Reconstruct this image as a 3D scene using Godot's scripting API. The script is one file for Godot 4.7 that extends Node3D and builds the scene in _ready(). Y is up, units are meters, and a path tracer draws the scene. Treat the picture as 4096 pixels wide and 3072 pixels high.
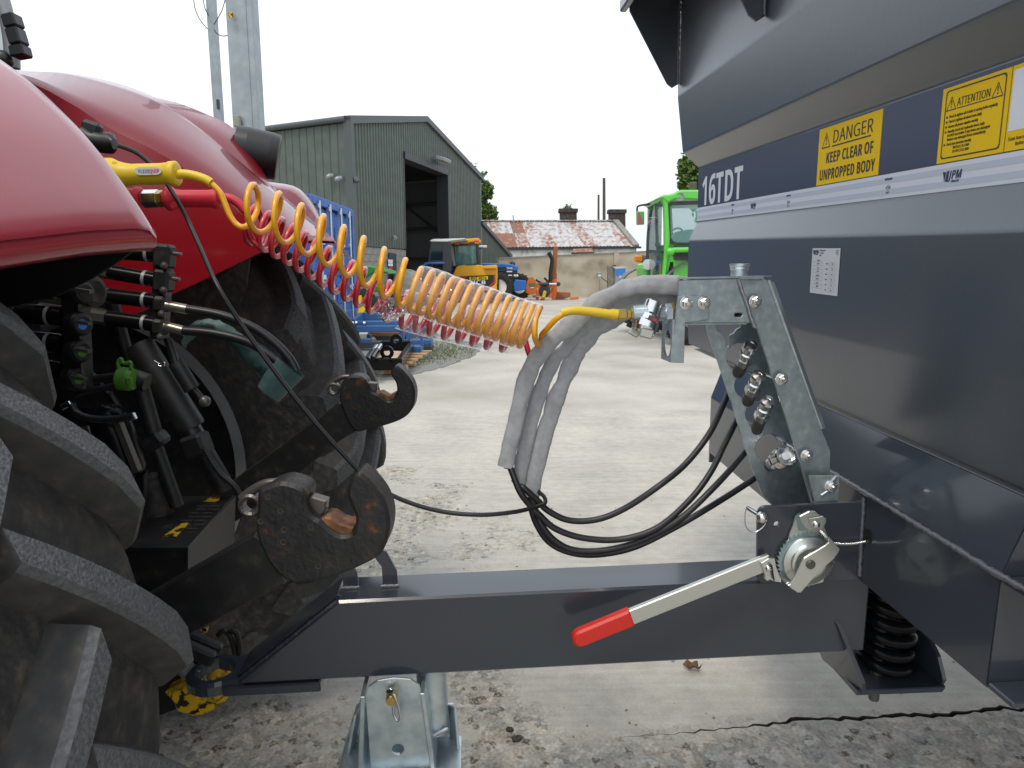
extends Node3D

# Yard scene: a tractor hitched to a tipping trailer. Everything is built in metres, y up.
const EX := Vector3(0.998, 0.0205, -0.0605)   # along the drawbar, away from the tractor
const EY := Vector3(-0.0186, 0.9993, 0.0323)
const EZ := Vector3(0.0611, -0.0311, 0.9976)   # across the trailer, towards the near side
var M := {}
var taken := {}
var rng := RandomNumberGenerator.new()

class MB:
	var v := PackedVector3Array()
	var n := PackedVector3Array()
	var u := PackedVector2Array()
	var has_uv := false
	func tri(a: Vector3, b: Vector3, c: Vector3, na: Vector3, nb: Vector3, nc: Vector3, ua := Vector2.ZERO, ub := Vector2.ZERO, uc := Vector2.ZERO) -> void:
		v.append(a); v.append(c); v.append(b)
		n.append(na); n.append(nc); n.append(nb)
		u.append(ua); u.append(uc); u.append(ub)
	func flat(a: Vector3, b: Vector3, c: Vector3) -> void:
		var m := (b - a).cross(c - a).normalized()
		tri(a, b, c, m, m, m)
	func quad(a: Vector3, b: Vector3, c: Vector3, d: Vector3) -> void:
		var m := (c - a).cross(d - b).normalized()
		tri(a, b, c, m, m, m, Vector2(0, 1), Vector2(1, 1), Vector2(1, 0))
		tri(a, c, d, m, m, m, Vector2(0, 1), Vector2(1, 0), Vector2(0, 0))
	# box with chamfered edges; b holds the axes, s the full size
	func box(o: Vector3, s: Vector3, b := Basis.IDENTITY, ch := 0.0) -> MB:
		var h := s * 0.5
		if ch <= 0.0:
			for ax in 3:
				for sg in [-1.0, 1.0]:
					var w: Vector3 = b[ax] * h[ax] * sg
					var p: Vector3 = b[(ax + 1) % 3] * h[(ax + 1) % 3]
					var q: Vector3 = b[(ax + 2) % 3] * h[(ax + 2) % 3] * sg
					quad(o + w - p - q, o + w + p - q, o + w + p + q, o + w - p + q)
			return self
		ch = minf(ch, minf(h.x, minf(h.y, h.z)) * 0.9)
		var P := func(sx: float, sy: float, sz: float, ax: int) -> Vector3:
			var k := Vector3(sx, sy, sz)
			var r := Vector3.ZERO
			for i in 3:
				r += b[i] * k[i] * (h[i] if i == ax else h[i] - ch)
			return o + r
		for ax in 3:
			for sg in [-1.0, 1.0]:
				var c: Array[Vector3] = []
				for k in [[-1, -1], [1, -1], [1, 1], [-1, 1]]:
					var t := [0.0, 0.0, 0.0]
					t[ax] = sg
					t[(ax + 1) % 3] = k[0]
					t[(ax + 2) % 3] = k[1] * sg
					c.append(P.call(t[0], t[1], t[2], ax))
				quad(c[0], c[1], c[2], c[3])
		for ax in 3:   # edges along ax
			var i := (ax + 1) % 3
			var j := (ax + 2) % 3
			for si in [-1.0, 1.0]:
				for sj in [-1.0, 1.0]:
					var t := [0.0, 0.0, 0.0]
					t[i] = si; t[j] = sj
					var t2 := t.duplicate()
					t[ax] = -1.0; t2[ax] = 1.0
					var a: Vector3 = P.call(t[0], t[1], t[2], i)
					var bb: Vector3 = P.call(t2[0], t2[1], t2[2], i)
					var c: Vector3 = P.call(t2[0], t2[1], t2[2], j)
					var d: Vector3 = P.call(t[0], t[1], t[2], j)
					out_quad(a, bb, c, d, o)
		for sx in [-1.0, 1.0]:
			for sy in [-1.0, 1.0]:
				for sz in [-1.0, 1.0]:
					out_tri(P.call(sx, sy, sz, 0), P.call(sx, sy, sz, 1), P.call(sx, sy, sz, 2), o)
		return self
	func out_quad(a: Vector3, b: Vector3, c: Vector3, d: Vector3, o: Vector3) -> void:
		if (c - a).cross(d - b).dot(a + c - o * 2.0) < 0.0:
			quad(a, d, c, b)
		else:
			quad(a, b, c, d)
	func out_tri(a: Vector3, b: Vector3, c: Vector3, o: Vector3) -> void:
		if (b - a).cross(c - a).dot(a - o) < 0.0:
			flat(a, c, b)
		else:
			flat(a, b, c)
	# box between two points: w across (along side), t thick
	func bar(a: Vector3, b: Vector3, w: float, t: float, side: Vector3, ch := 0.0) -> MB:
		var x := (b - a).normalized()
		var y := (side - x * side.dot(x)).normalized()
		return box((a + b) * 0.5, Vector3(a.distance_to(b), w, t), Basis(x, y, x.cross(y)), ch)
	# tube along a path; r one radius or one per point; sq squashes it along side
	func tube(path: Array, r, seg := 10, caps := true, sq := 1.0, side := Vector3.UP) -> MB:
		var k := path.size()
		var prev := []
		var nprev := []
		var y := Vector3.ZERO
		for i in k:
			var t: Vector3 = ((path[mini(i + 1, k - 1)] - path[maxi(i - 1, 0)]) as Vector3).normalized()
			if i == 0 or sq != 1.0:
				var s := side if absf(side.dot(t)) < 0.95 else Vector3(0.3, 0.4, 0.9)
				y = (s - t * s.dot(t)).normalized()
			else:
				y = (y - t * y.dot(t)).normalized()
			var z := t.cross(y)
			var rr: float = r[i] if r is Array or r is PackedFloat32Array else r
			var ring := []
			var nr := []
			for j in seg:
				var a := TAU * j / seg
				ring.append(path[i] + (y * cos(a) * sq + z * sin(a)) * rr)
				nr.append((y * cos(a) / sq + z * sin(a)).normalized())
			if i > 0:
				for j in seg:
					var j2 := (j + 1) % seg
					tri(prev[j], prev[j2], ring[j2], nprev[j], nprev[j2], nr[j2])
					tri(prev[j], ring[j2], ring[j], nprev[j], nr[j2], nr[j])
			if caps and (i == 0 or i == k - 1):
				for j in seg:
					if i == 0:
						flat(path[i], ring[(j + 1) % seg], ring[j])
					else:
						flat(path[i], ring[j], ring[(j + 1) % seg])
			prev = ring
			nprev = nr
		return self
	# turned shape: profile of Vector2(radius, height) round axis ax from o; smooth joins the profile's normals
	func lathe(o: Vector3, ax: Vector3, prof: Array, seg := 20, smooth := false, phase := 0.0) -> MB:
		ax = ax.normalized()
		var s := Vector3.UP if absf(ax.y) < 0.9 else Vector3.RIGHT
		var x := (s - ax * s.dot(ax)).normalized()
		var z := ax.cross(x)
		var ns := []
		for i in prof.size() - 1:
			var d: Vector2 = prof[i + 1] - prof[i]
			ns.append(Vector2(d.y, -d.x).normalized())
		for i in prof.size() - 1:
			var p: Vector2 = prof[i]
			var q: Vector2 = prof[i + 1]
			var n0: Vector2 = ns[i]
			var n1: Vector2 = ns[i]
			if smooth:
				if i > 0: n0 = (ns[i] + ns[i - 1]).normalized()
				if i < ns.size() - 1: n1 = (ns[i] + ns[i + 1]).normalized()
			for j in seg:
				var a := TAU * j / seg + phase
				var b := TAU * (j + 1) / seg + phase
				var da := x * cos(a) + z * sin(a)
				var db := x * cos(b) + z * sin(b)
				var am := (da + db).normalized()
				var f := seg <= 8
				var A := o + da * p.x + ax * p.y
				var B := o + db * p.x + ax * p.y
				var Cc := o + db * q.x + ax * q.y
				var D := o + da * q.x + ax * q.y
				var ma := am if f else da
				var mb := am if f else db
				# outward order: profile runs upwards, normals point away from the axis
				if p.x > 1e-6:
					tri(A, B, Cc, ma * n0.x + ax * n0.y, mb * n0.x + ax * n0.y, mb * n1.x + ax * n1.y)
				if q.x > 1e-6:
					tri(A, Cc, D, ma * n0.x + ax * n0.y, mb * n1.x + ax * n1.y, ma * n1.x + ax * n1.y)
		return self
	func ball(o: Vector3, r: float, seg := 14) -> MB:
		var p := []
		for i in 9:
			var a := -PI / 2 + PI * i / 8.0
			p.append(Vector2(maxf(cos(a) * r, 0.0), sin(a) * r))
		return lathe(o, Vector3.UP, p, seg, true)
	# flat outline (world points) pushed by w; hole(s) cut through; bevel on both faces
	func plate(pts: Array, w: Vector3, holes := [], bev := 0.0) -> MB:
		var nn := Vector3.ZERO   # the outline's own normal, turned the way of w
		for i in pts.size(): nn += (pts[i] - pts[0]).cross(pts[(i + 1) % pts.size()] - pts[0])
		nn = nn.normalized()
		if nn.dot(w) < 0.0: nn = -nn
		var o: Vector3 = pts[0]
		var x: Vector3 = pts[1] - o
		for i in range(2, pts.size()):
			if x.length() < (pts[i] - o).length(): x = pts[i] - o
		x = (x - nn * x.dot(nn)).normalized()
		var y := nn.cross(x)
		var loops := [flatten(pts, o, x, y, nn, false)]
		for hl in holes: loops.append(flatten(hl, o, x, y, nn, true))
		var face := loops[0] as PackedVector2Array
		for i in range(1, loops.size()): face = bridge(face, loops[i])
		var ids := Geometry2D.triangulate_polygon(face)
		var F := func(p: Vector2, d: float) -> Vector3: return o + x * p.x + y * p.y + nn * d
		var th := w.length()
		var ins := [] # inset loops for the bevel
		for lp in loops: ins.append(inset(lp, bev))
		var face2 := face
		for try in 3:
			if bev <= 0.0: break
			ins = []
			for lp in loops: ins.append(inset(lp, bev))
			face2 = ins[0]
			for i in range(1, ins.size()): face2 = bridge(face2, ins[i])
			ids = Geometry2D.triangulate_polygon(face2)
			if ids.size() > 0: break
			bev = bev * 0.4 if try < 1 else 0.0
		if bev <= 0.0:
			ins = loops
			face2 = face
			ids = Geometry2D.triangulate_polygon(face2)
		if ids.is_empty(): print("plate not filled at ", o)
		for i in range(0, ids.size(), 3):
			var a := face2[ids[i]]
			var b := face2[ids[i + 1]]
			var c := face2[ids[i + 2]]
			if (b - a).cross(c - a) < 0.0:
				var t := b; b = c; c = t
			flat(F.call(a, th), F.call(b, th), F.call(c, th))
			flat(F.call(a, 0.0), F.call(c, 0.0), F.call(b, 0.0))
		for li in loops.size():
			var lp: PackedVector2Array = loops[li]
			var inn: PackedVector2Array = ins[li]
			for i in lp.size():
				var j := (i + 1) % lp.size()
				quad(F.call(lp[i], bev), F.call(lp[j], bev), F.call(lp[j], th - bev), F.call(lp[i], th - bev))
				if bev > 0.0:
					quad(F.call(lp[i], th - bev), F.call(lp[j], th - bev), F.call(inn[j], th), F.call(inn[i], th))
					quad(F.call(inn[i], 0.0), F.call(inn[j], 0.0), F.call(lp[j], bev), F.call(lp[i], bev))
		return self
	func flatten(pts: Array, o: Vector3, x: Vector3, y: Vector3, nn: Vector3, cw: bool) -> PackedVector2Array:
		var r := PackedVector2Array()
		for p in pts:
			var d: Vector3 = p - o
			r.append(Vector2(d.dot(x), d.dot(y)))
		if Geometry2D.is_polygon_clockwise(r) != cw: r.reverse()
		return r
	func inset(lp: PackedVector2Array, b: float) -> PackedVector2Array:
		if b <= 0.0: return lp
		var r := PackedVector2Array()
		var k := lp.size()
		for i in k:
			var d0 := (lp[i] - lp[(i + k - 1) % k]).normalized()
			var d1 := (lp[(i + 1) % k] - lp[i]).normalized()
			var n0 := Vector2(-d0.y, d0.x)
			var n1 := Vector2(-d1.y, d1.x)
			var m := (n0 + n1)
			m = m / maxf(m.length_squared() * 0.5, 0.5)
			r.append(lp[i] + m * b)
		return r
	func bridge(outer: PackedVector2Array, hole: PackedVector2Array) -> PackedVector2Array:
		var bi := 0
		var bj := 0
		var bd := INF
		for i in outer.size():
			for j in hole.size():
				var d := outer[i].distance_squared_to(hole[j])
				if d < bd: bd = d; bi = i; bj = j
		var r := PackedVector2Array()
		var e := (hole[bj] - outer[bi]).normalized().orthogonal() * 4e-5
		for i in bi + 1: r.append(outer[i])
		for j in hole.size(): r.append(hole[(bj + j) % hole.size()])
		r.append(hole[bj] + e)
		r.append(outer[bi] + e)
		for i in range(bi + 1, outer.size()): r.append(outer[i])
		return r
	# smooth sheet from rows of points (front side: rows x columns counter-clockwise), given a thickness
	func sheet(g: Array, th := 0.0, closed := false) -> MB:
		var R := g.size()
		var Cn: int = g[0].size()
		has_uv = true
		var nr := []
		for i in R:
			var row := []
			for j in Cn:
				var du: Vector3 = g[mini(i + 1, R - 1)][j] - g[maxi(i - 1, 0)][j]
				var jl := (j + Cn - 1) % Cn if closed else maxi(j - 1, 0)
				var jr := (j + 1) % Cn if closed else mini(j + 1, Cn - 1)
				var dv: Vector3 = g[i][jr] - g[i][jl]
				row.append(dv.cross(du).normalized())
			nr.append(row)
		for side in ([1.0, -1.0] if th > 0.0 else [1.0]):
			for i in R - 1:
				for j in (Cn if closed else Cn - 1):
					var j2 := (j + 1) % Cn
					var o := 0.0 if side > 0.0 else -th
					var a: Vector3 = g[i][j] + nr[i][j] * o
					var b: Vector3 = g[i][j2] + nr[i][j2] * o
					var c: Vector3 = g[i + 1][j2] + nr[i + 1][j2] * o
					var d: Vector3 = g[i + 1][j] + nr[i + 1][j] * o
					var ua := Vector2(float(j) / Cn, float(i) / R)
					var uc := Vector2(float(j + 1) / Cn, float(i + 1) / R)
					if side > 0.0:
						tri(a, b, c, nr[i][j], nr[i][j2], nr[i + 1][j2], ua, Vector2(uc.x, ua.y), uc)
						tri(a, c, d, nr[i][j], nr[i + 1][j2], nr[i + 1][j], ua, uc, Vector2(ua.x, uc.y))
					else:
						tri(a, c, b, -nr[i][j], -nr[i + 1][j2], -nr[i][j2])
						tri(a, d, c, -nr[i][j], -nr[i + 1][j], -nr[i + 1][j2])
		if th > 0.0 and not closed:
			for i in R - 1:
				edge(g[i][0], g[i + 1][0], nr[i][0] * th, nr[i + 1][0] * th)
				edge(g[i + 1][Cn - 1], g[i][Cn - 1], nr[i + 1][Cn - 1] * th, nr[i][Cn - 1] * th)
			for j in Cn - 1:
				edge(g[0][j + 1], g[0][j], nr[0][j + 1] * th, nr[0][j] * th)
				edge(g[R - 1][j], g[R - 1][j + 1], nr[R - 1][j] * th, nr[R - 1][j + 1] * th)
		return self
	func edge(a: Vector3, b: Vector3, na: Vector3, nb: Vector3) -> void:
		quad(a, b, b - nb, a - na)
	func mesh(inv := Transform3D.IDENTITY) -> ArrayMesh:
		var arr := []
		arr.resize(Mesh.ARRAY_MAX)
		var vv := inv * v
		var nn := Transform3D(inv.basis, Vector3.ZERO) * n
		arr[Mesh.ARRAY_VERTEX] = vv
		arr[Mesh.ARRAY_NORMAL] = nn
		arr[Mesh.ARRAY_TEX_UV] = u
		var am := ArrayMesh.new()
		am.add_surface_from_arrays(Mesh.PRIMITIVE_TRIANGLES, arr)
		return am

func vs(a: Array) -> Array:
	var r := []
	for i in range(0, a.size(), 3): r.append(Vector3(a[i], a[i + 1], a[i + 2]))
	return r

func mb() -> MB:
	return MB.new()

func lin(r: float, g: float, b: float, a := 1.0) -> Color:
	var c := Color(r, g, b).linear_to_srgb()
	c.a = a
	return c

func uname(s: String) -> String:
	if not taken.has(s):
		taken[s] = 0
		return s
	taken[s] += 1
	return "%s_%03d" % [s, taken[s]]

func thing(called: String, label: String, cat: String, at := Vector3.ZERO, group := "", b := Basis.IDENTITY) -> Node3D:
	var o := Node3D.new()
	o.name = uname(called)
	o.transform = Transform3D(b, at)
	add_child(o)
	tag(o, label, cat, group)
	return o

func tag(o: Node, label: String, cat := "", group := "") -> void:
	o.set_meta("label", label)
	if cat: o.set_meta("category", cat)
	if group: o.set_meta("group", group)

func world_of(p: Node) -> Transform3D:
	var t := Transform3D.IDENTITY
	while p != self and p != null:
		t = (p as Node3D).transform * t
		p = p.get_parent()
	return t

# one mesh as a part of a thing (world points are turned into the parent's own)
func part(called: String, m: MB, mat: Material, parent: Node3D, label := "") -> MeshInstance3D:
	var o := MeshInstance3D.new()
	o.name = called
	o.mesh = m.mesh(world_of(parent).affine_inverse())
	o.material_override = mat
	parent.add_child(o, true)
	if label: o.set_meta("label", label)
	return o

# a thing that is one mesh, standing at its own place
func solo(called: String, m: MB, mat: Material, label: String, cat: String, at: Vector3, group := "") -> MeshInstance3D:
	var o := MeshInstance3D.new()
	o.name = uname(called)
	o.position = at
	o.mesh = m.mesh(Transform3D(Basis.IDENTITY, -at))
	o.material_override = mat
	add_child(o)
	if cat: tag(o, label, cat, group)
	else: o.set_meta("label", label)
	return o

func struct(called: String, m: MB, mat: Material, label: String) -> MeshInstance3D:
	var o := solo(called, m, mat, label, "", Vector3.ZERO)
	o.set_meta("kind", "structure")
	return o

func copy_mesh(called: String, mesh: Mesh, mat: Material, parent: Node3D, t: Transform3D) -> MeshInstance3D:
	var o := MeshInstance3D.new()
	o.name = called
	o.mesh = mesh
	o.material_override = mat
	o.transform = world_of(parent).affine_inverse() * t
	parent.add_child(o, true)
	return o

var fonts := {}
# raised or printed lettering; h is the height of the capitals
func text(s: String, h: float, o: Vector3, right: Vector3, up: Vector3, mat: Material, parent: Node3D, wide := 1.0, bold := false, align := HORIZONTAL_ALIGNMENT_CENTER, fit := 0.0) -> MeshInstance3D:
	var f := SystemFont.new()
	f.font_names = PackedStringArray(["Droid Sans"])
	f.font_weight = 700 if bold else 400
	var t := TextMesh.new()
	t.text = s
	t.font = f
	t.font_size = 64
	t.pixel_size = 0.01
	t.depth = 0.02
	t.curve_step = 3.0
	t.horizontal_alignment = align
	t.vertical_alignment = VERTICAL_ALIGNMENT_CENTER
	var k := h / (0.64 * 0.714)
	if fit > 0.0:
		var w := t.get_aabb().size.x * k
		if w > 0.0: wide = fit / w
	var m := MeshInstance3D.new()
	m.name = "lettering"
	m.mesh = t
	m.material_override = mat
	var z := right.cross(up).normalized()
	m.transform = world_of(parent).affine_inverse() * Transform3D(Basis(right.normalized() * k * wide, up.normalized() * k, z * 0.02), o)
	parent.add_child(m, true)
	return m

# smooth line through the points, n steps for each span
func spline(p: Array, n := 6) -> Array:
	var r := []
	for i in p.size() - 1:
		var a: Vector3 = p[maxi(i - 1, 0)]
		var b: Vector3 = p[i]
		var c: Vector3 = p[i + 1]
		var d: Vector3 = p[mini(i + 2, p.size() - 1)]
		for k in n:
			r.append(b.cubic_interpolate(c, a, d, float(k) / n))
	r.append(p[-1])
	return r

func ring(o: Vector3, x: Vector3, y: Vector3, r: float, n := 16) -> Array:
	var a := []
	for i in n: a.append(o + x * cos(TAU * i / n) * r + y * sin(TAU * i / n) * r)
	return a

func noise_tex(freq: float, oct: int, sd: int, stops: Array, size := 512, kind := FastNoiseLite.TYPE_SIMPLEX_SMOOTH, cell := false) -> NoiseTexture2D:
	var nz := FastNoiseLite.new()
	nz.noise_type = FastNoiseLite.TYPE_CELLULAR if cell else kind
	nz.frequency = freq
	nz.fractal_octaves = oct
	nz.seed = sd
	var t := NoiseTexture2D.new()
	t.width = size
	t.height = size
	t.seamless = true
	t.noise = nz
	if stops:
		var g := Gradient.new()
		g.offsets = PackedFloat32Array(stops.map(func(s): return s[0]))
		g.colors = PackedColorArray(stops.map(func(s): return s[1]))
		t.color_ramp = g
	return t

func grey(x: float) -> Color:
	return Color(x, x, x)

func mat(key: String, c: Color, rough := 0.5, metal := 0.0) -> StandardMaterial3D:
	var m := StandardMaterial3D.new()
	m.resource_name = key
	m.albedo_color = c
	m.roughness = rough
	m.metallic = metal
	M[key] = m
	return m

func tri_tex(m: StandardMaterial3D, albedo: Texture2D, scale: float, world := false) -> void:
	m.albedo_texture = albedo
	m.uv1_triplanar = true
	m.uv1_world_triplanar = world
	m.uv1_scale = Vector3.ONE * scale

func bump(m: StandardMaterial3D, freq: float, oct: int, strength: float, sd := 5, size := 512) -> void:
	var t := noise_tex(freq, oct, sd, [], size)
	t.as_normal_map = true
	t.bump_strength = strength
	m.normal_enabled = true
	m.normal_texture = t
	m.normal_scale = 1.0
	m.uv1_triplanar = true


func _ready() -> void:
	rng.seed = 11
	look()
	materials()
	materials_back()
	ground()
	shed()
	yard_background()
	yard_clutter()
	far_machines()
	telehandler()
	trailer()
	tractor()
	hoses()

func look() -> void:
	var cam := Camera3D.new()
	cam.name = "camera"
	cam.position = Vector3(0, 1.3, 0)
	cam.rotation_degrees = Vector3(-9.3188, 0, 0)
	cam.fov = 58.21
	cam.near = 0.02
	cam.far = 600.0
	add_child(cam)
	var env := Environment.new()
	env.background_mode = Environment.BG_SKY
	var sm := ProceduralSkyMaterial.new()
	sm.sky_top_color = Color(0.93, 0.96, 1.0)
	sm.sky_horizon_color = Color(0.79, 0.82, 0.845)
	sm.sky_curve = 0.08
	sm.ground_horizon_color = Color(0.6, 0.6, 0.58)
	sm.ground_bottom_color = Color(0.4, 0.4, 0.38)
	sm.sky_energy_multiplier = 1.0
	var sky := Sky.new()
	sky.sky_material = sm
	env.sky = sky
	env.tonemap_mode = Environment.TONE_MAPPER_LINEAR
	env.tonemap_exposure = 1.42
	env.sdfgi_enabled = true
	env.ssao_enabled = true
	env.ssil_enabled = true
	var we := WorldEnvironment.new()
	we.name = "world"
	we.environment = env
	add_child(we)
	var sun := DirectionalLight3D.new()
	sun.name = "sun"
	sun.light_color = Color(1.0, 0.97, 0.92)
	sun.light_energy = 0.4
	sun.light_angular_distance = 14.0
	sun.shadow_enabled = true
	sun.rotation_degrees = Vector3(-62, -28, 0)
	add_child(sun)

func materials() -> void:
	var m: StandardMaterial3D
	# trailer paint: dark blue-grey gloss with a little orange peel
	m = mat("paint", lin(0.046, 0.058, 0.073), 0.34)
	m.metallic_specular = 0.6
	m.clearcoat_enabled = true
	m.clearcoat = 0.6
	m.clearcoat_roughness = 0.22
	bump(m, 0.02, 2, 0.35, 31)
	m.uv1_scale = Vector3.ONE * 6.0
	m = mat("paint_smooth", lin(0.034, 0.042, 0.055), 0.3)
	m.clearcoat_enabled = true
	m.clearcoat = 0.75
	m.clearcoat_roughness = 0.1
	m.metallic_specular = 0.35
	m = mat("band_navy", lin(0.02, 0.035, 0.085), 0.4)  # one even navy for the band behind the lettering
	mat("tape_white", lin(0.66, 0.69, 0.76), 0.5)
	mat("tape_grey", lin(0.5, 0.55, 0.63), 0.5)
	mat("print_navy", lin(0.02, 0.025, 0.1), 0.5)
	mat("decal_white", lin(0.72, 0.74, 0.78), 0.4)
	m = mat("decal_yellow", lin(0.84, 0.55, 0.006), 0.6)
	m.metallic_specular = 0.3
	mat("print_black", lin(0.015, 0.013, 0.01), 0.5)
	mat("print_grey", lin(0.16, 0.17, 0.2), 0.5)
	mat("plate_white", lin(0.6, 0.62, 0.64), 0.35)
	# galvanised steel with spangle
	m = mat("galv", Color.WHITE, 0.36, 0.75)
	tri_tex(m, noise_tex(0.016, 4, 3, [[0.0, Color(0.6, 0.645, 0.67)], [0.5, Color(0.645, 0.69, 0.71)], [0.75, Color(0.69, 0.73, 0.745)], [1.0, Color(0.76, 0.79, 0.8)]]), 5.0)
	bump(m, 0.03, 3, 0.4, 7)
	m = mat("galv_bright", Color.WHITE, 0.33, 0.8)
	tri_tex(m, noise_tex(0.01, 3, 4, [[0.0, Color(0.66, 0.72, 0.75)], [0.5, Color(0.76, 0.81, 0.83)], [1.0, Color(0.86, 0.89, 0.89)]]), 4.0)
	bump(m, 0.02, 3, 0.5, 8)
	mat("zinc", lin(0.6, 0.62, 0.58), 0.3, 0.85)
	mat("zinc_blue", lin(0.33, 0.43, 0.45), 0.28, 0.85)
	mat("chrome", lin(0.72, 0.72, 0.71), 0.2, 1.0)
	mat("brass", lin(0.5, 0.36, 0.12), 0.28, 0.9)
	mat("steel_dark", lin(0.12, 0.11, 0.1), 0.4, 0.6)
	m = mat("weld", lin(0.35, 0.37, 0.4), 0.35, 0.7)
	m = mat("weld_paint", lin(0.075, 0.083, 0.098), 0.3)
	m.clearcoat_enabled = true
	m = mat("red_grip", lin(0.62, 0.022, 0.012), 0.42)
	m = mat("red_plastic", lin(0.56, 0.02, 0.04), 0.5)
	m = mat("red_hose", lin(0.52, 0.008, 0.025), 0.2)
	m.clearcoat_enabled = true
	m = mat("yellow_hose", lin(0.82, 0.38, 0.006), 0.26)
	m.clearcoat_enabled = true
	m.clearcoat = 0.5
	mat("yellow_plastic", lin(0.74, 0.5, 0.02), 0.45)
	m = mat("black_rubber", lin(0.012, 0.012, 0.013), 0.42)
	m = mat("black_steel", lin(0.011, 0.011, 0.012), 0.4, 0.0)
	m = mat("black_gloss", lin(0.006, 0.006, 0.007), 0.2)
	m.metallic_specular = 0.25
	m = mat("film", Color(0.93, 0.9, 0.95, 0.055), 0.08)
	m.transparency = BaseMaterial3D.TRANSPARENCY_ALPHA
	bump(m, 0.02, 3, 4.0, 21)
	m.uv1_scale = Vector3.ONE * 7.0
	m = mat("glass", Color(0.3, 0.42, 0.42, 0.35), 0.03)
	m.transparency = BaseMaterial3D.TRANSPARENCY_ALPHA
	m = mat("glass_clear", Color(0.42, 0.6, 0.58, 0.42), 0.03)
	m.transparency = BaseMaterial3D.TRANSPARENCY_ALPHA
	# woven grey sleeve
	m = mat("sleeve", Color.WHITE, 0.62)
	tri_tex(m, noise_tex(0.012, 3, 12, [[0.0, Color(0.6, 0.605, 0.615)], [1.0, Color(0.69, 0.695, 0.705)]]), 6.0)
	bump(m, 0.24, 1, 2.0, 13)
	m.uv1_scale = Vector3.ONE * 9.0
	m.rim_enabled = true
	m.rim = 0.3
	# red tractor paint with a bloom of dust
	m = mat("tractor_red", lin(0.3, 0.005, 0.012), 0.3)
	m.clearcoat_enabled = true
	m.clearcoat = 0.8
	m.clearcoat_roughness = 0.12
	m = mat("tractor_red_gloss", lin(0.19, 0.005, 0.014), 0.34)
	m.metallic_specular = 0.35
	m.clearcoat_enabled = true
	m.clearcoat = 0.55
	m.clearcoat_roughness = 0.05
	m = mat("tractor_red_dusty", Color.WHITE, 0.36)
	tri_tex(m, noise_tex(0.35, 3, 15, [[0.0, Color(0.54, 0.07, 0.13)], [0.6, Color(0.57, 0.09, 0.155)], [1.0, Color(0.63, 0.19, 0.23)]], 512), 4.0)
	m.clearcoat_enabled = true
	m.clearcoat = 1.0
	m.clearcoat_roughness = 0.14
	# tyres: black rubber with brown soil, grey worn lug faces
	m = mat("tyre", Color.WHITE, 0.75)
	tri_tex(m, noise_tex(0.012, 5, 17, [[0.0, Color(0.16, 0.155, 0.15)], [0.45, Color(0.22, 0.215, 0.21)], [0.65, Color(0.27, 0.255, 0.24)], [0.85, Color(0.35, 0.315, 0.28)], [1.0, Color(0.44, 0.38, 0.32)]], 1024), 2.0)
	bump(m, 0.05, 4, 3.0, 18)
	m.uv1_scale = Vector3.ONE * 2.0
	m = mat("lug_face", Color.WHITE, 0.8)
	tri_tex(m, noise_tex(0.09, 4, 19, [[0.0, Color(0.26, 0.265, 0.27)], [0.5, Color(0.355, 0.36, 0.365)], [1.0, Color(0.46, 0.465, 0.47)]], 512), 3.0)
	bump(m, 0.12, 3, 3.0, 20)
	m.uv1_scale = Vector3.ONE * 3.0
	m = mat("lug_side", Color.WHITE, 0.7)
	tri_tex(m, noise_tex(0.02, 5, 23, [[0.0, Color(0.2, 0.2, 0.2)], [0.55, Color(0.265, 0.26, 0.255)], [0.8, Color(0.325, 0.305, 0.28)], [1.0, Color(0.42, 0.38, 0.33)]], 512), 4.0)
	# rusty black hook
	m = mat("hook", Color.WHITE, 0.5, 0.2)
	tri_tex(m, noise_tex(0.011, 5, 25, [[0.0, Color(0.1, 0.1, 0.105)], [0.7, Color(0.15, 0.15, 0.15)], [0.82, Color(0.2, 0.16, 0.13)], [0.92, Color(0.34, 0.2, 0.12)], [1.0, Color(0.52, 0.3, 0.15)]], 512), 3.4)
	bump(m, 0.05, 4, 1.3, 26)
	m.uv1_scale = Vector3.ONE * 3.4
	m = mat("rust", Color.WHITE, 0.65, 0.1)
	tri_tex(m, noise_tex(0.02, 4, 27, [[0.0, Color(0.14, 0.1, 0.075)], [0.5, Color(0.4, 0.25, 0.14)], [1.0, Color(0.58, 0.4, 0.24)]], 256), 6.0)
	m = mat("old_black", Color.WHITE, 0.5)
	tri_tex(m, noise_tex(0.014, 4, 28, [[0.0, Color(0.065, 0.065, 0.068)], [0.6, Color(0.1, 0.1, 0.1)], [0.85, Color(0.17, 0.16, 0.15)], [1.0, Color(0.3, 0.25, 0.2)]], 512), 3.0)
	m = mat("old_yellow", Color.WHITE, 0.5)
	tri_tex(m, noise_tex(0.02, 5, 29, [[0.0, Color(0.1, 0.08, 0.05)], [0.36, Color(0.16, 0.12, 0.06)], [0.44, Color(0.82, 0.64, 0.05)], [1.0, Color(0.85, 0.7, 0.1)]], 256), 6.0)
	m = mat("pouch", Color.WHITE, 0.55)
	tri_tex(m, noise_tex(0.02, 3, 30, [[0.0, Color(0.2, 0.31, 0.3)], [1.0, Color(0.33, 0.44, 0.43)]], 256), 5.0)
	mat("ferrule", lin(0.32, 0.29, 0.24), 0.35, 0.8)
	mat("rim_grey", lin(0.3, 0.31, 0.32), 0.5, 0.2)
	mat("green_cap", lin(0.055, 0.18, 0.015), 0.55)
	mat("blue_cap", lin(0.03, 0.2, 0.6), 0.5)

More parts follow.
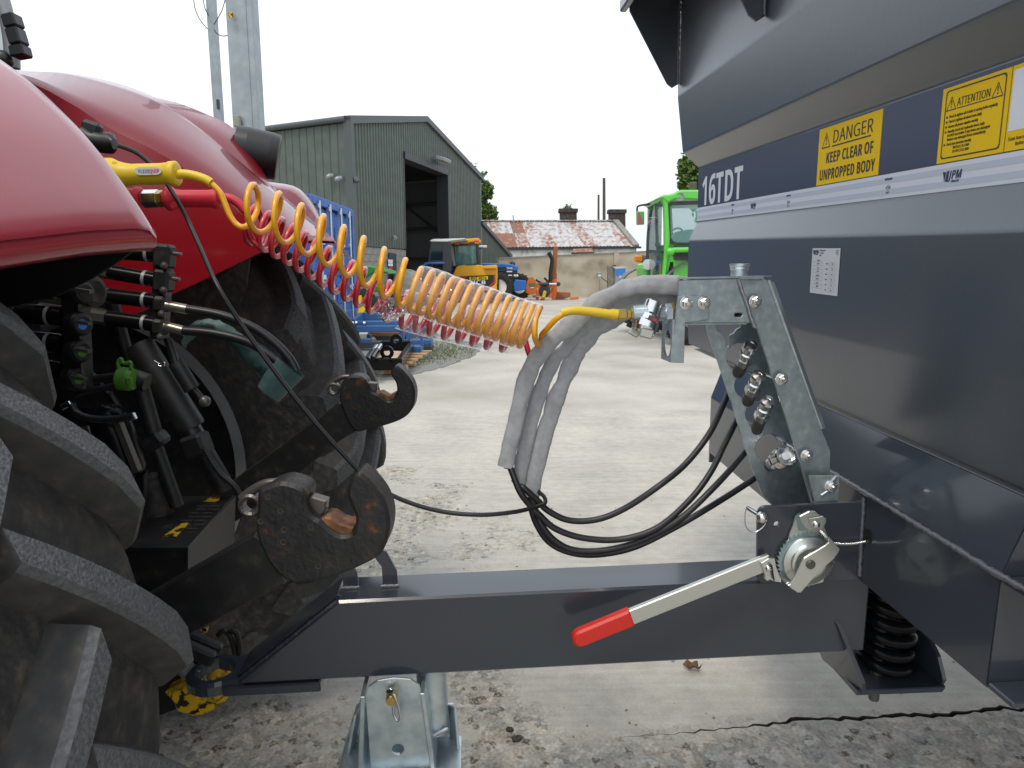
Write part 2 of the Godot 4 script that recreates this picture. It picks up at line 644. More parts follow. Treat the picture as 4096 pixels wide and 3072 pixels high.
func materials_back() -> void:
	var m: StandardMaterial3D
	m = mat("render_wall", Color.WHITE, 0.95)
	tri_tex(m, noise_tex(0.006, 5, 53, [[0.0, Color(0.53, 0.49, 0.42)], [0.3, Color(0.67, 0.625, 0.54)], [0.5, Color(0.73, 0.69, 0.605)], [0.75, Color(0.76, 0.72, 0.635)], [1.0, Color(0.8, 0.765, 0.69)]], 512), 0.22)
	var W := Color(0.76, 0.775, 0.785)
	var R := Color(0.55, 0.38, 0.3)
	for k in [["tin_white", 0.66], ["tin_mix", 0.52], ["tin_rust", 0.22]]:
		m = mat(k[0], Color.WHITE, 0.7)
		var f: float = k[1]
		tri_tex(m, noise_tex(0.018, 5, 54 + int(f * 10), [[0.0, W], [f - 0.06, Color(0.7, 0.7, 0.7)], [f, Color(0.62, 0.5, 0.44)], [f + 0.05, R], [1.0, Color(0.46, 0.29, 0.22)]], 512), 0.3)
	m = mat("rooflight", Color(0.9, 0.93, 0.92, 0.35), 0.2)
	m.transparency = BaseMaterial3D.TRANSPARENCY_ALPHA
	m = mat("galv_col", Color.WHITE, 0.5, 0.55)
	tri_tex(m, noise_tex(0.02, 4, 57, [[0.0, Color(0.54, 0.57, 0.585)], [1.0, Color(0.63, 0.66, 0.67)]], 256), 0.8)
	mat("tyre_far", lin(0.022, 0.021, 0.02), 0.85)


const PX0 := -2.0
const PZ0 := -6.4
const PS := 5.2
func crack_z(x: float) -> float:
	var k := [[-2.0, -1.75], [-0.9, -1.73], [-0.15, -1.72], [0.24, -1.752], [0.45, -1.775], [0.688, -1.809], [0.777, -1.82], [0.839, -1.846], [0.935, -1.838], [1.085, -1.853], [1.257, -1.861], [1.385, -1.872], [1.476, -1.899], [1.536, -1.883], [2.2, -1.93], [3.2, -2.0]]
	for i in k.size() - 1:
		if x <= k[i + 1][0]:
			return lerpf(k[i][1], k[i + 1][1], clampf((x - k[i][0]) / (k[i + 1][0] - k[i][0]), 0.0, 1.0))
	return k[-1][1]

func nz_bytes(freq: float, oct: int, sd: int, w: int, cellular := false) -> PackedByteArray:
	var nz := FastNoiseLite.new()
	nz.noise_type = FastNoiseLite.TYPE_CELLULAR if cellular else FastNoiseLite.TYPE_SIMPLEX_SMOOTH
	nz.frequency = freq
	nz.fractal_octaves = oct
	nz.seed = sd
	if cellular:
		nz.cellular_return_type = FastNoiseLite.RETURN_CELL_VALUE
		nz.fractal_type = FastNoiseLite.FRACTAL_NONE
	var im := nz.get_image(w, w)
	im.convert(Image.FORMAT_L8)
	return im.get_data()

func ground() -> void:
	var m: StandardMaterial3D
	var W := 1300
	var fine := nz_bytes(0.33, 2, 1, W)
	var mid := nz_bytes(0.05, 4, 2, W)
	var big := nz_bytes(0.006, 4, 3, W)
	var peb := nz_bytes(0.2, 1, 4, W, true)
	var peb2 := nz_bytes(0.1, 1, 5, W, true)
	var col := PackedByteArray()
	col.resize(W * W * 3)
	var hgt := PackedByteArray()
	hgt.resize(W * W)
	var cz := PackedFloat32Array()
	for i in W: cz.append(crack_z(PX0 + PS * i / W))
	for j in W:
		var z := PZ0 + PS * j / W
		var jr := j * W
		for i in W:
			var x := PX0 + PS * i / W
			var f := fine[jr + i] / 255.0
			var d := mid[jr + i] / 255.0
			var b := big[jr + i] / 255.0
			var st := mid[((j * 2) % W) * W + (i >> 3)] / 255.0
			var p := peb[jr + i] / 255.0
			var p2 := peb2[jr + i] / 255.0
			# worn patches: the near slab, and an area to the left where the skin of the concrete has gone
			var mk := (z - cz[i]) * 9.0 + 0.5 + (b - 0.5) * 0.5
			var lf := (-0.05 - x - 0.35 * absf(z + 2.6) + (b - 0.5) * 2.2 + (d - 0.5) * 0.7) * 1.7
			lf -= clampf((-4.1 - z) * 1.4, 0.0, 3.0) + clampf((-1.2 - x) * 3.0, 0.0, 3.0)
			mk = clampf(maxf(mk, lf + 0.35), 0.0, 1.0)
			mk *= clampf(0.75 + (d - 0.4) * 1.6, 0.25, 1.0)
			var sm := 0.648 + (b - 0.5) * 0.09 + (st - 0.5) * 0.07 + (f - 0.5) * 0.06 + (d - 0.5) * 0.06
			var ro := 0.55 + (p - 0.5) * 0.17 + (p2 - 0.5) * 0.06 + (f - 0.5) * 0.26 + (d - 0.5) * 0.16
			if p < 0.07 and f < 0.55: ro *= 0.6
			var v := sm + (ro - sm) * mk
			var warm := 0.018 + (p2 - 0.5) * 0.03 * mk + (b - 0.5) * 0.016
			var o := (jr + i) * 3
			col[o] = int(clampf(v + warm, 0.0, 1.0) * 255)
			col[o + 1] = int(clampf(v, 0.0, 1.0) * 255)
			col[o + 2] = int(clampf(v - 0.02 - warm, 0.0, 1.0) * 255)
			var h := 0.5 + (f - 0.5) * 0.12 + (d - 0.5) * 0.1 + mk * ((p - 0.5) * 0.35 + (d - 0.5) * 0.4 - 0.06)
			hgt[jr + i] = int(clampf(h, 0.0, 1.0) * 255)
	var ci := Image.create_from_data(W, W, false, Image.FORMAT_RGB8, col)
	var hi := Image.create_from_data(W, W, false, Image.FORMAT_L8, hgt)
	hi.convert(Image.FORMAT_RGBA8)
	hi.bump_map_to_normal_map(1.6)
	m = mat("near_concrete", Color.WHITE, 0.9)
	m.albedo_texture = ImageTexture.create_from_image(ci)
	m.normal_enabled = true
	m.normal_texture = ImageTexture.create_from_image(hi)
	m.texture_repeat = false
	var g := mb()
	var nx := 260
	var soil := mb()
	for i in nx:
		var xa := PX0 + PS * i / nx
		var xb := PX0 + PS * (i + 1) / nx
		var ga := crack_gap(xa)
		var gb := crack_gap(xb)
		var za := crack_z(xa) + ga.y
		var zb := crack_z(xb) + gb.y
		strip(g, Vector3(xa, 0, PZ0), Vector3(xb, 0, PZ0), Vector3(xb, 0, zb - gb.x), Vector3(xa, 0, za - ga.x))
		strip(g, Vector3(xa, 0, za + ga.x), Vector3(xb, 0, zb + gb.x), Vector3(xb, 0, PZ0 + PS), Vector3(xa, 0, PZ0 + PS))
		if ga.x > 0.0 or gb.x > 0.0:
			var dn := Vector3(0, -0.035, 0)
			for sg in [-1.0, 1.0]:
				var p := Vector3(xa, 0, za + ga.x * sg)
				var q := Vector3(xb, 0, zb + gb.x * sg)
				if sg < 0.0: soil.quad(p, p + dn, q + dn, q)
				else: soil.quad(q, q + dn, p + dn, p)
			soil.quad(Vector3(xa, -0.035, za + ga.x), Vector3(xb, -0.035, zb + gb.x), Vector3(xb, -0.035, zb - gb.x), Vector3(xa, -0.035, za - ga.x))
	struct("concrete_apron", g, m, "pale worn concrete under the drawbar, broken to stones in places")
	mat("soil", lin(0.05, 0.042, 0.033), 0.95)
	struct("crack", soil, M.soil, "dark open crack running across the concrete in front of the trailer")
	# the rest of the yard, four sheets round the apron
	m = mat("yard_concrete", Color.WHITE, 0.9)
	tri_tex(m, noise_tex(0.004, 6, 41, [[0.0, Color(0.605, 0.582, 0.543)], [0.4, Color(0.652, 0.632, 0.594)], [0.6, Color(0.672, 0.653, 0.617)], [1.0, Color(0.715, 0.696, 0.661)]], 1024), 0.16, true)
	bump(m, 0.1, 4, 1.5, 42)
	m.uv1_scale = Vector3.ONE * 0.16
	var y := mb()
	var X1 := PX0 + PS
	var Z1 := PZ0 + PS
	for r in [[-60.0, -46.0, 60.0, PZ0], [-60.0, PZ0, PX0, Z1], [X1, PZ0, 60.0, Z1], [-60.0, Z1, 60.0, 40.0]]:
		y.quad(Vector3(r[0], 0, r[3]), Vector3(r[2], 0, r[3]), Vector3(r[2], 0, r[1]), Vector3(r[0], 0, r[1]))
	struct("concrete_yard", y, m, "pale grey concrete farmyard stretching back to the rendered wall")
	m = mat("grassland", Color.WHITE, 0.95)
	tri_tex(m, noise_tex(0.01, 5, 43, [[0.0, Color(0.2, 0.27, 0.12)], [1.0, Color(0.36, 0.42, 0.2)]], 512), 0.1, true)
	var gl := mb()
	gl.quad(Vector3(-400, -0.3, 200), Vector3(400, -0.3, 200), Vector3(400, -0.3, -480), Vector3(-400, -0.3, -480))
	struct("ground", gl, m, "green fields beyond the yard")

func crack_gap(x: float) -> Vector2:
	if x < 0.3 or x > 3.1: return Vector2.ZERO
	var k := clampf((x - 0.3) * 2.0, 0.1, 1.0)
	return Vector2((0.0025 + 0.0042 * absf(sin(x * 9.0 + sin(x * 23.0)))) * k * (1.0 if x < 0.7 else 1.35), 0.0035 * sin(x * 31.0 + 1.3 * sin(x * 57.0)) + 0.004 * sin(x * 113.0))

func strip(g: MB, a: Vector3, b: Vector3, c: Vector3, d: Vector3) -> void:
	var U := func(p: Vector3) -> Vector2: return Vector2((p.x - PX0) / PS, (p.z - PZ0) / PS)
	g.tri(a, c, b, Vector3.UP, Vector3.UP, Vector3.UP, U.call(a), U.call(c), U.call(b))
	g.tri(a, d, c, Vector3.UP, Vector3.UP, Vector3.UP, U.call(a), U.call(d), U.call(c))


func T(a: float, b: float, c: float) -> Vector3:
	return EX * a + EY * b + EZ * c

func tbox(g: MB, a0: float, a1: float, b0: float, b1: float, c0: float, c1: float, ch := 0.0) -> MB:
	return g.box(T((a0 + a1) / 2, (b0 + b1) / 2, (c0 + c1) / 2), Vector3(absf(a1 - a0), absf(b1 - b0), absf(c1 - c0)), Basis(EX, EY, EZ), ch)

func ab_plate(g: MB, pts: Array, c0: float, c1: float, holes := [], bev := 0.0) -> MB:
	var f := func(p): return T(p[0], p[1], c0)
	return g.plate(pts.map(f), EZ * (c1 - c0), holes, bev)

func bc_plate(g: MB, pts: Array, a0: float, a1: float, holes := [], bev := 0.0) -> MB:
	var f := func(p): return T(a0, p[0], p[1])
	return g.plate(pts.map(f), EX * (a1 - a0), holes, bev)

# folded sheet: profile of (a, b) with small bend radii, running from c0 to c1, front side facing -a
func folded(g: MB, prof: Array, r: float, c0: float, c1: float, cuts := 1) -> MB:
	var pts := []
	var nrm := []
	for i in prof.size():
		var p := Vector2(prof[i][0], prof[i][1])
		if i == 0 or i == prof.size() - 1:
			var d := (Vector2(prof[1][0], prof[1][1]) - p) if i == 0 else (p - Vector2(prof[i - 1][0], prof[i - 1][1]))
			d = d.normalized()
			pts.append(p)
			nrm.append(Vector2(-d.y, d.x))
		else:
			var d0 := (p - Vector2(prof[i - 1][0], prof[i - 1][1])).normalized()
			var d1 := (Vector2(prof[i + 1][0], prof[i + 1][1]) - p).normalized()
			for k in 5:
				var t := k / 4.0
				pts.append((p - d0 * r).lerp(p, t).lerp(p.lerp(p + d1 * r, t), t))
				var d := d0.lerp(d1, t).normalized()
				nrm.append(Vector2(-d.y, d.x))
	for i in pts.size() - 1:
		for k in cuts:
			var ca := lerpf(c0, c1, float(k) / cuts)
			var cb := lerpf(c0, c1, float(k + 1) / cuts)
			var p: Vector2 = pts[i]
			var q: Vector2 = pts[i + 1]
			var n0: Vector3 = EX * nrm[i].x + EY * nrm[i].y
			var n1: Vector3 = EX * nrm[i + 1].x + EY * nrm[i + 1].y
			var A := T(p.x, p.y, ca)
			var B := T(p.x, p.y, cb)
			var Cc := T(q.x, q.y, cb)
			var D := T(q.x, q.y, ca)
			g.tri(A, B, Cc, n0, n0, n1)
			g.tri(A, Cc, D, n0, n1, n1)
			var th := EX * 0.005
			g.tri(A + th, Cc + th, B + th, -n0, -n1, -n0)
			g.tri(A + th, D + th, Cc + th, -n0, -n1, -n1)
	return g

func bolt(called: String, o: Vector3, ax: Vector3, r: float, parent: Node3D, mt: Material = null) -> void:
	var g := mb()
	g.lathe(o, ax, [Vector2(r * 1.75, 0), Vector2(r * 1.75, r * 0.25), Vector2(r * 1.6, r * 0.32), Vector2(0.0, r * 0.32)], 18)
	g.lathe(o + ax * r * 0.3, ax, [Vector2(r * 1.35, 0), Vector2(r * 1.35, r * 0.75), Vector2(r * 1.1, r * 0.95), Vector2(0, r * 0.95)], 6)
	g.lathe(o + ax * r * 1.2, ax, [Vector2(r * 0.72, 0), Vector2(r * 0.72, r * 0.75), Vector2(r * 0.55, r * 0.95), Vector2(0, r * 0.95)], 14)
	part(called, g, mt if mt else M.chrome, parent)

# lumpy bead along a joint
func bead(path: Array, r: float, mt: Material, parent: Node3D, sd := 1) -> void:
	var rr := []
	var rs := RandomNumberGenerator.new()
	rs.seed = sd
	var pp := []
	for i in path.size() - 1:
		var k := maxi(2, int((path[i + 1] as Vector3).distance_to(path[i]) / (r * 0.9)))
		for j in k:
			pp.append((path[i] as Vector3).lerp(path[i + 1], float(j) / k) + Vector3(rs.randf_range(-1, 1), rs.randf_range(-1, 1), rs.randf_range(-1, 1)) * r * 0.14)
			rr.append(r * rs.randf_range(0.72, 1.15))
	pp.append(path[-1])
	rr.append(r * 0.7)
	part("weld_bead", mb().tube(pp, rr, 8), mt, parent)

func decal(called: String, a: float, b0: float, b1: float, c0: float, c1: float, mt: Material, parent: Node3D, lift := 0.0015) -> MeshInstance3D:
	return part(called, tbox(mb(), a - lift, a - lift + 0.0012, b0, b1, c0, c1), mt, parent)

func trailer() -> void:
	var t := thing("tipping_trailer", "dark blue-grey tipping trailer with yellow danger stickers, hitched to the red tractor", "trailer", Vector3(0.75, 0, -1.35))
	var P: Material = M.paint
	var PS2: Material = M.paint_smooth
	# --- body
	part("front_panel", folded(mb(), [[0.815, 0.945], [0.803, 1.097], [0.803, 1.311], [0.8315, 1.375], [0.8315, 1.56], [0.773, 1.611], [0.75, 1.792], [0.746, 2.32]], 0.006, -2.49, -0.1, 3), P, t)
	var g := mb()
	tbox(g, 0.819, 4.8, 0.946, 0.975, -2.485, -0.105)
	part("body_floor", g, P, t)
	for c in [-2.49, -0.1]:
		part("body_side", ab_plate(mb(), [[0.821, 0.95], [0.809, 1.097], [0.809, 1.311], [0.838, 1.375], [0.838, 1.56], [0.78, 1.611], [0.757, 1.792], [0.753, 2.32], [4.8, 2.32], [4.8, 0.93]], c - 0.0, c + (0.008 if c < -1.0 else -0.008)), P, t)
	part("tailgate", tbox(mb(), 4.8, 4.81, 0.93, 2.32, -2.49, -0.1), P, t)
	part("top_rail", tbox(mb(), 0.545, 0.742, 2.1, 2.3, -2.52, -0.08, 0.02), P, t)
	part("rail_lip", tbox(mb(), 0.55, 0.575, 2.06, 2.098, -2.505, -0.1, 0.005), P, t)
	for c in [-2.485, -1.79, -1.1, -0.42]:
		var gu := part("gusset", ab_plate(mb(), [[0.748, 1.83], [0.727, 1.818], [0.71, 1.83], [0.578, 2.058], [0.578, 2.098], [0.744, 2.098]], c, c + 0.008, [], 0.001), P, t)
		bead([T(0.744, 1.83, c + 0.012), T(0.743, 2.095, c + 0.012)], 0.0045, M.weld_paint, gu, 3)
	# --- lettering and stickers on the front
	var A := 0.8315
	decal("blue_band", A, 1.4255, 1.553, -2.484, -0.11, M.band_navy, t)
	var tp := decal("reflective_tape", A, 1.379, 1.424, -2.486, -0.11, M.tape_white, t)
	for k in [1.4115, 1.3905]:
		decal("tape_stripe", A, k - 0.0052, k + 0.0052, -2.48, -0.11, M.tape_grey, tp, 0.0019)
	var rt := EZ
	var lt := T(A - 0.0018, 0, 0) - T(A, 0, 0)
	var nu := text("16TDT", 0.093, T(A - 0.0025, 1.4735, -2.262), rt, EY, M.decal_white, t, 1.0, true, HORIZONTAL_ALIGNMENT_CENTER, 0.355)
	nu.set_meta("label", "white letters 16TDT on the navy band")
	var d1 := decal("danger_sticker", A, 1.426, 1.5485, -1.642, -1.397, M.decal_yellow, t, 0.0022)
	d1.set_meta("label", "yellow DANGER KEEP CLEAR OF UNPROPPED BODY sticker")
	var f := A - 0.0026
	triangle_sign(Vector2(1.5215, -1.608), 0.034, f, d1)
	text("DANGER", 0.026, T(f, 1.5235, -1.503), rt, EY, M.print_black, d1, 1.0, false, HORIZONTAL_ALIGNMENT_CENTER, 0.152)
	part("underline", tbox(mb(), f, f + 0.0005, 1.5032, 1.5062, -1.582, -1.432), M.print_black, d1)
	text("KEEP CLEAR OF", 0.0225, T(f, 1.4815, -1.512), rt, EY, M.print_black, d1, 1.0, true, HORIZONTAL_ALIGNMENT_CENTER, 0.182)
	text("UNPROPPED BODY", 0.0225, T(f, 1.4465, -1.52), rt, EY, M.print_black, d1, 1.0, true, HORIZONTAL_ALIGNMENT_CENTER, 0.218)
	var d2 := decal("attention_sticker", A, 1.426, 1.546, -1.2245, -1.0745, M.decal_yellow, t, 0.0022)
	d2.set_meta("label", "yellow ATTENTION sticker with a list of checks")
	rounded_frame(d2, f, 1.432, 1.541, -1.2155, -1.0825, 0.006, 0.0022)
	triangle_sign(Vector2(1.5195, -1.2005), 0.0225, f, d2)
	triangle_sign(Vector2(1.5195, -1.0985), 0.0225, f, d2)
	text("ATTENTION", 0.0125, T(f, 1.5185, -1.1495), rt, EY, M.print_black, d2, 1.0, false, HORIZONTAL_ALIGNMENT_CENTER, 0.073)
	part("underline", tbox(mb(), f, f + 0.0005, 1.5085, 1.51, -1.187, -1.112), M.print_black, d2)
	var rows := [["Check & tighten all U-bolts & spring bolts regularly", 1], ["Check & tighten all wheel nuts daily", 1], ["Grease all grease nipples weekly", 1], ["Visually check ALL hydraulic hoses daily", 1], ["DO NOT use trailer if any hoses are damaged", 0], ["Replace any damaged hoses immediately", 0], ["Check tyre pressure weekly", 1], ["385 R22.5 8.5 BAR", 2], ["215 R17.5 8.5 BAR", 2]]
	var by := 1.4985
	for i in rows.size():
		var r: Array = rows[i]
		var cx := -1.2035 + (0.016 if r[1] == 2 else 0.0)
		text(r[0], 0.0041, T(f, by, cx), rt, EY, M.print_black, d2, 0.83, false, HORIZONTAL_ALIGNMENT_LEFT)
		if r[1] == 1:
			part("bullet", mb().lathe(T(f, by, -1.2085), -EX, [Vector2(0.0018, -0.0004), Vector2(0.0018, 0.0002), Vector2(0, 0.0002)], 10), M.print_black, d2)
		by -= 0.0078 if i in [0, 1, 2, 5] else 0.0064
	var d3 := decal("scan_sticker", A, 1.426, 1.546, -1.0725, -0.95, M.decal_yellow, t, 0.0022)
	part("white_panel", tbox(mb(), f, f + 0.0005, 1.4545, 1.54, -1.069, -0.96), M.decal_white, d3)
	text("Scan barcode for Operators Manual", 0.0048, T(f, 1.443, -1.067), rt, EY, M.print_black, d3, 1.0, false, HORIZONTAL_ALIGNMENT_LEFT)
	text("Before use", 0.0048, T(f, 1.435, -1.052), rt, EY, M.print_black, d3, 1.0, false, HORIZONTAL_ALIGNMENT_LEFT)
	# small print on the tape: maker's mark, and the approval mark with its ring
	for k in [[-2.0, 0.8], [-1.183, 1.0]]:
		jpm_mark(T(A - 0.0021, 1.403, k[0]), 0.012 * k[1], tp)
	for c in [-2.155, -1.78, -1.36, -0.98]:
		text("Reflexite", 0.0045, T(A - 0.0021, 1.4145, c), rt, EY, M.print_navy, tp, 0.9, true)
		text("E1 104R", 0.0035, T(A - 0.0021, 1.3985, c), rt, EY, M.print_grey, tp, 0.9)
		text("00821", 0.0035, T(A - 0.0021, 1.3895, c), rt, EY, M.print_grey, tp, 0.9)
		part("approval_ring", mb().tube(ring(T(A - 0.0021, 1.3985, c), EZ, EY, 0.0048, 14) + [T(A - 0.0021, 1.3985, c + 0.0048)], 0.0004, 4), M.print_grey, tp)
	# maker's plate
	var B := 0.803
	var pl := decal("data_plate", B, 1.186, 1.2855, -1.583, -1.4645, M.plate_white, t, 0.0022)
	pl.set_meta("label", "white data plate with small print")
	var q := B - 0.0027
	jpm_mark(T(q, 1.277, -1.567), 0.0065, pl)
	text("CE", 0.009, T(q, 1.277, -1.475), rt, EY, M.print_grey, pl, 0.8)
	for i in 3: text(["JPM Engineering", "Co. Armagh", "Trailer"][i], 0.0028, T(q, 1.281 - i * 0.0055, -1.55), rt, EY, M.print_grey, pl, 0.9, false, HORIZONTAL_ALIGNMENT_LEFT)
	for i in 4:
		var bb := 1.252 - i * 0.0165
		rounded_frame(pl, q, bb - 0.0045, bb + 0.0045, -1.572, -1.531, 0.001, 0.0004, M.print_grey)
		text(["Model", "Year", "Serial No", "Chassis"][i], 0.0026, T(q, bb + 0.0075, -1.552), rt, EY, M.print_grey, pl)
		text(["16TDT", "2021", "J16214", "18000"][i], 0.003, T(q, bb, -1.552), rt, EY, M.print_grey, pl)
	for i in 6:
		var bb := 1.2525 - i * 0.0112
		rounded_frame(pl, q, bb - 0.0037, bb + 0.0037, -1.503, -1.479, 0.001, 0.0004, M.print_grey)
		text(["Axle 1", "Axle 2", "Hitch", "Gross", "Tare", "Max"][i], 0.0026, T(q, bb, -1.514), rt, EY, M.print_grey, pl)
		text(["9.0", "9.0", "3.0", "18", "5.2", "40"][i], 0.0028, T(q, bb, -1.491), rt, EY, M.print_grey, pl)
		text("t", 0.0026, T(q, bb, -1.474), rt, EY, M.print_grey, pl)
	# --- chassis
	part("chassis_front", folded(mb(), [[0.765, 0.655], [0.766, 0.831], [0.804, 0.938]], 0.006, -2.1, -0.905), PS2, t)
	part("end_plate", ab_plate(mb(), [[0.767, 0.66], [0.767, 0.831], [0.806, 0.936], [0.93, 0.936], [0.93, 0.66]], -0.911, -0.904), PS2, t)
	part("end_plate", ab_plate(mb(), [[0.767, 0.62], [0.767, 0.831], [0.806, 0.936], [0.93, 0.936], [0.93, 0.62]], -2.104, -2.097), PS2, t)
	part("bottom_plate", tbox(mb(), 0.767, 4.6, 0.652, 0.66, -2.1, -0.905), PS2, t)
	part("rail_web", tbox(mb(), 0.935, 4.6, 0.66, 0.915, -0.93, -0.92), PS2, t)
	part("rail_web", tbox(mb(), 0.932, 0.938, 0.655, 0.915, -0.92, -0.86), PS2, t)
	part("rail_flange", tbox(mb(), 0.766, 4.6, 0.6525, 0.6625, -0.9035, -0.855, 0.002), PS2, t)
	part("rail_flange", tbox(mb(), 0.769, 4.6, 0.817, 0.829, -0.9035, -0.855, 0.003), PS2, t)
	bead([T(0.763, 0.831, -1.62), T(0.763, 0.831, -0.91), T(0.766, 0.831, -0.86)], 0.005, M.weld_paint, t, 5)
	bead([T(0.762, 0.664, -1.236), T(0.762, 0.82, -1.244)], 0.004, M.weld_paint, t, 6)
	part("body_seal", tbox(mb(), 0.806, 0.83, 0.9365, 0.9395, -2.4, -0.1, 0.001), M.paint_smooth, t)
	# --- drawbar
	var C0 := -1.258
	var C1 := -1.358
	g = mb()
	ab_plate(g, [[-0.24, 0.65], [0.80, 0.65], [0.80, 0.486], [-0.435, 0.486], [-0.44, 0.494]], C1, C0, [], 0.0045)
	part("drawbar", g, PS2, t)
	g = mb()
	ab_plate(g, [[-0.245, 0.655], [-0.235, 0.651], [-0.43, 0.493], [-0.446, 0.498]], C1 + 0.004, C0 - 0.018, [], 0.001)
	part("nose_plate", g, PS2, t)
	part("skid_plate", tbox(mb(), -0.47, -0.285, 0.463, 0.4835, C1 - 0.01, C0 + 0.004, 0.003), PS2, t)
	bead([T(-0.243, 0.646, C0 - 0.008), T(-0.438, 0.492, C0 - 0.008)], 0.0045, M.weld_paint, t, 9)
	# eye on the tip
	g = mb()
	var eo := T(-0.50, 0.474, -1.308)
	var out := []
	for i in 19:
		var an := deg_to_rad(60.0 + 240.0 * i / 18.0)
		out.append(eo - EY * 0.013 + (EX * cos(an) + EZ * sin(an)) * 0.055)
	out.append(T(-0.43, 0.461, -1.355))
	out.append(T(-0.43, 0.461, -1.262))
	g.plate(out, EY * 0.03, [ring(eo - EY * 0.013, EX, EZ, 0.032, 18)], 0.006)
	part("towing_eye", g, PS2, t)
	# hose hoops on top
	for k in [[-0.225, 0.02], [-0.148, 0.0]]:
		var a: float = k[0]
		var hp := part("hoop", ab_plate(mb(), [[a - 0.0145, 0.651], [a + 0.0145, 0.651], [a + 0.0145, 0.68], [a - 0.004, 0.722], [a - 0.03, 0.735 + k[1]], [a - 0.034, 0.722 + k[1]], [a - 0.0145, 0.69]], -1.318, -1.31, [], 0.001), PS2, t)
		bead([T(a - 0.018, 0.652, -1.306), T(a + 0.018, 0.652, -1.306)], 0.0042, M.weld_paint, hp, 4)
	spring_unit(t)
	jack(t)
	winch(t)
	hose_stand(t)

func rounded_frame(parent: Node3D, a: float, b0: float, b1: float, c0: float, c1: float, r: float, w: float, mt: Material = null) -> void:
	var pts := []
	for k in [[b1 - r, c1 - r, 0.0], [b1 - r, c0 + r, 90.0], [b0 + r, c0 + r, 180.0], [b0 + r, c1 - r, 270.0]]:
		for i in 5:
			var an := deg_to_rad(k[2] + 90.0 * i / 4.0)
			pts.append([k[0] + sin(an) * r, k[1] + cos(an) * r])
	var outer := pts.map(func(p): return T(a, p[0], p[1]))
	var mid := Vector2((b0 + b1) / 2, (c0 + c1) / 2)
	var kb := ((b1 - b0) / 2 - w) / ((b1 - b0) / 2)
	var kc := ((c1 - c0) / 2 - w) / ((c1 - c0) / 2)
	var inner := pts.map(func(p): return T(a, mid.x + (p[0] - mid.x) * kb, mid.y + (p[1] - mid.y) * kc))
	var g := mb()
	for i in outer.size():
		var j := (i + 1) % outer.size()
		g.quad(outer[i], outer[j], inner[j], inner[i])
	part("border", g, mt if mt else M.print_black, parent)

func triangle_sign(o: Vector2, h: float, a: float, parent: Node3D) -> void:
	var g := mb()
	var o3 := []
	var i3 := []
	for k in [[0.5, 0.0], [-0.5, -0.55], [-0.5, 0.55]]:
		o3.append(T(a, o.x + k[0] * h, o.y + k[1] * h))
		i3.append(T(a, o.x + k[0] * h * 0.8 - h * 0.02, o.y + k[1] * h * 0.8))
	for i in 3:
		var j := (i + 1) % 3
		g.quad(o3[i], o3[j], i3[j], i3[i])
	var u := h * 0.06
	g.quad(T(a, o.x - h * 0.12, o.y - u * 0.6), T(a, o.x - h * 0.12, o.y + u * 0.6), T(a, o.x + h * 0.22, o.y + u), T(a, o.x + h * 0.22, o.y - u))
	g.quad(T(a, o.x - h * 0.3, o.y - u), T(a, o.x - h * 0.3, o.y + u), T(a, o.x - h * 0.19, o.y + u), T(a, o.x - h * 0.19, o.y - u))
	part("warning_triangle", g, M.print_black, parent)

func jpm_mark(o: Vector3, h: float, parent: Node3D) -> void:
	var g := mb()
	var f := func(x: float, y: float) -> Vector3: return o + EZ * x * h + EY * y * h
	g.flat(f.call(-1.9, 0.7), f.call(-1.5, -0.75), f.call(-1.15, 0.55))
	g.quad(f.call(-1.35, -0.75), f.call(-0.75, -0.75), f.call(-0.55, 0.7), f.call(-1.0, 0.75))
	part("maker_mark", g, M.print_navy, parent)
	text("JPM", h * 1.15, o + EZ * h * 0.75 + EY * h * 0.1, EZ + EY * 0.0, EY + EZ * 0.18, M.print_navy, parent, 0.85, true)
	text("TRAILERS", h * 0.3, o + EZ * h * 0.75 - EY * h * 0.75, EZ, EY, M.print_navy, parent, 0.85, true)

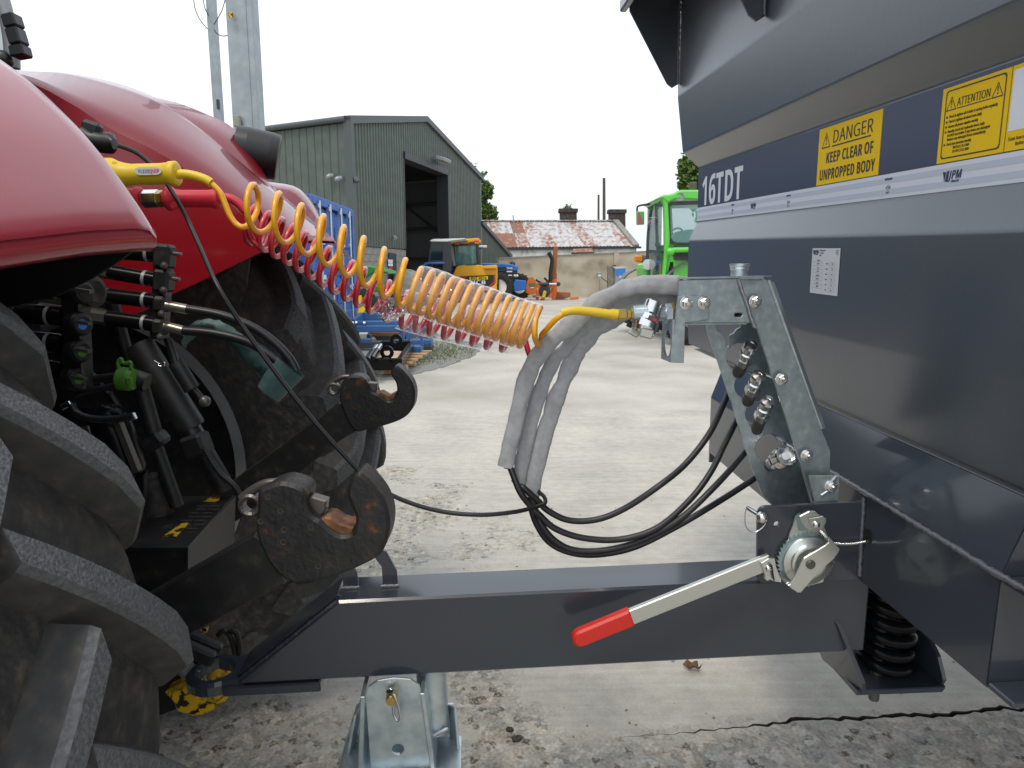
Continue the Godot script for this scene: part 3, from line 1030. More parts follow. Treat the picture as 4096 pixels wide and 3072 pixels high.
func spring_unit(t: Node3D) -> void:
	var PS2: Material = M.paint_smooth
	# cup hanging under the drawbar's end: two cheeks, floor, back
	var cup := part("spring_bracket", ab_plate(mb(), [[0.82, 0.50], [0.82, 0.388], [0.985, 0.384], [0.985, 0.50], [0.93, 0.655], [0.82, 0.655]], -1.40, -1.39, [], 0.002), PS2, t)
	part("cheek", mb().plate([T(0.724, 0.565, -1.29), T(0.735, 0.553, -1.25), T(0.78, 0.425, -1.235), T(0.795, 0.393, -1.25), T(0.795, 0.393, -1.385), T(0.724, 0.485, -1.385), T(0.724, 0.565, -1.385)], EX * 0.008), PS2, cup)
	part("cheek", mb().plate([T(0.968, 0.5, -1.34), T(0.975, 0.45, -1.28), T(0.978, 0.41, -1.26), T(0.974, 0.387, -1.27), T(0.974, 0.387, -1.385), T(0.968, 0.5, -1.385)], EX * 0.008), PS2, cup)
	part("floor", ab_plate(mb(), [[0.79, 0.388], [0.972, 0.384], [0.978, 0.392], [0.978, 0.398], [0.79, 0.40]], -1.39, -1.255, [], 0.002), PS2, cup)
	part("web", ab_plate(mb(), [[0.735, 0.655], [0.775, 0.655], [0.775, 0.52], [0.768, 0.5], [0.735, 0.5]], -1.345, -1.337), PS2, cup)
	# coil spring
	var g := mb()
	var p := []
	for i in 8 * 22 + 1:
		var an := TAU * i / 22.0
		p.append(T(0.887, 0.413 + 0.265 * i / (8.0 * 22.0), -1.328) + (EX * cos(an) + EZ * sin(an)) * 0.049)
	g.tube(p, 0.0125, 12)
	part("coil_spring", g, M.black_gloss, t)
	part("spring_rod", mb().lathe(T(0.862, 0.337, -1.31), EY, [Vector2(0, 0), Vector2(0.01, 0), Vector2(0.011, 0.004), Vector2(0.011, 0.33), Vector2(0, 0.33)], 16), M.steel_dark, t)
	part("spring_cap", mb().lathe(T(0.887, 0.665, -1.328), EY, [Vector2(0, 0), Vector2(0.072, 0), Vector2(0.072, 0.012), Vector2(0, 0.012)], 24), PS2, t)

func jack(t: Node3D) -> void:
	var G: Material = M.galv_bright
	var base := part("jack_leg", ab_plate(mb(), [[-0.196, 0.295], [-0.197, 0.462], [-0.19, 0.482], [-0.172, 0.494], [-0.141, 0.498], [-0.11, 0.493], [-0.094, 0.48], [-0.089, 0.462], [-0.075, 0.30], [-0.06, 0.1], [-0.215, 0.1]], -1.242, -1.236, [ring(T(-0.141, 0.343, -1.242), EX, EY, 0.0115, 14)], 0.001), G, t)
	for k in [[-0.201, -0.232, -0.005], [-0.088, -0.058, 0.006]]:
		var g := mb()
		ab_plate(g, [[k[0] - 0.004, 0.468], [k[0] + 0.004, 0.468], [k[1] + 0.006, 0.1], [k[1] - 0.006, 0.1]], -1.31, -1.226, [], 0.0015)
		part("side_flange", g, G, base)
	part("outer_tube", mb().lathe(T(-0.075, 0.33, -1.31), EY, [Vector2(0.031, 0), Vector2(0.031, 0.17), Vector2(0.027, 0.17), Vector2(0, 0.17)], 28), G, t)
	var bp := part("foot_channel", ab_plate(mb(), [[-0.235, 0.375], [-0.035, 0.36], [-0.02, 0.08], [-0.33, 0.08]], -1.345, -1.338, [], 0.001), G, t)
	part("wing", mb().plate([T(-0.046, 0.36, -1.338), T(-0.028, 0.383, -1.30), T(-0.02, 0.23, -1.285), T(-0.032, 0.1, -1.3), T(-0.036, 0.1, -1.338)], EX * 0.006, [], 0.001), G, bp)
	part("wing", mb().plate([T(-0.226, 0.39, -1.33), T(-0.245, 0.38, -1.3), T(-0.3, 0.09, -1.27), T(-0.3, 0.09, -1.34)], EX * 0.006, [], 0.001), G, bp)
	part("base_plate", tbox(mb(), -0.26, -0.02, 0.285, 0.293, -1.33, -1.2, 0.002), G, t)
	bead([T(-0.2, 0.296, -1.232), T(-0.08, 0.296, -1.232)], 0.005, M.weld, base, 14)
	bead([T(-0.105, 0.345, -1.283), T(-0.075, 0.338, -1.276), T(-0.046, 0.345, -1.285)], 0.006, M.weld, base, 15)
	var pin := part("locking_pin", mb().lathe(T(-0.146, 0.464, -1.25), EZ, [Vector2(0, 0), Vector2(0.0105, 0), Vector2(0.0105, 0.034), Vector2(0.009, 0.037), Vector2(0, 0.037)], 18), M.brass, t)
	var lp := spline([T(-0.147, 0.486, -1.222), T(-0.14, 0.478, -1.215), T(-0.133, 0.455, -1.214), T(-0.131, 0.43, -1.216), T(-0.136, 0.418, -1.219), T(-0.143, 0.43, -1.222), T(-0.144, 0.455, -1.221), T(-0.146, 0.474, -1.222)], 5)
	part("linch_ring", mb().tube(lp, 0.0022, 7), M.chrome, pin)
	part("linch_pin", mb().tube([T(-0.152, 0.478, -1.224), T(-0.139, 0.482, -1.217)], 0.005, 10), M.chrome, pin)

func winch(t: Node3D) -> void:
	var out := vs([0.4691, 0.7548, -1.2561, 0.4637, 0.8409, -1.2531, 0.464, 0.8493, -1.2529, 0.4662, 0.8553, -1.2528, 0.47, 0.8594, -1.2529, 0.4757, 0.8617, -1.2532, 0.6636, 0.8674, -1.2645, 0.6793, 0.7074, -1.2705, 0.4922, 0.7059, -1.2591, 0.4839, 0.7055, -1.2586, 0.4764, 0.7095, -1.258, 0.4717, 0.7172, -1.2575])
	var pl := part("winch_plate", mb().plate(out, EZ * 0.008, [ring(Vector3(0.5017, 0.826, -1.2559), EX, EY, 0.0056, 12)], 0.0008), M.paint_smooth, t)
	# spring cotter on the plate's corner
	var pin := part("hitch_pin", mb().tube([Vector3(0.4579, 0.8448, -1.2847), Vector3(0.4713, 0.8417, -1.2415)], 0.0042, 10), M.chrome, pl)
	part("pin_head", mb().ball(Vector3(0.4694, 0.8431, -1.2374), 0.0115), M.chrome, pin)
	part("wire_loop", mb().tube(spline(vs([0.47, 0.8392, -1.2375, 0.4769, 0.8347, -1.2381, 0.4742, 0.8263, -1.2382, 0.466, 0.818, -1.2379, 0.4549, 0.8132, -1.2374, 0.4448, 0.8185, -1.2366, 0.4381, 0.8305, -1.2358, 0.4367, 0.8507, -1.2351, 0.4386, 0.8624, -1.2349]), 5), 0.0011, 6), M.chrome, pin)
	# winch itself
	var W := Node3D.new()
	W.name = "ratchet_winch"
	t.add_child(W, true)
	var Z: Material = M.zinc
	var o := Vector3(0.5611, 0.7561, -1.2517)
	var g := mb()
	# ratchet wheel with teeth
	var k := 40
	var gear := []
	for i in k:
		var a0 := TAU * i / k
		gear.append(o + EX * cos(a0) * 0.0575 + EY * sin(a0) * 0.0575)
		gear.append(o + EX * cos(a0 + 0.13) * 0.0525 + EY * sin(a0 + 0.13) * 0.0525)
	g.plate(gear, EZ * 0.006)
	part("ratchet_wheel", g, M.zinc_blue, W)
	part("back_frame", mb().plate(vs([0.5369, 0.8429, -1.2475, 0.5664, 0.8537, -1.249, 0.5813, 0.8443, -1.2502, 0.6045, 0.795, -1.2532, 0.6097, 0.7777, -1.254, 0.6006, 0.7069, -1.2557, 0.5419, 0.6923, -1.2525, 0.5291, 0.704, -1.2514, 0.5137, 0.7182, -1.25, 0.5257, 0.8068, -1.248]), EZ * 0.004, [], 0.0008), Z, W)
	var oo := o + EZ * 0.006 + EX * 0.0035 - EY * 0.0025
	part("drum", mb().lathe(oo, EZ, [Vector2(0.0495, 0), Vector2(0.0495, 0.003), Vector2(0.048, 0.005), Vector2(0.037, 0.0055), Vector2(0.0355, 0.009), Vector2(0.034, 0.0115), Vector2(0.022, 0.0105), Vector2(0.019, 0.0065), Vector2(0.0, 0.0065)], 40, true), Z, W)
	# bent strap over the drum
	var sa := vs([0.591, 0.8108, -1.2258, 0.5908, 0.8, -1.2261, 0.5844, 0.7942, -1.2259, 0.5459, 0.7698, -1.2243, 0.541, 0.759, -1.2243, 0.5304, 0.7313, -1.2245, 0.5233, 0.718, -1.2245, 0.5189, 0.7157, -1.2243, 0.5388, 0.7003, -1.226, 0.5458, 0.7, -1.2265, 0.5574, 0.7157, -1.2267, 0.5838, 0.7481, -1.2273, 0.6022, 0.7646, -1.2279, 0.6113, 0.779, -1.228, 0.6136, 0.7862, -1.2279, 0.6039, 0.7961, -1.227])
	part("strap", mb().plate(sa, EZ * 0.0045, [], 0.001), Z, W)
	part("strap_end", mb().plate([Vector3(0.5829, 0.8127, -1.2513), Vector3(0.589, 0.8101, -1.2517), Vector3(0.5926, 0.806, -1.226), Vector3(0.5909, 0.7988, -1.2261), Vector3(0.5896, 0.8028, -1.234)], EZ * 0.004), Z, W)
	part("strap_end", mb().plate([Vector3(0.5137, 0.7182, -1.25), Vector3(0.5158, 0.7219, -1.25), Vector3(0.5244, 0.7192, -1.2246), Vector3(0.5189, 0.7157, -1.2243)], EZ * 0.004), Z, W)
	part("spindle", mb().lathe(Vector3(0.5591, 0.7573, -1.2255), EZ, [Vector2(0.0088, 0), Vector2(0.0088, 0.007), Vector2(0.0072, 0.0085), Vector2(0, 0.0085)], 18), M.steel_dark, W)
	# top pawl housing
	part("pawl_housing", mb().plate(vs([0.5342, 0.8501, -1.2311, 0.5519, 0.8592, -1.2319, 0.5635, 0.859, -1.2326, 0.5735, 0.8504, -1.2335, 0.5856, 0.8442, -1.2344, 0.5868, 0.8381, -1.2347, 0.5817, 0.8239, -1.2348, 0.575, 0.8198, -1.2345, 0.5551, 0.8221, -1.2332, 0.5477, 0.8271, -1.2326, 0.5399, 0.8368, -1.2319]), EZ * 0.006, [], 0.001), Z, W)
	part("pawl_housing", mb().plate([Vector3(0.5359, 0.8443, -1.2454), Vector3(0.5342, 0.8501, -1.2311), Vector3(0.5598, 0.8208, -1.2336), Vector3(0.5267, 0.8092, -1.2479)], EZ * 0.003), M.zinc_blue, W)
	part("pawl_cover", mb().plate(vs([0.5501, 0.8468, -1.2241, 0.5767, 0.8515, -1.2256, 0.5827, 0.8425, -1.2263, 0.5771, 0.8271, -1.2264, 0.5699, 0.8237, -1.2261, 0.5551, 0.8348, -1.2248]), EZ * 0.004, [], 0.001), Z, W)
	part("pawl_pin", mb().lathe(Vector3(0.5641, 0.8357, -1.2223), EZ, [Vector2(0.0068, 0), Vector2(0.0068, 0.004), Vector2(0.004, 0.007), Vector2(0, 0.0076)], 16, true), M.chrome, W)
	# handle pawl and lever
	part("lever_pawl", mb().plate(vs([0.4661, 0.7602, -1.2257, 0.4799, 0.7695, -1.2263, 0.4916, 0.7686, -1.227, 0.4964, 0.7502, -1.2279, 0.5062, 0.7291, -1.2291, 0.5081, 0.7192, -1.2296, 0.4963, 0.7214, -1.2288, 0.4854, 0.726, -1.228, 0.481, 0.7231, -1.2278, 0.4754, 0.7276, -1.2273, 0.4754, 0.7349, -1.2271]), EZ * 0.006, [], 0.001), Z, W)
	part("pawl_pin", mb().lathe(Vector3(0.4807, 0.7493, -1.2219), EZ, [Vector2(0.0065, 0), Vector2(0.0065, 0.004), Vector2(0.004, 0.007), Vector2(0, 0.0076)], 16, true), M.chrome, W)
	part("pawl_spring", mb().tube(spline([Vector3(0.4815, 0.7588, -1.2167), Vector3(0.4853, 0.7551, -1.217), Vector3(0.4888, 0.7392, -1.2177), Vector3(0.492, 0.7269, -1.2183)], 4), 0.0016, 6), M.black_steel, W)
	var a := Vector3(0.4876, 0.7588, -1.2331)
	var b := Vector3(0.2039, 0.6556, -1.1999)
	var c := Vector3(0.1275, 0.6275, -1.1911)
	var lever := part("lever", mb().bar(a, b, 0.031, 0.011, EY, 0.0015), Z, W)
	var dir := (b - a).normalized()
	var up := (EY - dir * EY.dot(dir)).normalized()
	g = mb()
	var gp := []
	var e := Vector3(0.2224, 0.6631, -1.2018)
	gp.append(e + up * 0.0175)
	for i in 9:
		var an := PI / 2 + PI * i / 8.0
		gp.append(c - dir * cos(an) * 0.0165 + up * sin(an) * 0.0168)
	gp.append(e - up * 0.0175)
	g.plate(gp, dir.cross(up).normalized() * 0.02, [], 0.004)
	var grip := part("grip", g, M.red_grip, W)
	grip.position += world_of(W).basis.inverse() * (-dir.cross(up).normalized() * 0.01)
	grip.set_meta("label", "red plastic grip of the winch lever")
	# wire rope to the chassis
	var rope := Node3D.new()
	rope.name = "wire_rope"
	t.add_child(rope, true)
	var r0 := Vector3(0.6083, 0.7905, -1.2405)
	var r1 := Vector3(0.6803, 0.7915, -1.2499)
	for s in 3:
		var pth := []
		for i in 61:
			var tt := i / 60.0
			var mid := r0.lerp(r1, tt) - EY * 0.004 * sin(PI * tt)
			pth.append(mid + (EY * cos(tt * 50.0 + s * TAU / 3) + EZ * sin(tt * 50.0 + s * TAU / 3)) * 0.0013)
		part("strand", mb().tube(pth, 0.0015, 6), M.chrome, rope)
	part("rope_hole", mb().lathe(Vector3(0.6742, 0.8039, -1.2432), -EX, [Vector2(0.014, 0.0), Vector2(0.012, 0.0006), Vector2(0, 0.0006)], 18), M.black_steel, t)

func coupler(o: Vector3, ax: Vector3, s: float, female: bool, parent: Node3D, tail: float) -> void:
	var n := Node3D.new()
	n.name = "hydraulic_coupler"
	parent.add_child(n, true)
	ax = ax.normalized()
	if female:
		part("body", mb().lathe(o - ax * 0.07 * s, ax, [Vector2(0.011, -0.02), Vector2(0.011, 0), Vector2(0.014, 0.002), Vector2(0.016, 0.02), Vector2(0.018, 0.022), Vector2(0.018, 0.03), Vector2(0.0165, 0.032), Vector2(0.0165, 0.04), Vector2(0.0215, 0.043), Vector2(0.0215, 0.066), Vector2(0.02, 0.07), Vector2(0.0165, 0.07), Vector2(0.0155, 0.058), Vector2(0.0, 0.058)], 26), M.chrome, n)
		part("poppet", mb().lathe(o - ax * 0.013 * s, ax, [Vector2(0.0075, 0), Vector2(0.0075, 0.008), Vector2(0, 0.009)], 16), M.plate_white, n)
	else:
		part("body", mb().lathe(o - ax * 0.062 * s, ax, [Vector2(0.0123, 0.02), Vector2(0.0123, 0.028), Vector2(0.0137, 0.03), Vector2(0.0137, 0.036), Vector2(0.0107, 0.038), Vector2(0.0107, 0.042), Vector2(0.0133, 0.044), Vector2(0.0137, 0.056), Vector2(0.0123, 0.061), Vector2(0.0065, 0.062), Vector2(0.0059, 0.0605), Vector2(0, 0.0615)], 24), M.chrome, n)
		part("hexagon", mb().lathe(o - ax * 0.062 * s, ax, [Vector2(0, 0), Vector2(0.0137, 0), Vector2(0.0149, 0.002), Vector2(0.0149, 0.017), Vector2(0.0137, 0.02), Vector2(0, 0.02)], 6), M.chrome, n)
	part("ferrule", mb().lathe(o - ax * (0.062 + tail) * s, ax, [Vector2(0, 0), Vector2(0.0111, 0), Vector2(0.0120, 0.003), Vector2(0.0120, tail - 0.004), Vector2(0.0104, tail), Vector2(0, tail)], 18), M.steel_dark, n)

func hose_stand(t: Node3D) -> void:
	var G: Material = M.galv
	var S := Node3D.new()
	S.name = "hose_stand"
	t.add_child(S, true)
	var c0 := -1.275
	# near flange: the sloping leg and the arm in one plate with a rounded inner corner
	var fr := vs([0.2991, 1.2834, -1.2563, 0.4132, 1.2863, -1.2632, 0.4567, 1.2862, -1.2659, 0.4641, 1.2824, -1.2664, 0.5148, 1.1684, -1.2731, 0.5895, 1.0026, -1.2828, 0.6113, 0.9596, -1.2855, 0.6191, 0.8568, -1.2892, 0.5845, 0.8576, -1.2871, 0.4501, 1.1964, -1.2683, 0.446, 1.2019, -1.2678, 0.4395, 1.2056, -1.2673, 0.4276, 1.2066, -1.2666, 0.3019, 1.205, -1.2589])
	part("side_plate", mb().plate(fr, EZ * -0.005, [vs([0.408, 1.2237, -1.2648, 0.4197, 1.2242, -1.2655, 0.4221, 1.2206, -1.2658, 0.4201, 1.217, -1.2658, 0.409, 1.2164, -1.2651, 0.4063, 1.22, -1.2648])], 0.0012), G, S)
	# web at the back carrying the couplers, with cut-outs
	var wb := vs([0.3788, 1.2026, -1.3509, 0.3864, 1.1733, -1.3523, 0.4096, 1.117, -1.3555, 0.4456, 1.0255, -1.3605, 0.4791, 0.9314, -1.3655, 0.5184, 0.8417, -1.3707, 0.5411, 0.8195, -1.3728, 0.6243, 0.8177, -1.378, 0.5923, 0.9047, -1.3733, 0.4811, 1.1989, -1.3573])
	var holes := []
	var hl := [Vector3(0.4249, 1.1895, -1.3541), Vector3(0.4393, 1.1329, -1.3568)]
	holes.append(vs([0.3981, 1.1956, -1.3523, 0.4027, 1.1989, -1.3525, 0.4433, 1.1994, -1.3549, 0.449, 1.1954, -1.3554, 0.4493, 1.19, -1.3556, 0.442, 1.1867, -1.3553, 0.4364, 1.1787, -1.3552, 0.4285, 1.1747, -1.3548, 0.4288, 1.1532, -1.3555, 0.4259, 1.1516, -1.3554, 0.421, 1.1533, -1.355, 0.4196, 1.1654, -1.3546, 0.4134, 1.1775, -1.3538, 0.4022, 1.1842, -1.3529]))
	holes.append(ring(Vector3(0.4488, 1.1333, -1.3573), EX, EY, 0.026, 14))
	holes.append(ring(Vector3(0.4695, 1.0745, -1.3605), EX, EY, 0.026, 14))
	holes.append(ring(Vector3(0.4956, 1.0163, -1.3639), EX, EY, 0.026, 14))
	holes.append(ring(Vector3(0.525, 0.943, -1.368), EX, EY, 0.031, 16))
	part("web_plate", mb().plate(wb, EZ * -0.005, holes, 0.001), G, S)
	part("arm_back", mb().plate(vs([0.3324, 1.2796, -1.3487, 0.4962, 1.282, -1.3586, 0.5023, 1.1986, -1.3616, 0.3368, 1.2026, -1.3513]), EZ * -0.005), G, S)
	# top of the arm and the outer edge of the leg close the channel
	part("arm_top", mb().plate([Vector3(0.2979, 1.2846, -1.2552), Vector3(0.4563, 1.2874, -1.2648), Vector3(0.5077, 1.2871, -1.3642), Vector3(0.3302, 1.2834, -1.3534)], EY * 0.004, [], 0.001), G, S)
	part("leg_edge", mb().plate([Vector3(0.4645, 1.2824, -1.2675), Vector3(0.59, 1.0023, -1.2839), Vector3(0.6353, 0.982, -1.3715), Vector3(0.5079, 1.2764, -1.3545)], EX * 0.004), G, S)
	part("arm_shelf", mb().plate([Vector3(0.3042, 1.2059, -1.264), Vector3(0.4325, 1.2062, -1.2719), Vector3(0.4634, 1.2057, -1.354), Vector3(0.3315, 1.2046, -1.3459)], EY * -0.004), G, S)
	bead(vs([0.4092, 1.2845, -1.26, 0.4173, 1.2631, -1.2612, 0.4273, 1.2421, -1.2624, 0.4369, 1.215, -1.2639, 0.4465, 1.1973, -1.265]), 0.0035, M.weld, S, 31)
	bead(vs([0.4091, 1.2863, -1.2599, 0.4274, 1.2863, -1.2611, 0.455, 1.2863, -1.2627]), 0.0028, M.weld, S, 32)
	# foot gusset beside the leg
	part("foot", mb().plate(vs([0.561, 0.9177, -1.2637, 0.6207, 0.9166, -1.2674, 0.6233, 0.8962, -1.2682, 0.6223, 0.8639, -1.2691, 0.5788, 0.8648, -1.2664]), EZ * 0.005, [], 0.001), G, S)
	bead(vs([0.615, 0.9165, -1.262, 0.6001, 0.8983, -1.2617, 0.6044, 0.8881, -1.2623, 0.5887, 0.8782, -1.2616]), 0.004, M.weld, S, 33)
	bolt("bolt", Vector3(0.6053, 0.8965, -1.2621), EZ, 0.007, S)
	# stub on top
	part("stub_tube", mb().lathe(Vector3(0.4241, 1.2895, -1.3038) - EY * 0.002, EY, [Vector2(0.0155, 0), Vector2(0.0155, 0.014), Vector2(0.017, 0.016), Vector2(0.0165, 0.02), Vector2(0.0182, 0.022), Vector2(0.0182, 0.0255), Vector2(0.014, 0.0255), Vector2(0.0135, 0.02), Vector2(0, 0.02)], 28), M.galv_bright, S)
	# left mounting angle hanging below
	part("mount_angle", mb().plate(vs([0.2985, 1.254, -1.2501, 0.3117, 1.2557, -1.2509, 0.3503, 1.2551, -1.2533, 0.3551, 1.2515, -1.2537, 0.3579, 1.2126, -1.2551, 0.3147, 1.2067, -1.2526, 0.3153, 1.133, -1.255, 0.2936, 1.1338, -1.2536, 0.2929, 1.1705, -1.2524]), EZ * -0.006, [], 0.001), G, S)
	part("mount_flange", mb().plate([Vector3(0.2907, 1.2128, -1.251), Vector3(0.2924, 1.1338, -1.2535), Vector3(0.2872, 1.133, -1.3204), Vector3(0.2882, 1.2082, -1.3181)], EX * 0.004, [ring((Vector3(0.2902, 1.1672, -1.2844)), EZ, EY, 0.026, 16)]), G, S)
	for p in [Vector3(0.3131, 1.2422, -1.2494), Vector3(0.3459, 1.2427, -1.2514), Vector3(0.4404, 1.2454, -1.2571), Vector3(0.5, 1.1019, -1.2652), Vector3(0.5606, 0.9536, -1.2736)]:
		bolt("bolt", p, EZ, 0.0068, S)
	part("spacer_bolt", mb().tube([Vector3(0.5009, 1.0998, -1.3596), Vector3(0.4901, 1.1039, -1.2786)], 0.0045, 10), M.chrome, S)
	part("spacer_bolt", mb().tube([Vector3(0.5615, 0.9534, -1.3679), Vector3(0.5481, 0.9609, -1.2866)], 0.0045, 10), M.chrome, S)
	# couplers pushed through the web
	for k in [[Vector3(0.4512, 1.1637, -1.2944), Vector3(0.4506, 1.0937, -1.3667)], [Vector3(0.4703, 1.1051, -1.2974), Vector3(0.4742, 1.0356, -1.37)], [Vector3(0.491, 1.0555, -1.3002), Vector3(0.4971, 0.9764, -1.3732)]]:
		var L: float = (k[0] as Vector3).distance_to(k[1])
		coupler(k[0], k[0] - k[1], 1.0, false, S, L - 0.066)
	coupler(Vector3(0.532, 0.9475, -1.2961), (Vector3(0.532, 0.9475, -1.2961)) - (Vector3(0.5266, 0.9, -1.3774)), 1.0, true, S, 0.022)
	# pipeline filter on the arm's end
	var Fl := Node3D.new()
	Fl.name = "air_line_filter"
	S.add_child(Fl, true)
	var ft := Vector3(0.2586, 1.2454, -1.265)
	var fb := Vector3(0.2387, 1.1909, -1.2555)
	var ax := (fb - ft).normalized()
	var L := ft.distance_to(fb)
	part("body", mb().lathe(ft, ax, [Vector2(0, 0), Vector2(0.0145, 0.0), Vector2(0.016, 0.0015), Vector2(0.016, L * 0.38), Vector2(0.0205, L * 0.45), Vector2(0.0215, L * 0.62), Vector2(0.0235, L * 0.66), Vector2(0.0235, L * 0.86), Vector2(0.0215, L), Vector2(0.018, L), Vector2(0.017, L * 0.9), Vector2(0, L * 0.9)], 32), M.chrome, Fl)
	part("clip", mb().bar(Vector3(0.2285, 1.193, -1.2317), Vector3(0.2525, 1.1868, -1.2334), 0.017, 0.006, EY, 0.002), M.zinc, Fl)
	part("clip", mb().bar(Vector3(0.2154, 1.1931, -1.264), Vector3(0.2325, 1.1834, -1.2653), 0.013, 0.006, EY, 0.002), M.zinc, Fl)
	part("inlet", mb().tube([Vector3(0.2193, 1.2236, -1.2583), Vector3(0.2434, 1.2251, -1.2597)], [0.0145, 0.0155], 20), M.galv_bright, Fl)
	part("outlet", mb().tube([Vector3(0.2673, 1.222, -1.2713), Vector3(0.2908, 1.2216, -1.2778)], 0.0125, 16), M.galv_bright, Fl)
	part("outlet_hexagon", mb().lathe(Vector3(0.2814, 1.2221, -1.2752), EX, [Vector2(0, 0), Vector2(0.017, 0), Vector2(0.0185, 0.002), Vector2(0.0185, 0.011), Vector2(0.017, 0.013), Vector2(0, 0.013)], 6), M.galv_bright, Fl)
	part("brass_nut", mb().lathe(Vector3(0.2899, 1.2224, -1.2777), EX, [Vector2(0, 0), Vector2(0.018, 0), Vector2(0.0195, 0.0015), Vector2(0.0195, 0.008), Vector2(0, 0.01)], 6), M.brass, Fl)
	part("badge", mb().bar(Vector3(0.2437, 1.2186, -1.2349), Vector3(0.2591, 1.2122, -1.234), 0.009, 0.003, EY, 0.001), M.steel_dark, Fl)
	part("badge_stripe", mb().bar(Vector3(0.2509, 1.215, -1.2339), Vector3(0.2581, 1.2122, -1.2334), 0.0045, 0.003, EY), M.red_plastic, Fl)


# a coil: turns through the centres, u from the centre to the top of a turn, w towards the back
func coil_path(cs: Array, us: Array, w: Vector3, steps := 20, from := 8.0, lean := 0.0) -> Array:
	var r := []
	for i in cs.size() - 1:
		var a: Vector3 = cs[maxi(i - 1, 0)]
		var d: Vector3 = cs[mini(i + 2, cs.size() - 1)]
		for k in steps:
			var t := float(k) / steps
			var c := (cs[i] as Vector3).cubic_interpolate(cs[i + 1], a, d, t)
			var u := (us[i] as Vector3).lerp(us[i + 1], t)
			var ww := w + Vector3(lean * clampf((i + t - from) * 0.5, 0.0, 1.0), 0, 0)
			r.append(c + u * cos(TAU * t) - ww * sin(TAU * t))
	r.append(cs[-1] + us[-1])
	return r

func film_tube(cs: Array, us: Array, w: Vector3, grow: float, sd: int, a0: int, a1: int) -> MB:
	var g := []
	var rs := RandomNumberGenerator.new()
	rs.seed = sd
	var nz := FastNoiseLite.new()
	nz.seed = sd
	nz.frequency = 0.9
	for i in range(a0, a1 + 1):
		for s in (5 if i < a1 else 1):
			var t := s / 5.0
			var c: Vector3 = (cs[i] as Vector3).lerp(cs[mini(i + 1, a1)], t)
			var u: Vector3 = (us[i] as Vector3).lerp(us[mini(i + 1, a1)], t)
			var row := []
			for k in 36:
				var an := TAU * k / 36.0
				var f := grow + 0.035 * nz.get_noise_3d(cos(an) * 2.0, sin(an) * 2.0, i + t)
				row.append(c + (u * cos(an) + w * sin(an)) * f)
			g.append(row)
	return mb().sheet(g, 0.0, true)

func sleeve(pts: Array, r0: float, r1: float, sd: int, label: String) -> void:
	var p := spline(pts, 7)
	var nz := FastNoiseLite.new()
	nz.seed = sd
	nz.frequency = 0.1
	var rr := []
	var pp := []
	var k := p.size()
	for i in k:
		var t := float(i) / (k - 1)
		var f := 1.0 + 0.36 * nz.get_noise_2d(i, 0) * sin(PI * minf(t * 1.25, 1.0))
		rr.append(lerpf(r0, r1, t) * f)
		pp.append(p[i] + Vector3(0, 0.006, 0.004) * nz.get_noise_2d(i, 40) * sin(PI * t))
	var g := mb()
	# woven tube with lengthwise folds
	var rows := []
	for i in k:
		var tg: Vector3 = ((pp[mini(i + 1, k - 1)] - pp[maxi(i - 1, 0)]) as Vector3).normalized()
		var zz := Vector3(0, 0, 1)
		zz = (zz - tg * zz.dot(tg)).normalized()
		var yy := tg.cross(zz)
		var row := []
		for j in 28:
			var an := TAU * j / 28.0
			var f := 1.0 + 0.13 * nz.get_noise_2d(i * 0.8, 90 + 14.0 * cos(an)) + 0.1 * cos(2.0 * an + nz.get_noise_2d(i * 0.7, 170) * 4.0)
			row.append(pp[i] + (yy * cos(an) * 1.08 + zz * sin(an) * 0.6) * rr[i] * f)
		rows.append(row)
	g.sheet(rows, 0.0012, true)
	solo("hose_sleeve", g, M.sleeve, label, "hose sleeve", pts[pts.size() - 1], "grey fabric hose sleeves")

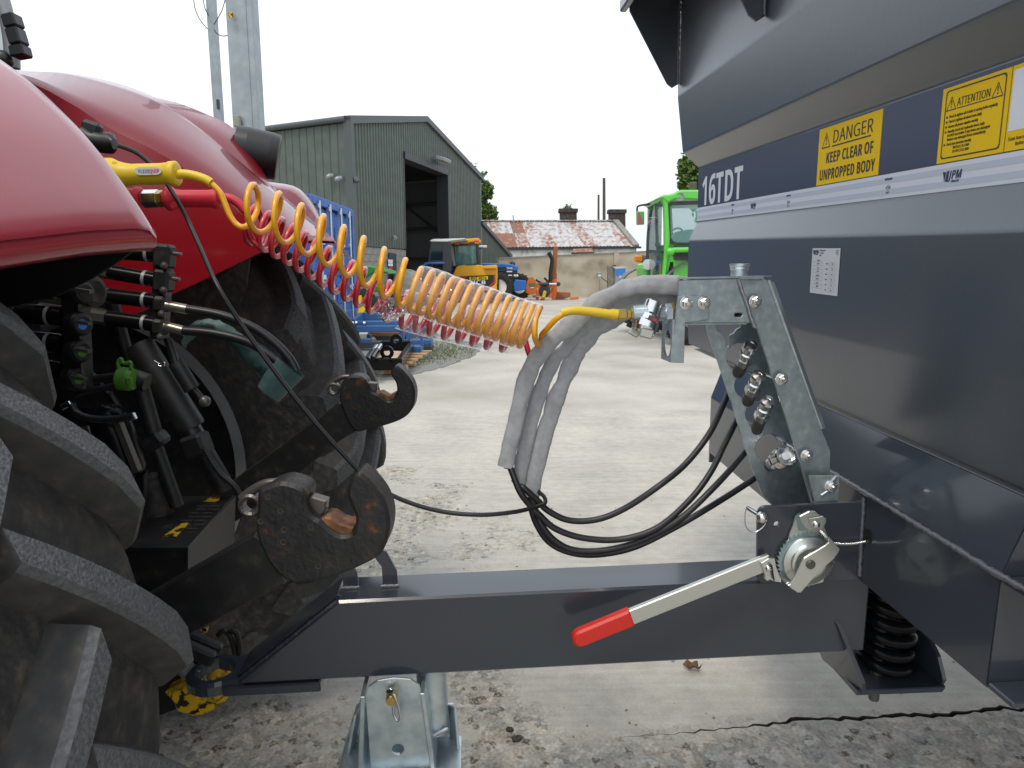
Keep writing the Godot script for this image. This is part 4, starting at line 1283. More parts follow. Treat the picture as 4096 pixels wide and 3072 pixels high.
func hoses() -> void:
	var Z := 1.285
	# ---- yellow coil
	var yc := vs([-0.473, 1.4148, -1.285, -0.4284, 1.3993, -1.285, -0.3888, 1.3788, -1.285, -0.3502, 1.3595, -1.285, -0.3139, 1.3401, -1.285, -0.2786, 1.3206, -1.285, -0.2431, 1.3009, -1.285, -0.2075, 1.2819, -1.285]) + vs([-0.1816, 1.2663, -1.285, -0.1618, 1.2618, -1.285, -0.1435, 1.2557, -1.285, -0.1252, 1.2481, -1.285, -0.1077, 1.2427, -1.285, -0.0901, 1.2366, -1.285, -0.0725, 1.2305, -1.285, -0.0548, 1.2251, -1.285, -0.0387, 1.219, -1.285, -0.0218, 1.2144, -1.285, -0.0064, 1.209, -1.285, 0.009, 1.2036, -1.285, 0.0229, 1.1998, -1.285, 0.0368, 1.1959, -1.285])
	var uo := (Vector3(-0.4647, 1.4536, -1.285)) - (Vector3(-0.473, 1.4148, -1.285))
	var uw := (Vector3(-0.1655, 1.3034, -1.285)) - (Vector3(-0.1816, 1.2663, -1.285))
	var yu := []
	for i in yc.size(): yu.append(uo.lerp(uw, clampf((i - 5.5) / 3.0, 0.0, 1.0)))
	var W := Vector3(0, 0, -0.042)
	var at := Vector3(-0.6493, 1.4721, -1.285)
	var yh := thing("yellow_coiled_hose", "yellow coiled air hose with yellow grip, reaching from tractor to the trailer's filter", "air hose", at)
	var lead := spline(vs([-0.5409, 1.4545, -1.285, -0.5276, 1.4402, -1.285, -0.5206, 1.4228, -1.285, -0.5128, 1.4009, -1.285, -0.5026, 1.3849, -1.285, -0.4903, 1.3785, -1.285, -0.4806, 1.3855, -1.295, -0.476, 1.4077, -1.32, -0.4728, 1.4328, -1.325, -0.4666, 1.4458, -1.305]), 6)
	var body := coil_path(yc, yu, W, 20, 7.5, 0.0048)
	var tail := spline(vs([0.052, 1.2337, -1.285, 0.0432, 1.2161, -1.25, 0.0409, 1.1852, -1.243, 0.0475, 1.1653, -1.275, 0.0551, 1.1648, -1.31]) + vs([0.0562, 1.1802, -1.3, 0.0648, 1.193, -1.28, 0.0748, 1.2067, -1.268, 0.0851, 1.2168, -1.262, 0.0958, 1.2227, -1.262, 0.1171, 1.228, -1.262]), 6)
	part("coil", mb().tube(lead.slice(0, lead.size() - 1) + body + tail.slice(1), 0.0054, 12), M.yellow_hose, yh)
	# strain relief at both ends, ribbed
	part("strain_relief", ribbed(spline(vs([-0.6006, 1.4712, -1.285, -0.5864, 1.4712, -1.285, -0.5684, 1.4678, -1.285, -0.5525, 1.4623, -1.285, -0.5418, 1.456, -1.285]), 8), 0.0085, 0.0082), M.yellow_plastic, yh)
	part("strain_relief", ribbed(spline(vs([0.0904, 1.2237, -1.262, 0.1118, 1.2285, -1.262, 0.1386, 1.2269, -1.262, 0.1654, 1.2237, -1.262, 0.1896, 1.2208, -1.262]), 8), 0.0078, 0.0088), M.yellow_plastic, yh)
	part("collar", mb().tube(vs([0.1802, 1.2219, -1.262, 0.1928, 1.2205, -1.262]), 0.0102, 18), M.yellow_plastic, yh)
	part("brass_fitting", mb().lathe(Vector3(0.1919, 1.221, -1.263), EX, [Vector2(0, 0), Vector2(0.0095, 0), Vector2(0.0105, 0.002), Vector2(0.0105, 0.016), Vector2(0.0088, 0.018), Vector2(0.0088, 0.024), Vector2(0.0125, 0.025), Vector2(0.0125, 0.036), Vector2(0, 0.037)], 6), M.brass, yh)
	var a := Vector3(-0.7288, 1.4698, -1.285)
	var b := Vector3(-0.6005, 1.4725, -1.285)
	var L := a.distance_to(b)
	var gx := (b - a).normalized()
	var grip := part("grip", mb().lathe(a, b - a, [Vector2(0, 0), Vector2(0.03, 0), Vector2(0.0295, L * 0.1), Vector2(0.024, L * 0.18), Vector2(0.0205, L * 0.27), Vector2(0.0185, L * 0.36), Vector2(0.0185, L * 0.75), Vector2(0.0195, L * 0.86), Vector2(0.0215, L * 0.9), Vector2(0.022, L * 0.98), Vector2(0.019, L), Vector2(0.0115, L), Vector2(0, L - 0.001)], 36, true), M.yellow_plastic, yh)
	part("finger_guard", mb().plate(vs([-0.7254, 1.4754, -1.28, -0.7135, 1.49, -1.28, -0.7055, 1.4933, -1.28, -0.7014, 1.49, -1.28, -0.701, 1.4812, -1.28, -0.6908, 1.4769, -1.28, -0.6892, 1.4724, -1.28, -0.72, 1.4676, -1.28]), Vector3(0, 0, 0.012), [], 0.003), M.yellow_plastic, grip)
	var lo := Vector3(-0.6427, 1.474, -1.264)
	var oval := []
	for i in 24:
		var an := TAU * i / 24.0
		oval.append(lo + gx * (signf(cos(an)) * 0.014 + cos(an) * 0.0095) + Vector3.UP * sin(an) * 0.0068 - Vector3(0, 0, 0.0022) * absf(sin(an)))
	var lb := part("label", mb().plate(oval, Vector3(0, 0, 0.0012)), M.plate_white, grip)
	text("FLEXE", 0.006, lo + gx * -0.0075 + Vector3(0, -0.0005, 0.0014), gx, Vector3.UP, M.print_grey, lb, 0.85, true)
	text("QUIP", 0.006, lo + gx * 0.011 + Vector3(0, -0.0005, 0.0014), gx, Vector3.UP, M.red_plastic, lb, 0.85, true)
	# ---- red coil, a little further back
	var rc := vs([-0.5236, 1.3941, -1.42, -0.4998, 1.3807, -1.42, -0.476, 1.3687, -1.42, -0.4529, 1.3553, -1.42, -0.43, 1.3416, -1.42, -0.4068, 1.3276, -1.42, -0.3836, 1.3119, -1.42, -0.3611, 1.2978, -1.42, -0.3371, 1.2836, -1.42, -0.3128, 1.2699, -1.42, -0.2892, 1.2562, -1.42, -0.2624, 1.2441, -1.42]) + vs([-0.2262, 1.2234, -1.42, -0.1975, 1.2149, -1.42, -0.1696, 1.2073, -1.42, -0.1408, 1.1996, -1.42, -0.1119, 1.1928, -1.42, -0.083, 1.186, -1.42, -0.0545, 1.1795, -1.42, -0.025, 1.1732, -1.42, 0.0057, 1.1689, -1.42])
	var ru := []
	var r1 := (Vector3(-0.4246, 1.3853, -1.42)) - (Vector3(-0.4388, 1.3513, -1.42))
	var r2 := (Vector3(-0.2127, 1.4241, -1.42)) - (Vector3(-0.2252, 1.3909, -1.42))
	for i in rc.size(): ru.append(r1.lerp(r2, clampf((i - 9.0) / 3.0, 0.0, 1.0)))
	var W2 := Vector3(0, 0, -0.038)
	var rh := thing("red_coiled_hose", "red coiled air hose with red grip, hanging behind the yellow coil", "air hose", Vector3(-0.6153, 1.4384, -1.36))
	var rbody := coil_path(rc, ru, W2)
	var rlead := spline(vs([-0.5352, 1.4341, -1.37, -0.5238, 1.4246, -1.37, -0.5158, 1.4139, -1.37, -0.5138, 1.399, -1.37, -0.512, 1.3798, -1.37, -0.5115, 1.3611, -1.385, -0.5028, 1.3504, -1.39, -0.5034, 1.3503, -1.42, -0.5077, 1.3731, -1.45, -0.508, 1.3951, -1.44]), 6)
	part("coil", mb().tube(rlead.slice(0, rlead.size() - 1) + rbody + spline([rbody[-1], Vector3(0.0353, 1.1317, -1.4), Vector3(0.0505, 1.1363, -1.45), Vector3(0.0737, 1.1669, -1.5)], 5).slice(1), 0.0059, 12), M.red_hose, rh)
	part("strain_relief", ribbed(spline(vs([-0.5633, 1.4369, -1.37, -0.5501, 1.439, -1.37, -0.5373, 1.4347, -1.37, -0.5259, 1.4263, -1.37, -0.5158, 1.4135, -1.37]), 8), 0.0092, 0.0082), M.red_plastic, rh)
	a = Vector3(-0.6653, 1.4373, -1.37)
	b = Vector3(-0.5629, 1.4369, -1.37)
	L = a.distance_to(b)
	part("grip", mb().lathe(a, b - a, [Vector2(0, 0), Vector2(0.02, 0), Vector2(0.0235, L * 0.03), Vector2(0.0225, L * 0.1), Vector2(0.0175, L * 0.17), Vector2(0.0165, L * 0.3), Vector2(0.0165, L * 0.8), Vector2(0.0185, L * 0.92), Vector2(0.018, L * 0.98), Vector2(0.0155, L), Vector2(0, L)], 32, true), M.red_plastic, rh)
	part("finger_guard", mb().plate(vs([-0.6531, 1.4283, -1.365, -0.6398, 1.4315, -1.365, -0.6396, 1.4199, -1.365, -0.6477, 1.4146, -1.365, -0.6539, 1.4188, -1.365]), Vector3(0, 0, 0.012), [], 0.002), M.red_plastic, rh)
	part("chrome_nut", mb().lathe(Vector3(-0.7104, 1.4369, -1.37), gx, [Vector2(0, 0), Vector2(0.0165, 0), Vector2(0.017, 0.002), Vector2(0.017, 0.029), Vector2(0, 0.03)], 6), M.chrome, rh)
	part("brass_nut", mb().lathe(Vector3(-0.6827, 1.4369, -1.37), gx, [Vector2(0, 0), Vector2(0.016, 0), Vector2(0.0165, 0.01), Vector2(0.0125, 0.012), Vector2(0.0125, 0.022), Vector2(0, 0.022)], 6), M.brass, rh)
	part("palm_coupling", mb().lathe(Vector3(-0.7506, 1.4383, -1.37), gx, [Vector2(0, 0), Vector2(0.018, 0), Vector2(0.018, 0.028), Vector2(0.021, 0.03), Vector2(0.021, 0.036), Vector2(0.016, 0.038), Vector2(0, 0.038)], 24), M.red_plastic, rh)
	# ---- plastic wrap left on both coils
	var k := yc.size()
	solo("plastic_wrap", film_tube(yc, yu, W, 1.17, 3, 8, k - 1), M.film, "clear plastic wrap round the lower half of the yellow coil", "plastic wrap", yc[12])
	var rk := rc.size()
	solo("plastic_wrap", film_tube(rc, ru, W2, 1.2, 4, 12, rk - 1), M.film, "clear plastic wrap round the red coil beneath the yellow one", "plastic wrap", rc[15])
	# torn end of the wrap
	var rows := []
	var nz := FastNoiseLite.new()
	nz.frequency = 0.35
	var p0 := vs([-0.1884, 1.2611, -1.3, -0.2163, 1.2598, -1.3, -0.2418, 1.256, -1.3, -0.2525, 1.2396, -1.3, -0.2543, 1.2219, -1.3, -0.2457, 1.2117, -1.3, -0.2331, 1.2079, -1.3, -0.2137, 1.2168, -1.3, -0.1994, 1.2295, -1.3, -0.194, 1.2384, -1.3])
	var p1 := vs([-0.1869, 1.2378, -1.34, -0.2052, 1.2378, -1.34, -0.2237, 1.2339, -1.34, -0.233, 1.2273, -1.34, -0.2293, 1.2195, -1.34, -0.2242, 1.2143, -1.34, -0.2189, 1.2143, -1.34, -0.2136, 1.2195, -1.34, -0.2041, 1.2313, -1.34, -0.1948, 1.2352, -1.34])
	p0 = spline(p0, 4)
	p1 = spline(p1, 4)
	for s in 9:
		var row := []
		for j in p0.size():
			row.append((p0[j] as Vector3).lerp(p1[j], s / 8.0) + Vector3(nz.get_noise_2d(j * 1.7, s * 2.0), nz.get_noise_2d(j * 1.7, s * 2.0 + 50), 1.6 * nz.get_noise_2d(j * 1.7, s * 2.0 + 90)) * 0.014)
		rows.append(row)
	solo("torn_wrap", mb().sheet(rows), M.film, "torn crumpled end of the plastic wrap on the red coil", "plastic wrap", p0[6])
	rows = []
	p0 = spline(vs([-0.2044, 1.2097, -1.33, -0.2009, 1.1941, -1.33, -0.1947, 1.181, -1.33, -0.1883, 1.1718, -1.33, -0.1791, 1.1737, -1.33]), 4)
	p1 = spline(vs([-0.1881, 1.2139, -1.345, -0.1804, 1.2034, -1.345, -0.1754, 1.1929, -1.345, -0.1769, 1.1823, -1.345, -0.1797, 1.1743, -1.345]), 4)
	for s in 7:
		var row := []
		for j in p0.size():
			row.append((p0[j] as Vector3).lerp(p1[j], s / 6.0) + Vector3(0, 0, 1.2 * nz.get_noise_2d(j * 2.0, s * 3.0 + 190)) * 0.02)
		rows.append(row)
	solo("torn_wrap", mb().sheet(rows), M.film, "loose tail of torn plastic dangling under the red coil", "plastic wrap", p0[8])
	# ---- grey sleeves and the black hoses in them
	sleeve(vs([0.3102, 1.2736, -1.3, 0.2711, 1.2749, -1.3, 0.228, 1.2706, -1.3, 0.1881, 1.2565, -1.3, 0.1498, 1.2327, -1.3, 0.1144, 1.2016, -1.3, 0.0797, 1.1744, -1.3, 0.0518, 1.1442, -1.3, 0.0343, 1.1124, -1.3, 0.0218, 1.0746, -1.3, 0.0104, 1.026, -1.3, 0.0008, 0.9855, -1.3, -0.0069, 0.9524, -1.3, -0.0127, 0.9232, -1.3]), 0.0146, 0.0122, 5, "topmost grey sleeve over the hoses, ending leftmost")
	sleeve(vs([0.3165, 1.2634, -1.325, 0.2705, 1.2606, -1.325, 0.2266, 1.2503, -1.325, 0.1953, 1.2346, -1.325, 0.1654, 1.2102, -1.325, 0.1353, 1.1886, -1.325, 0.1114, 1.1637, -1.325, 0.0899, 1.1392, -1.325, 0.0722, 1.1127, -1.325, 0.0596, 1.0827, -1.325, 0.0482, 1.0479, -1.325, 0.0373, 1.0088, -1.325, 0.029, 0.9693, -1.325, 0.0206, 0.9288, -1.325, 0.0134, 0.8838, -1.325]), 0.01, 0.0124, 6, "middle grey sleeve of the three over the hoses")
	sleeve(vs([0.3182, 1.2501, -1.33, 0.2783, 1.2463, -1.33, 0.2468, 1.2384, -1.33, 0.217, 1.2232, -1.33, 0.1929, 1.2089, -1.33, 0.1683, 1.1939, -1.33, 0.1444, 1.1689, -1.33, 0.1256, 1.1431, -1.33, 0.1118, 1.1139, -1.33, 0.0987, 1.0812, -1.33, 0.0848, 1.0483, -1.33, 0.0759, 1.0157, -1.33, 0.0645, 0.9809, -1.33, 0.0542, 0.9376, -1.33, 0.0433, 0.8932, -1.33, 0.0381, 0.8539, -1.33]), 0.0128, 0.0138, 7, "innermost grey sleeve, reaching furthest down")
	var R := 0.0063
	var HZ := [vs([0.029, 0.9693, -1.325, 0.0206, 0.9288, -1.325, 0.0141, 0.8879, -1.325, 0.016, 0.874, -1.315]) + vs([0.0198, 0.8855, -1.29, 0.0487, 0.8593, -1.29, 0.0715, 0.8367, -1.29, 0.1124, 0.8177, -1.29, 0.1668, 0.8196, -1.29, 0.2206, 0.8423, -1.29, 0.2824, 0.8855, -1.29, 0.3423, 0.9225, -1.32, 0.3941, 0.9744, -1.35, 0.4316, 1.0233, -1.39, 0.4627, 1.0698, -1.43]),
		vs([0.004, 0.9855, -1.3, -0.005, 0.9524, -1.3, -0.0108, 0.9258, -1.3]) + vs([-0.0036, 0.9217, -1.3, 0.0143, 0.8813, -1.28, 0.0323, 0.8552, -1.28, 0.053, 0.8327, -1.28, 0.0847, 0.8044, -1.28, 0.1392, 0.7855, -1.28, 0.2115, 0.7826, -1.28, 0.283, 0.8063, -1.28, 0.3518, 0.8525, -1.31, 0.3994, 0.9004, -1.34, 0.4371, 0.9476, -1.38, 0.476, 0.9974, -1.42]),
		vs([0.0483, 0.9212, -1.328, 0.0419, 0.8835, -1.328, 0.0401, 0.849, -1.328]) + vs([0.0433, 0.8431, -1.315, 0.0533, 0.8186, -1.285, 0.0808, 0.7806, -1.285, 0.1219, 0.7586, -1.285, 0.1856, 0.7586, -1.285, 0.2577, 0.7806, -1.285, 0.3286, 0.8234, -1.285, 0.3965, 0.8763, -1.31, 0.4562, 0.914, -1.36, 0.5056, 0.9374, -1.42]),
		vs([0.046, 0.9089, -1.335, 0.0395, 0.8744, -1.335, 0.037, 0.8432, -1.335]) + vs([0.0367, 0.841, -1.31, 0.0479, 0.8044, -1.31, 0.0731, 0.7656, -1.31, 0.1151, 0.7432, -1.31, 0.1709, 0.7383, -1.31, 0.2447, 0.7539, -1.31, 0.3265, 0.7967, -1.31, 0.4087, 0.8379, -1.33, 0.4939, 0.8686, -1.38, 0.5459, 0.8868, -1.42])]
	var lab := ["black hydraulic hose making the highest loop to the stand", "black hydraulic hose making the second loop to the stand", "black hydraulic hose curving up to the third coupler of the stand", "black hydraulic hose making the lowest loop, ending at the stand's foot"]
	for i in 4:
		solo("hydraulic_hose", mb().tube(spline(HZ[i], 6), R, 12), M.black_rubber, lab[i], "hose", HZ[i][6], "black hydraulic hoses on the stand")
	var ec := vs([-0.7229, 1.5272, -1.32, -0.6939, 1.5141, -1.335, -0.6581, 1.4784, -1.335, -0.6152, 1.4165, -1.32, -0.5652, 1.3454, -1.27, -0.5072, 1.274, -1.2, -0.47, 1.2071, -1.2, -0.4196, 1.1299, -1.2, -0.3648, 1.0527, -1.2, -0.3021, 0.9748, -1.2, -0.2516, 0.9214, -1.2, -0.1964, 0.8892, -1.2, -0.1271, 0.8681, -1.2, -0.0556, 0.8619, -1.2, 0.0034, 0.86, -1.22, 0.0385, 0.8574, -1.25, 0.0627, 0.8552, -1.28, 0.0636, 0.8615, -1.3, 0.0536, 0.8647, -1.325, 0.0465, 0.873, -1.335])
	var cable := thing("electric_cable", "thin black cable drooping from the tractor's socket to the trailer hoses", "cable", ec[0])
	part("wire", mb().tube(spline(ec, 7), 0.0041, 10), M.black_rubber, cable)
	part("plug", mb().tube(spline(vs([-0.7867, 1.5463, -1.32, -0.7702, 1.5366, -1.32, -0.7533, 1.5324, -1.32, -0.7389, 1.531, -1.32, -0.7297, 1.5302, -1.32]), 4), [0.017, 0.017, 0.017, 0.016, 0.016, 0.016, 0.0185, 0.0185, 0.0185, 0.0185, 0.019, 0.019, 0.019, 0.019, 0.0175, 0.015, 0.01], 16), M.black_rubber, cable)
	part("plug_lid", mb().bar(Vector3(-0.7853, 1.5601, -1.32), Vector3(-0.7516, 1.549, -1.32), 0.03, 0.02, Vector3.UP, 0.006), M.black_rubber, cable)

func ribbed(p: Array, r0: float, r1: float) -> MB:
	var rr := []
	var q := spline(p, 2)
	for i in q.size():
		rr.append(lerpf(r0, r1, float(i) / q.size()) * (1.0 if (i % 6) < 5 else 0.93))
	return mb().tube(q, rr, 16)


# one tread bar with its own worn face; row 1 is on the far side, row -1 on the near side
func lug_mesh(R: float, hw: float, lh: float, row: float, sweep: float) -> ArrayMesh:
	var top := mb()
	var side := mb()
	var st := []
	var n := 8
	for i in n + 1:
		var t := float(i) / n
		var s := lerpf(1.04, -0.12, t) * hw * row
		var a := sweep * pow(t, 0.85)
		var w := lerpf(0.06, 0.042, t)
		var h := lh
		var dr := 0.0
		if i == 0: dr = -0.05
		if i == 1: dr = -0.006
		var crown := -0.018 * pow(absf(s) / hw, 2.0)
		var b := []
		for k in [[-0.38, 1.0], [0.38, 1.0], [0.52, 0.84], [0.9, 0.0], [-0.9, 0.0], [-0.52, 0.84]]:
			var ang: float = a + k[0] * w / R
			var rr: float = R + crown + dr + lerpf(-0.012, h, k[1])
			b.append(Vector3(cos(ang) * rr, sin(ang) * rr, -s))
		st.append(b)
	var flip := row < 0.0
	for i in n:
		var p: Array = st[i]
		var q: Array = st[i + 1]
		for e in [[0, 1, top], [1, 2, top], [5, 0, top], [2, 3, side], [4, 5, side]]:
			var g: MB = e[2]
			if flip: g.quad(p[e[1]], p[e[0]], q[e[0]], q[e[1]])
			else: g.quad(p[e[0]], p[e[1]], q[e[1]], q[e[0]])
	for e in [0, n]:
		var p: Array = st[e]
		for q in [[5, 4, 3, 2], [0, 5, 2, 1]]:
			if (e == 0) != flip: side.quad(p[q[0]], p[q[1]], p[q[2]], p[q[3]])
			else: side.quad(p[q[3]], p[q[2]], p[q[1]], p[q[0]])
	var am := ArrayMesh.new()
	for g in [top, side]:
		var arr := []
		arr.resize(Mesh.ARRAY_MAX)
		arr[Mesh.ARRAY_VERTEX] = g.v
		arr[Mesh.ARRAY_NORMAL] = g.n
		arr[Mesh.ARRAY_TEX_UV] = g.u
		am.add_surface_from_arrays(Mesh.PRIMITIVE_TRIANGLES, arr)
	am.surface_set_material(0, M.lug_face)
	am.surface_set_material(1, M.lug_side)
	return am

func big_wheel(t: Node3D, o: Vector3, R: float, hw: float, lh: float, N: int, ph: float, ph2: float, rim_side: float) -> void:
	var w := Node3D.new()
	w.name = "rear_wheel"
	w.transform = world_of(t).affine_inverse() * Transform3D(Basis.IDENTITY, o)
	t.add_child(w, true)
	var pr := []
	for k in [[0.60, -0.82], [0.64, -0.9], [0.72, -1.0], [0.84, -1.03], [0.92, -1.0], [0.965, -0.93], [0.982, -0.8], [0.992, -0.45], [1.0, 0.0]]:
		pr.append(Vector2(k[0] * R, k[1] * hw))
	for i in range(pr.size() - 2, -1, -1): pr.append(Vector2(pr[i].x, -pr[i].y))
	part("tyre", mb().lathe(o, Vector3(0, 0, 1), pr, 72, true), M.tyre, w)
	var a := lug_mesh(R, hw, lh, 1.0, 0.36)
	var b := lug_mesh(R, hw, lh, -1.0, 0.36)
	for i in N:
		for k in [[a, ph], [b, ph2]]:
			var l := MeshInstance3D.new()
			l.name = "lug"
			l.mesh = k[0]
			l.transform = Transform3D(Basis(Vector3(0, 0, 1), k[1] + TAU * i / N), Vector3.ZERO)
			w.add_child(l, true)
	var z := rim_side * hw
	part("rim", mb().lathe(o, Vector3(0, 0, 1), [Vector2(0.57 * R, -0.84 * hw), Vector2(0.612 * R, -0.86 * hw), Vector2(0.612 * R, -0.8 * hw), Vector2(0.55 * R, -0.6 * hw), Vector2(0.55 * R, 0.6 * hw), Vector2(0.612 * R, 0.8 * hw), Vector2(0.612 * R, 0.86 * hw), Vector2(0.57 * R, 0.84 * hw)], 60), M.rim_grey, w)
	part("rim_disc", mb().lathe(o, Vector3(0, 0, 1), [Vector2(0, -0.02), Vector2(0.55 * R, -0.02), Vector2(0.55 * R, 0.02), Vector2(0, 0.02)], 40), M.old_black, w)

func cyl(t: Node3D, called: String, a: Vector3, b: Vector3, r: float, mt: Material, seg := 16) -> MeshInstance3D:
	return part(called, mb().tube([a, a.lerp(b, 0.02), b.lerp(a, 0.02), b], [r * 0.88, r, r, r * 0.88], seg), mt, t)

func tractor() -> void:
	var t := thing("red_tractor", "red farm tractor seen from behind, with dirty rear tyres and lower link hooks", "tractor", Vector3(-1.2, 0, -1.3))
	var K: Material = M.black_steel
	var O: Material = M.old_black
	# wheels
	big_wheel(t, Vector3(-1.15, 0.77, -0.60), 0.722, 0.225, 0.049, 22, 0.03, -0.14, 0.0)
	big_wheel(t, Vector3(-1.17, 0.77, -2.02), 0.722, 0.225, 0.049, 22, 0.11, -0.03, 1.0)
	# near mudguard
	var inner := spline(vs([-1.1805, 1.6746, -0.95, -0.9479, 1.6582, -0.95, -0.804, 1.6335, -0.95, -0.7191, 1.603, -0.95, -0.6636, 1.5682, -0.95, -0.6194, 1.5341, -0.95, -0.5756, 1.4903, -0.95, -0.5457, 1.4541, -0.95, -0.516, 1.4096, -0.95, -0.4999, 1.3826, -0.95, -0.4893, 1.3608, -0.95, -0.4874, 1.3547, -0.95]), 4)
	var rows := []
	for z in [0.0, 0.012, 0.035, 0.12, 0.25, 0.4, 0.55, 0.65]:
		var row := []
		for p in inner:
			row.append(p + Vector3(-0.16 * z, -0.05 * z - (0.014 if z == 0.0 else (0.003 if z < 0.02 else 0.0)) - 0.25 * z * z, z))
		rows.append(row)
	var nf := part("mudguard", mb().sheet(rows, 0.008), M.tractor_red_dusty, t, "near red mudguard, dusty, mirroring the sky")
	rows = []
	for z in [-0.004, 0.012, 0.035, 0.12, 0.25, 0.4, 0.55, 0.65]:
		var row := []
		var zz := maxf(z, 0.0)
		var dn := -0.25 * zz * zz - 0.05 * zz
		for k in [[324, 490, 0.0], [327, 500, 0.0], [325, 514, 0.0], [318, 521, 0.004]]:
			pass
		for k in [Vector3(0.0, 0.0, 0), Vector3(0.003, -0.008, 0), Vector3(0.002, -0.02, 0), Vector3(-0.006, -0.0245, 0), Vector3(-0.03, -0.024, 0)]:
			row.append(inner[-1] + k + Vector3(-0.16 * zz, dn, z))
		rows.append(row)
	part("lip", mb().sheet(rows, 0.004), M.tractor_red_dusty, nf)
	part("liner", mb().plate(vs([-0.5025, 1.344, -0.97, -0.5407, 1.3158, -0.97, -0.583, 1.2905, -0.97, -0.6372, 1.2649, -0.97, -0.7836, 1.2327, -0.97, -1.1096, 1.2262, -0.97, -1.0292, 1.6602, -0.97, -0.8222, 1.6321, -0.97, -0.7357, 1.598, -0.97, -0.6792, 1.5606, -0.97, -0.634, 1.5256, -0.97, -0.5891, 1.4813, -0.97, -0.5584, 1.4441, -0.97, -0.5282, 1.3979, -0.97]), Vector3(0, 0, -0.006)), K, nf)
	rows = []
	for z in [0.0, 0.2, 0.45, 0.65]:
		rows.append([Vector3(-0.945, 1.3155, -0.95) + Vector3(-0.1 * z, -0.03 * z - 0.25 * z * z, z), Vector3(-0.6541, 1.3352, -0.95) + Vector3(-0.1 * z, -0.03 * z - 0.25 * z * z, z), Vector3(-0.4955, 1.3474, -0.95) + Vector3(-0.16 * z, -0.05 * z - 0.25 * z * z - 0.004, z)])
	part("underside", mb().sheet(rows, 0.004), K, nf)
	# far mudguard: inner panel, rounded ridge, top
	var lo := spline(vs([-1.2775, 1.6435, -1.58, -1.096, 1.5563, -1.58, -0.9913, 1.387, -1.58, -0.8917, 1.2072, -1.58, -0.7776, 1.246, -1.58, -0.6659, 1.2948, -1.58, -0.5637, 1.3411, -1.58, -0.4844, 1.3646, -1.58, -0.4219, 1.3667, -1.58, -0.3971, 1.3636, -1.58]), 4)
	var rg := spline(vs([-1.2657, 1.7292, -1.58, -1.0682, 1.7084, -1.58, -0.9629, 1.6608, -1.58, -0.8822, 1.6088, -1.58, -0.78, 1.5583, -1.58, -0.6828, 1.4953, -1.58, -0.61, 1.4314, -1.58, -0.5461, 1.3748, -1.58, -0.4739, 1.3667, -1.58, -0.3991, 1.3656, -1.58]), 4)
	var r2 := spline(vs([-1.3042, 1.7544, -1.63, -1.1006, 1.733, -1.63, -0.9959, 1.6978, -1.63, -0.9032, 1.6584, -1.63, -0.8031, 1.6106, -1.63, -0.703, 1.5493, -1.63, -0.6208, 1.485, -1.63, -0.5396, 1.421, -1.63, -0.472, 1.3845, -1.63, -0.4116, 1.3698, -1.63]), 4)
	var r3 := spline(vs([-1.3987, 1.7983, -1.75, -1.1828, 1.7743, -1.75, -1.0686, 1.7649, -1.75, -0.9569, 1.7376, -1.75, -0.8545, 1.6996, -1.75, -0.7587, 1.6378, -1.75, -0.6714, 1.5643, -1.75, -0.5852, 1.4876, -1.75, -0.5086, 1.4243, -1.75, -0.4418, 1.3772, -1.75]), 4)
	var r4 := spline(vs([-1.5989, 1.8671, -2, -1.3557, 1.8409, -2, -1.2234, 1.8349, -2, -1.0926, 1.8109, -2, -0.9756, 1.7688, -2, -0.866, 1.7007, -2, -0.7663, 1.617, -2, -0.6679, 1.5308, -2, -0.5806, 1.4549, -2, -0.5049, 1.3895, -2]), 4)
	var r5 := []
	for p in r4: r5.append(p + Vector3(0, -0.06, -0.25))
	part("mudguard", mb().sheet([lo, rg], 0.006), M.tractor_red, t, "far red mudguard, deep red on its inner side")
	part("mudguard_top", mb().sheet([rg, rg_mix(rg, r2, 0.4), r2, r3, r4, r5], 0.006), M.tractor_red_gloss, t)
	# lamp pod on the far mudguard
	part("lamp_pod", mb().sheet([spline(vs([-0.9241, 1.7197, -1.8, -0.848, 1.6672, -1.8, -0.7718, 1.6053, -1.8, -0.7005, 1.545, -1.8, -0.6287, 1.4771, -1.8, -0.5949, 1.4508, -1.8]), 3), spline(vs([-0.9543, 1.7405, -1.86, -0.868, 1.7089, -1.86, -0.7881, 1.6647, -1.86, -0.72, 1.6109, -1.86, -0.6581, 1.5438, -1.86, -0.6176, 1.4924, -1.86]), 3), spline(vs([-0.9999, 1.7677, -1.95, -0.9024, 1.7465, -1.95, -0.8237, 1.7169, -1.95, -0.7669, 1.6907, -1.95, -0.7268, 1.6524, -1.95, -0.6879, 1.5897, -1.95]), 3), spline(vs([-1.1028, 1.8117, -2.15, -0.9952, 1.7883, -2.15, -0.9085, 1.7557, -2.15, -0.8459, 1.7255, -2.15, -0.8017, 1.6833, -2.15, -0.7588, 1.6141, -2.15]), 3)], 0.006), M.tractor_red_gloss, t)
	part("lamp_housing", mb().lathe(Vector3(-0.7234, 1.6244, -1.96), Vector3(1, -0.22, -0.3), [Vector2(0.058, -0.03), Vector2(0.062, 0), Vector2(0.063, 0.06), Vector2(0.06, 0.082), Vector2(0.052, 0.084), Vector2(0, 0.078)], 30), M.black_rubber, t)
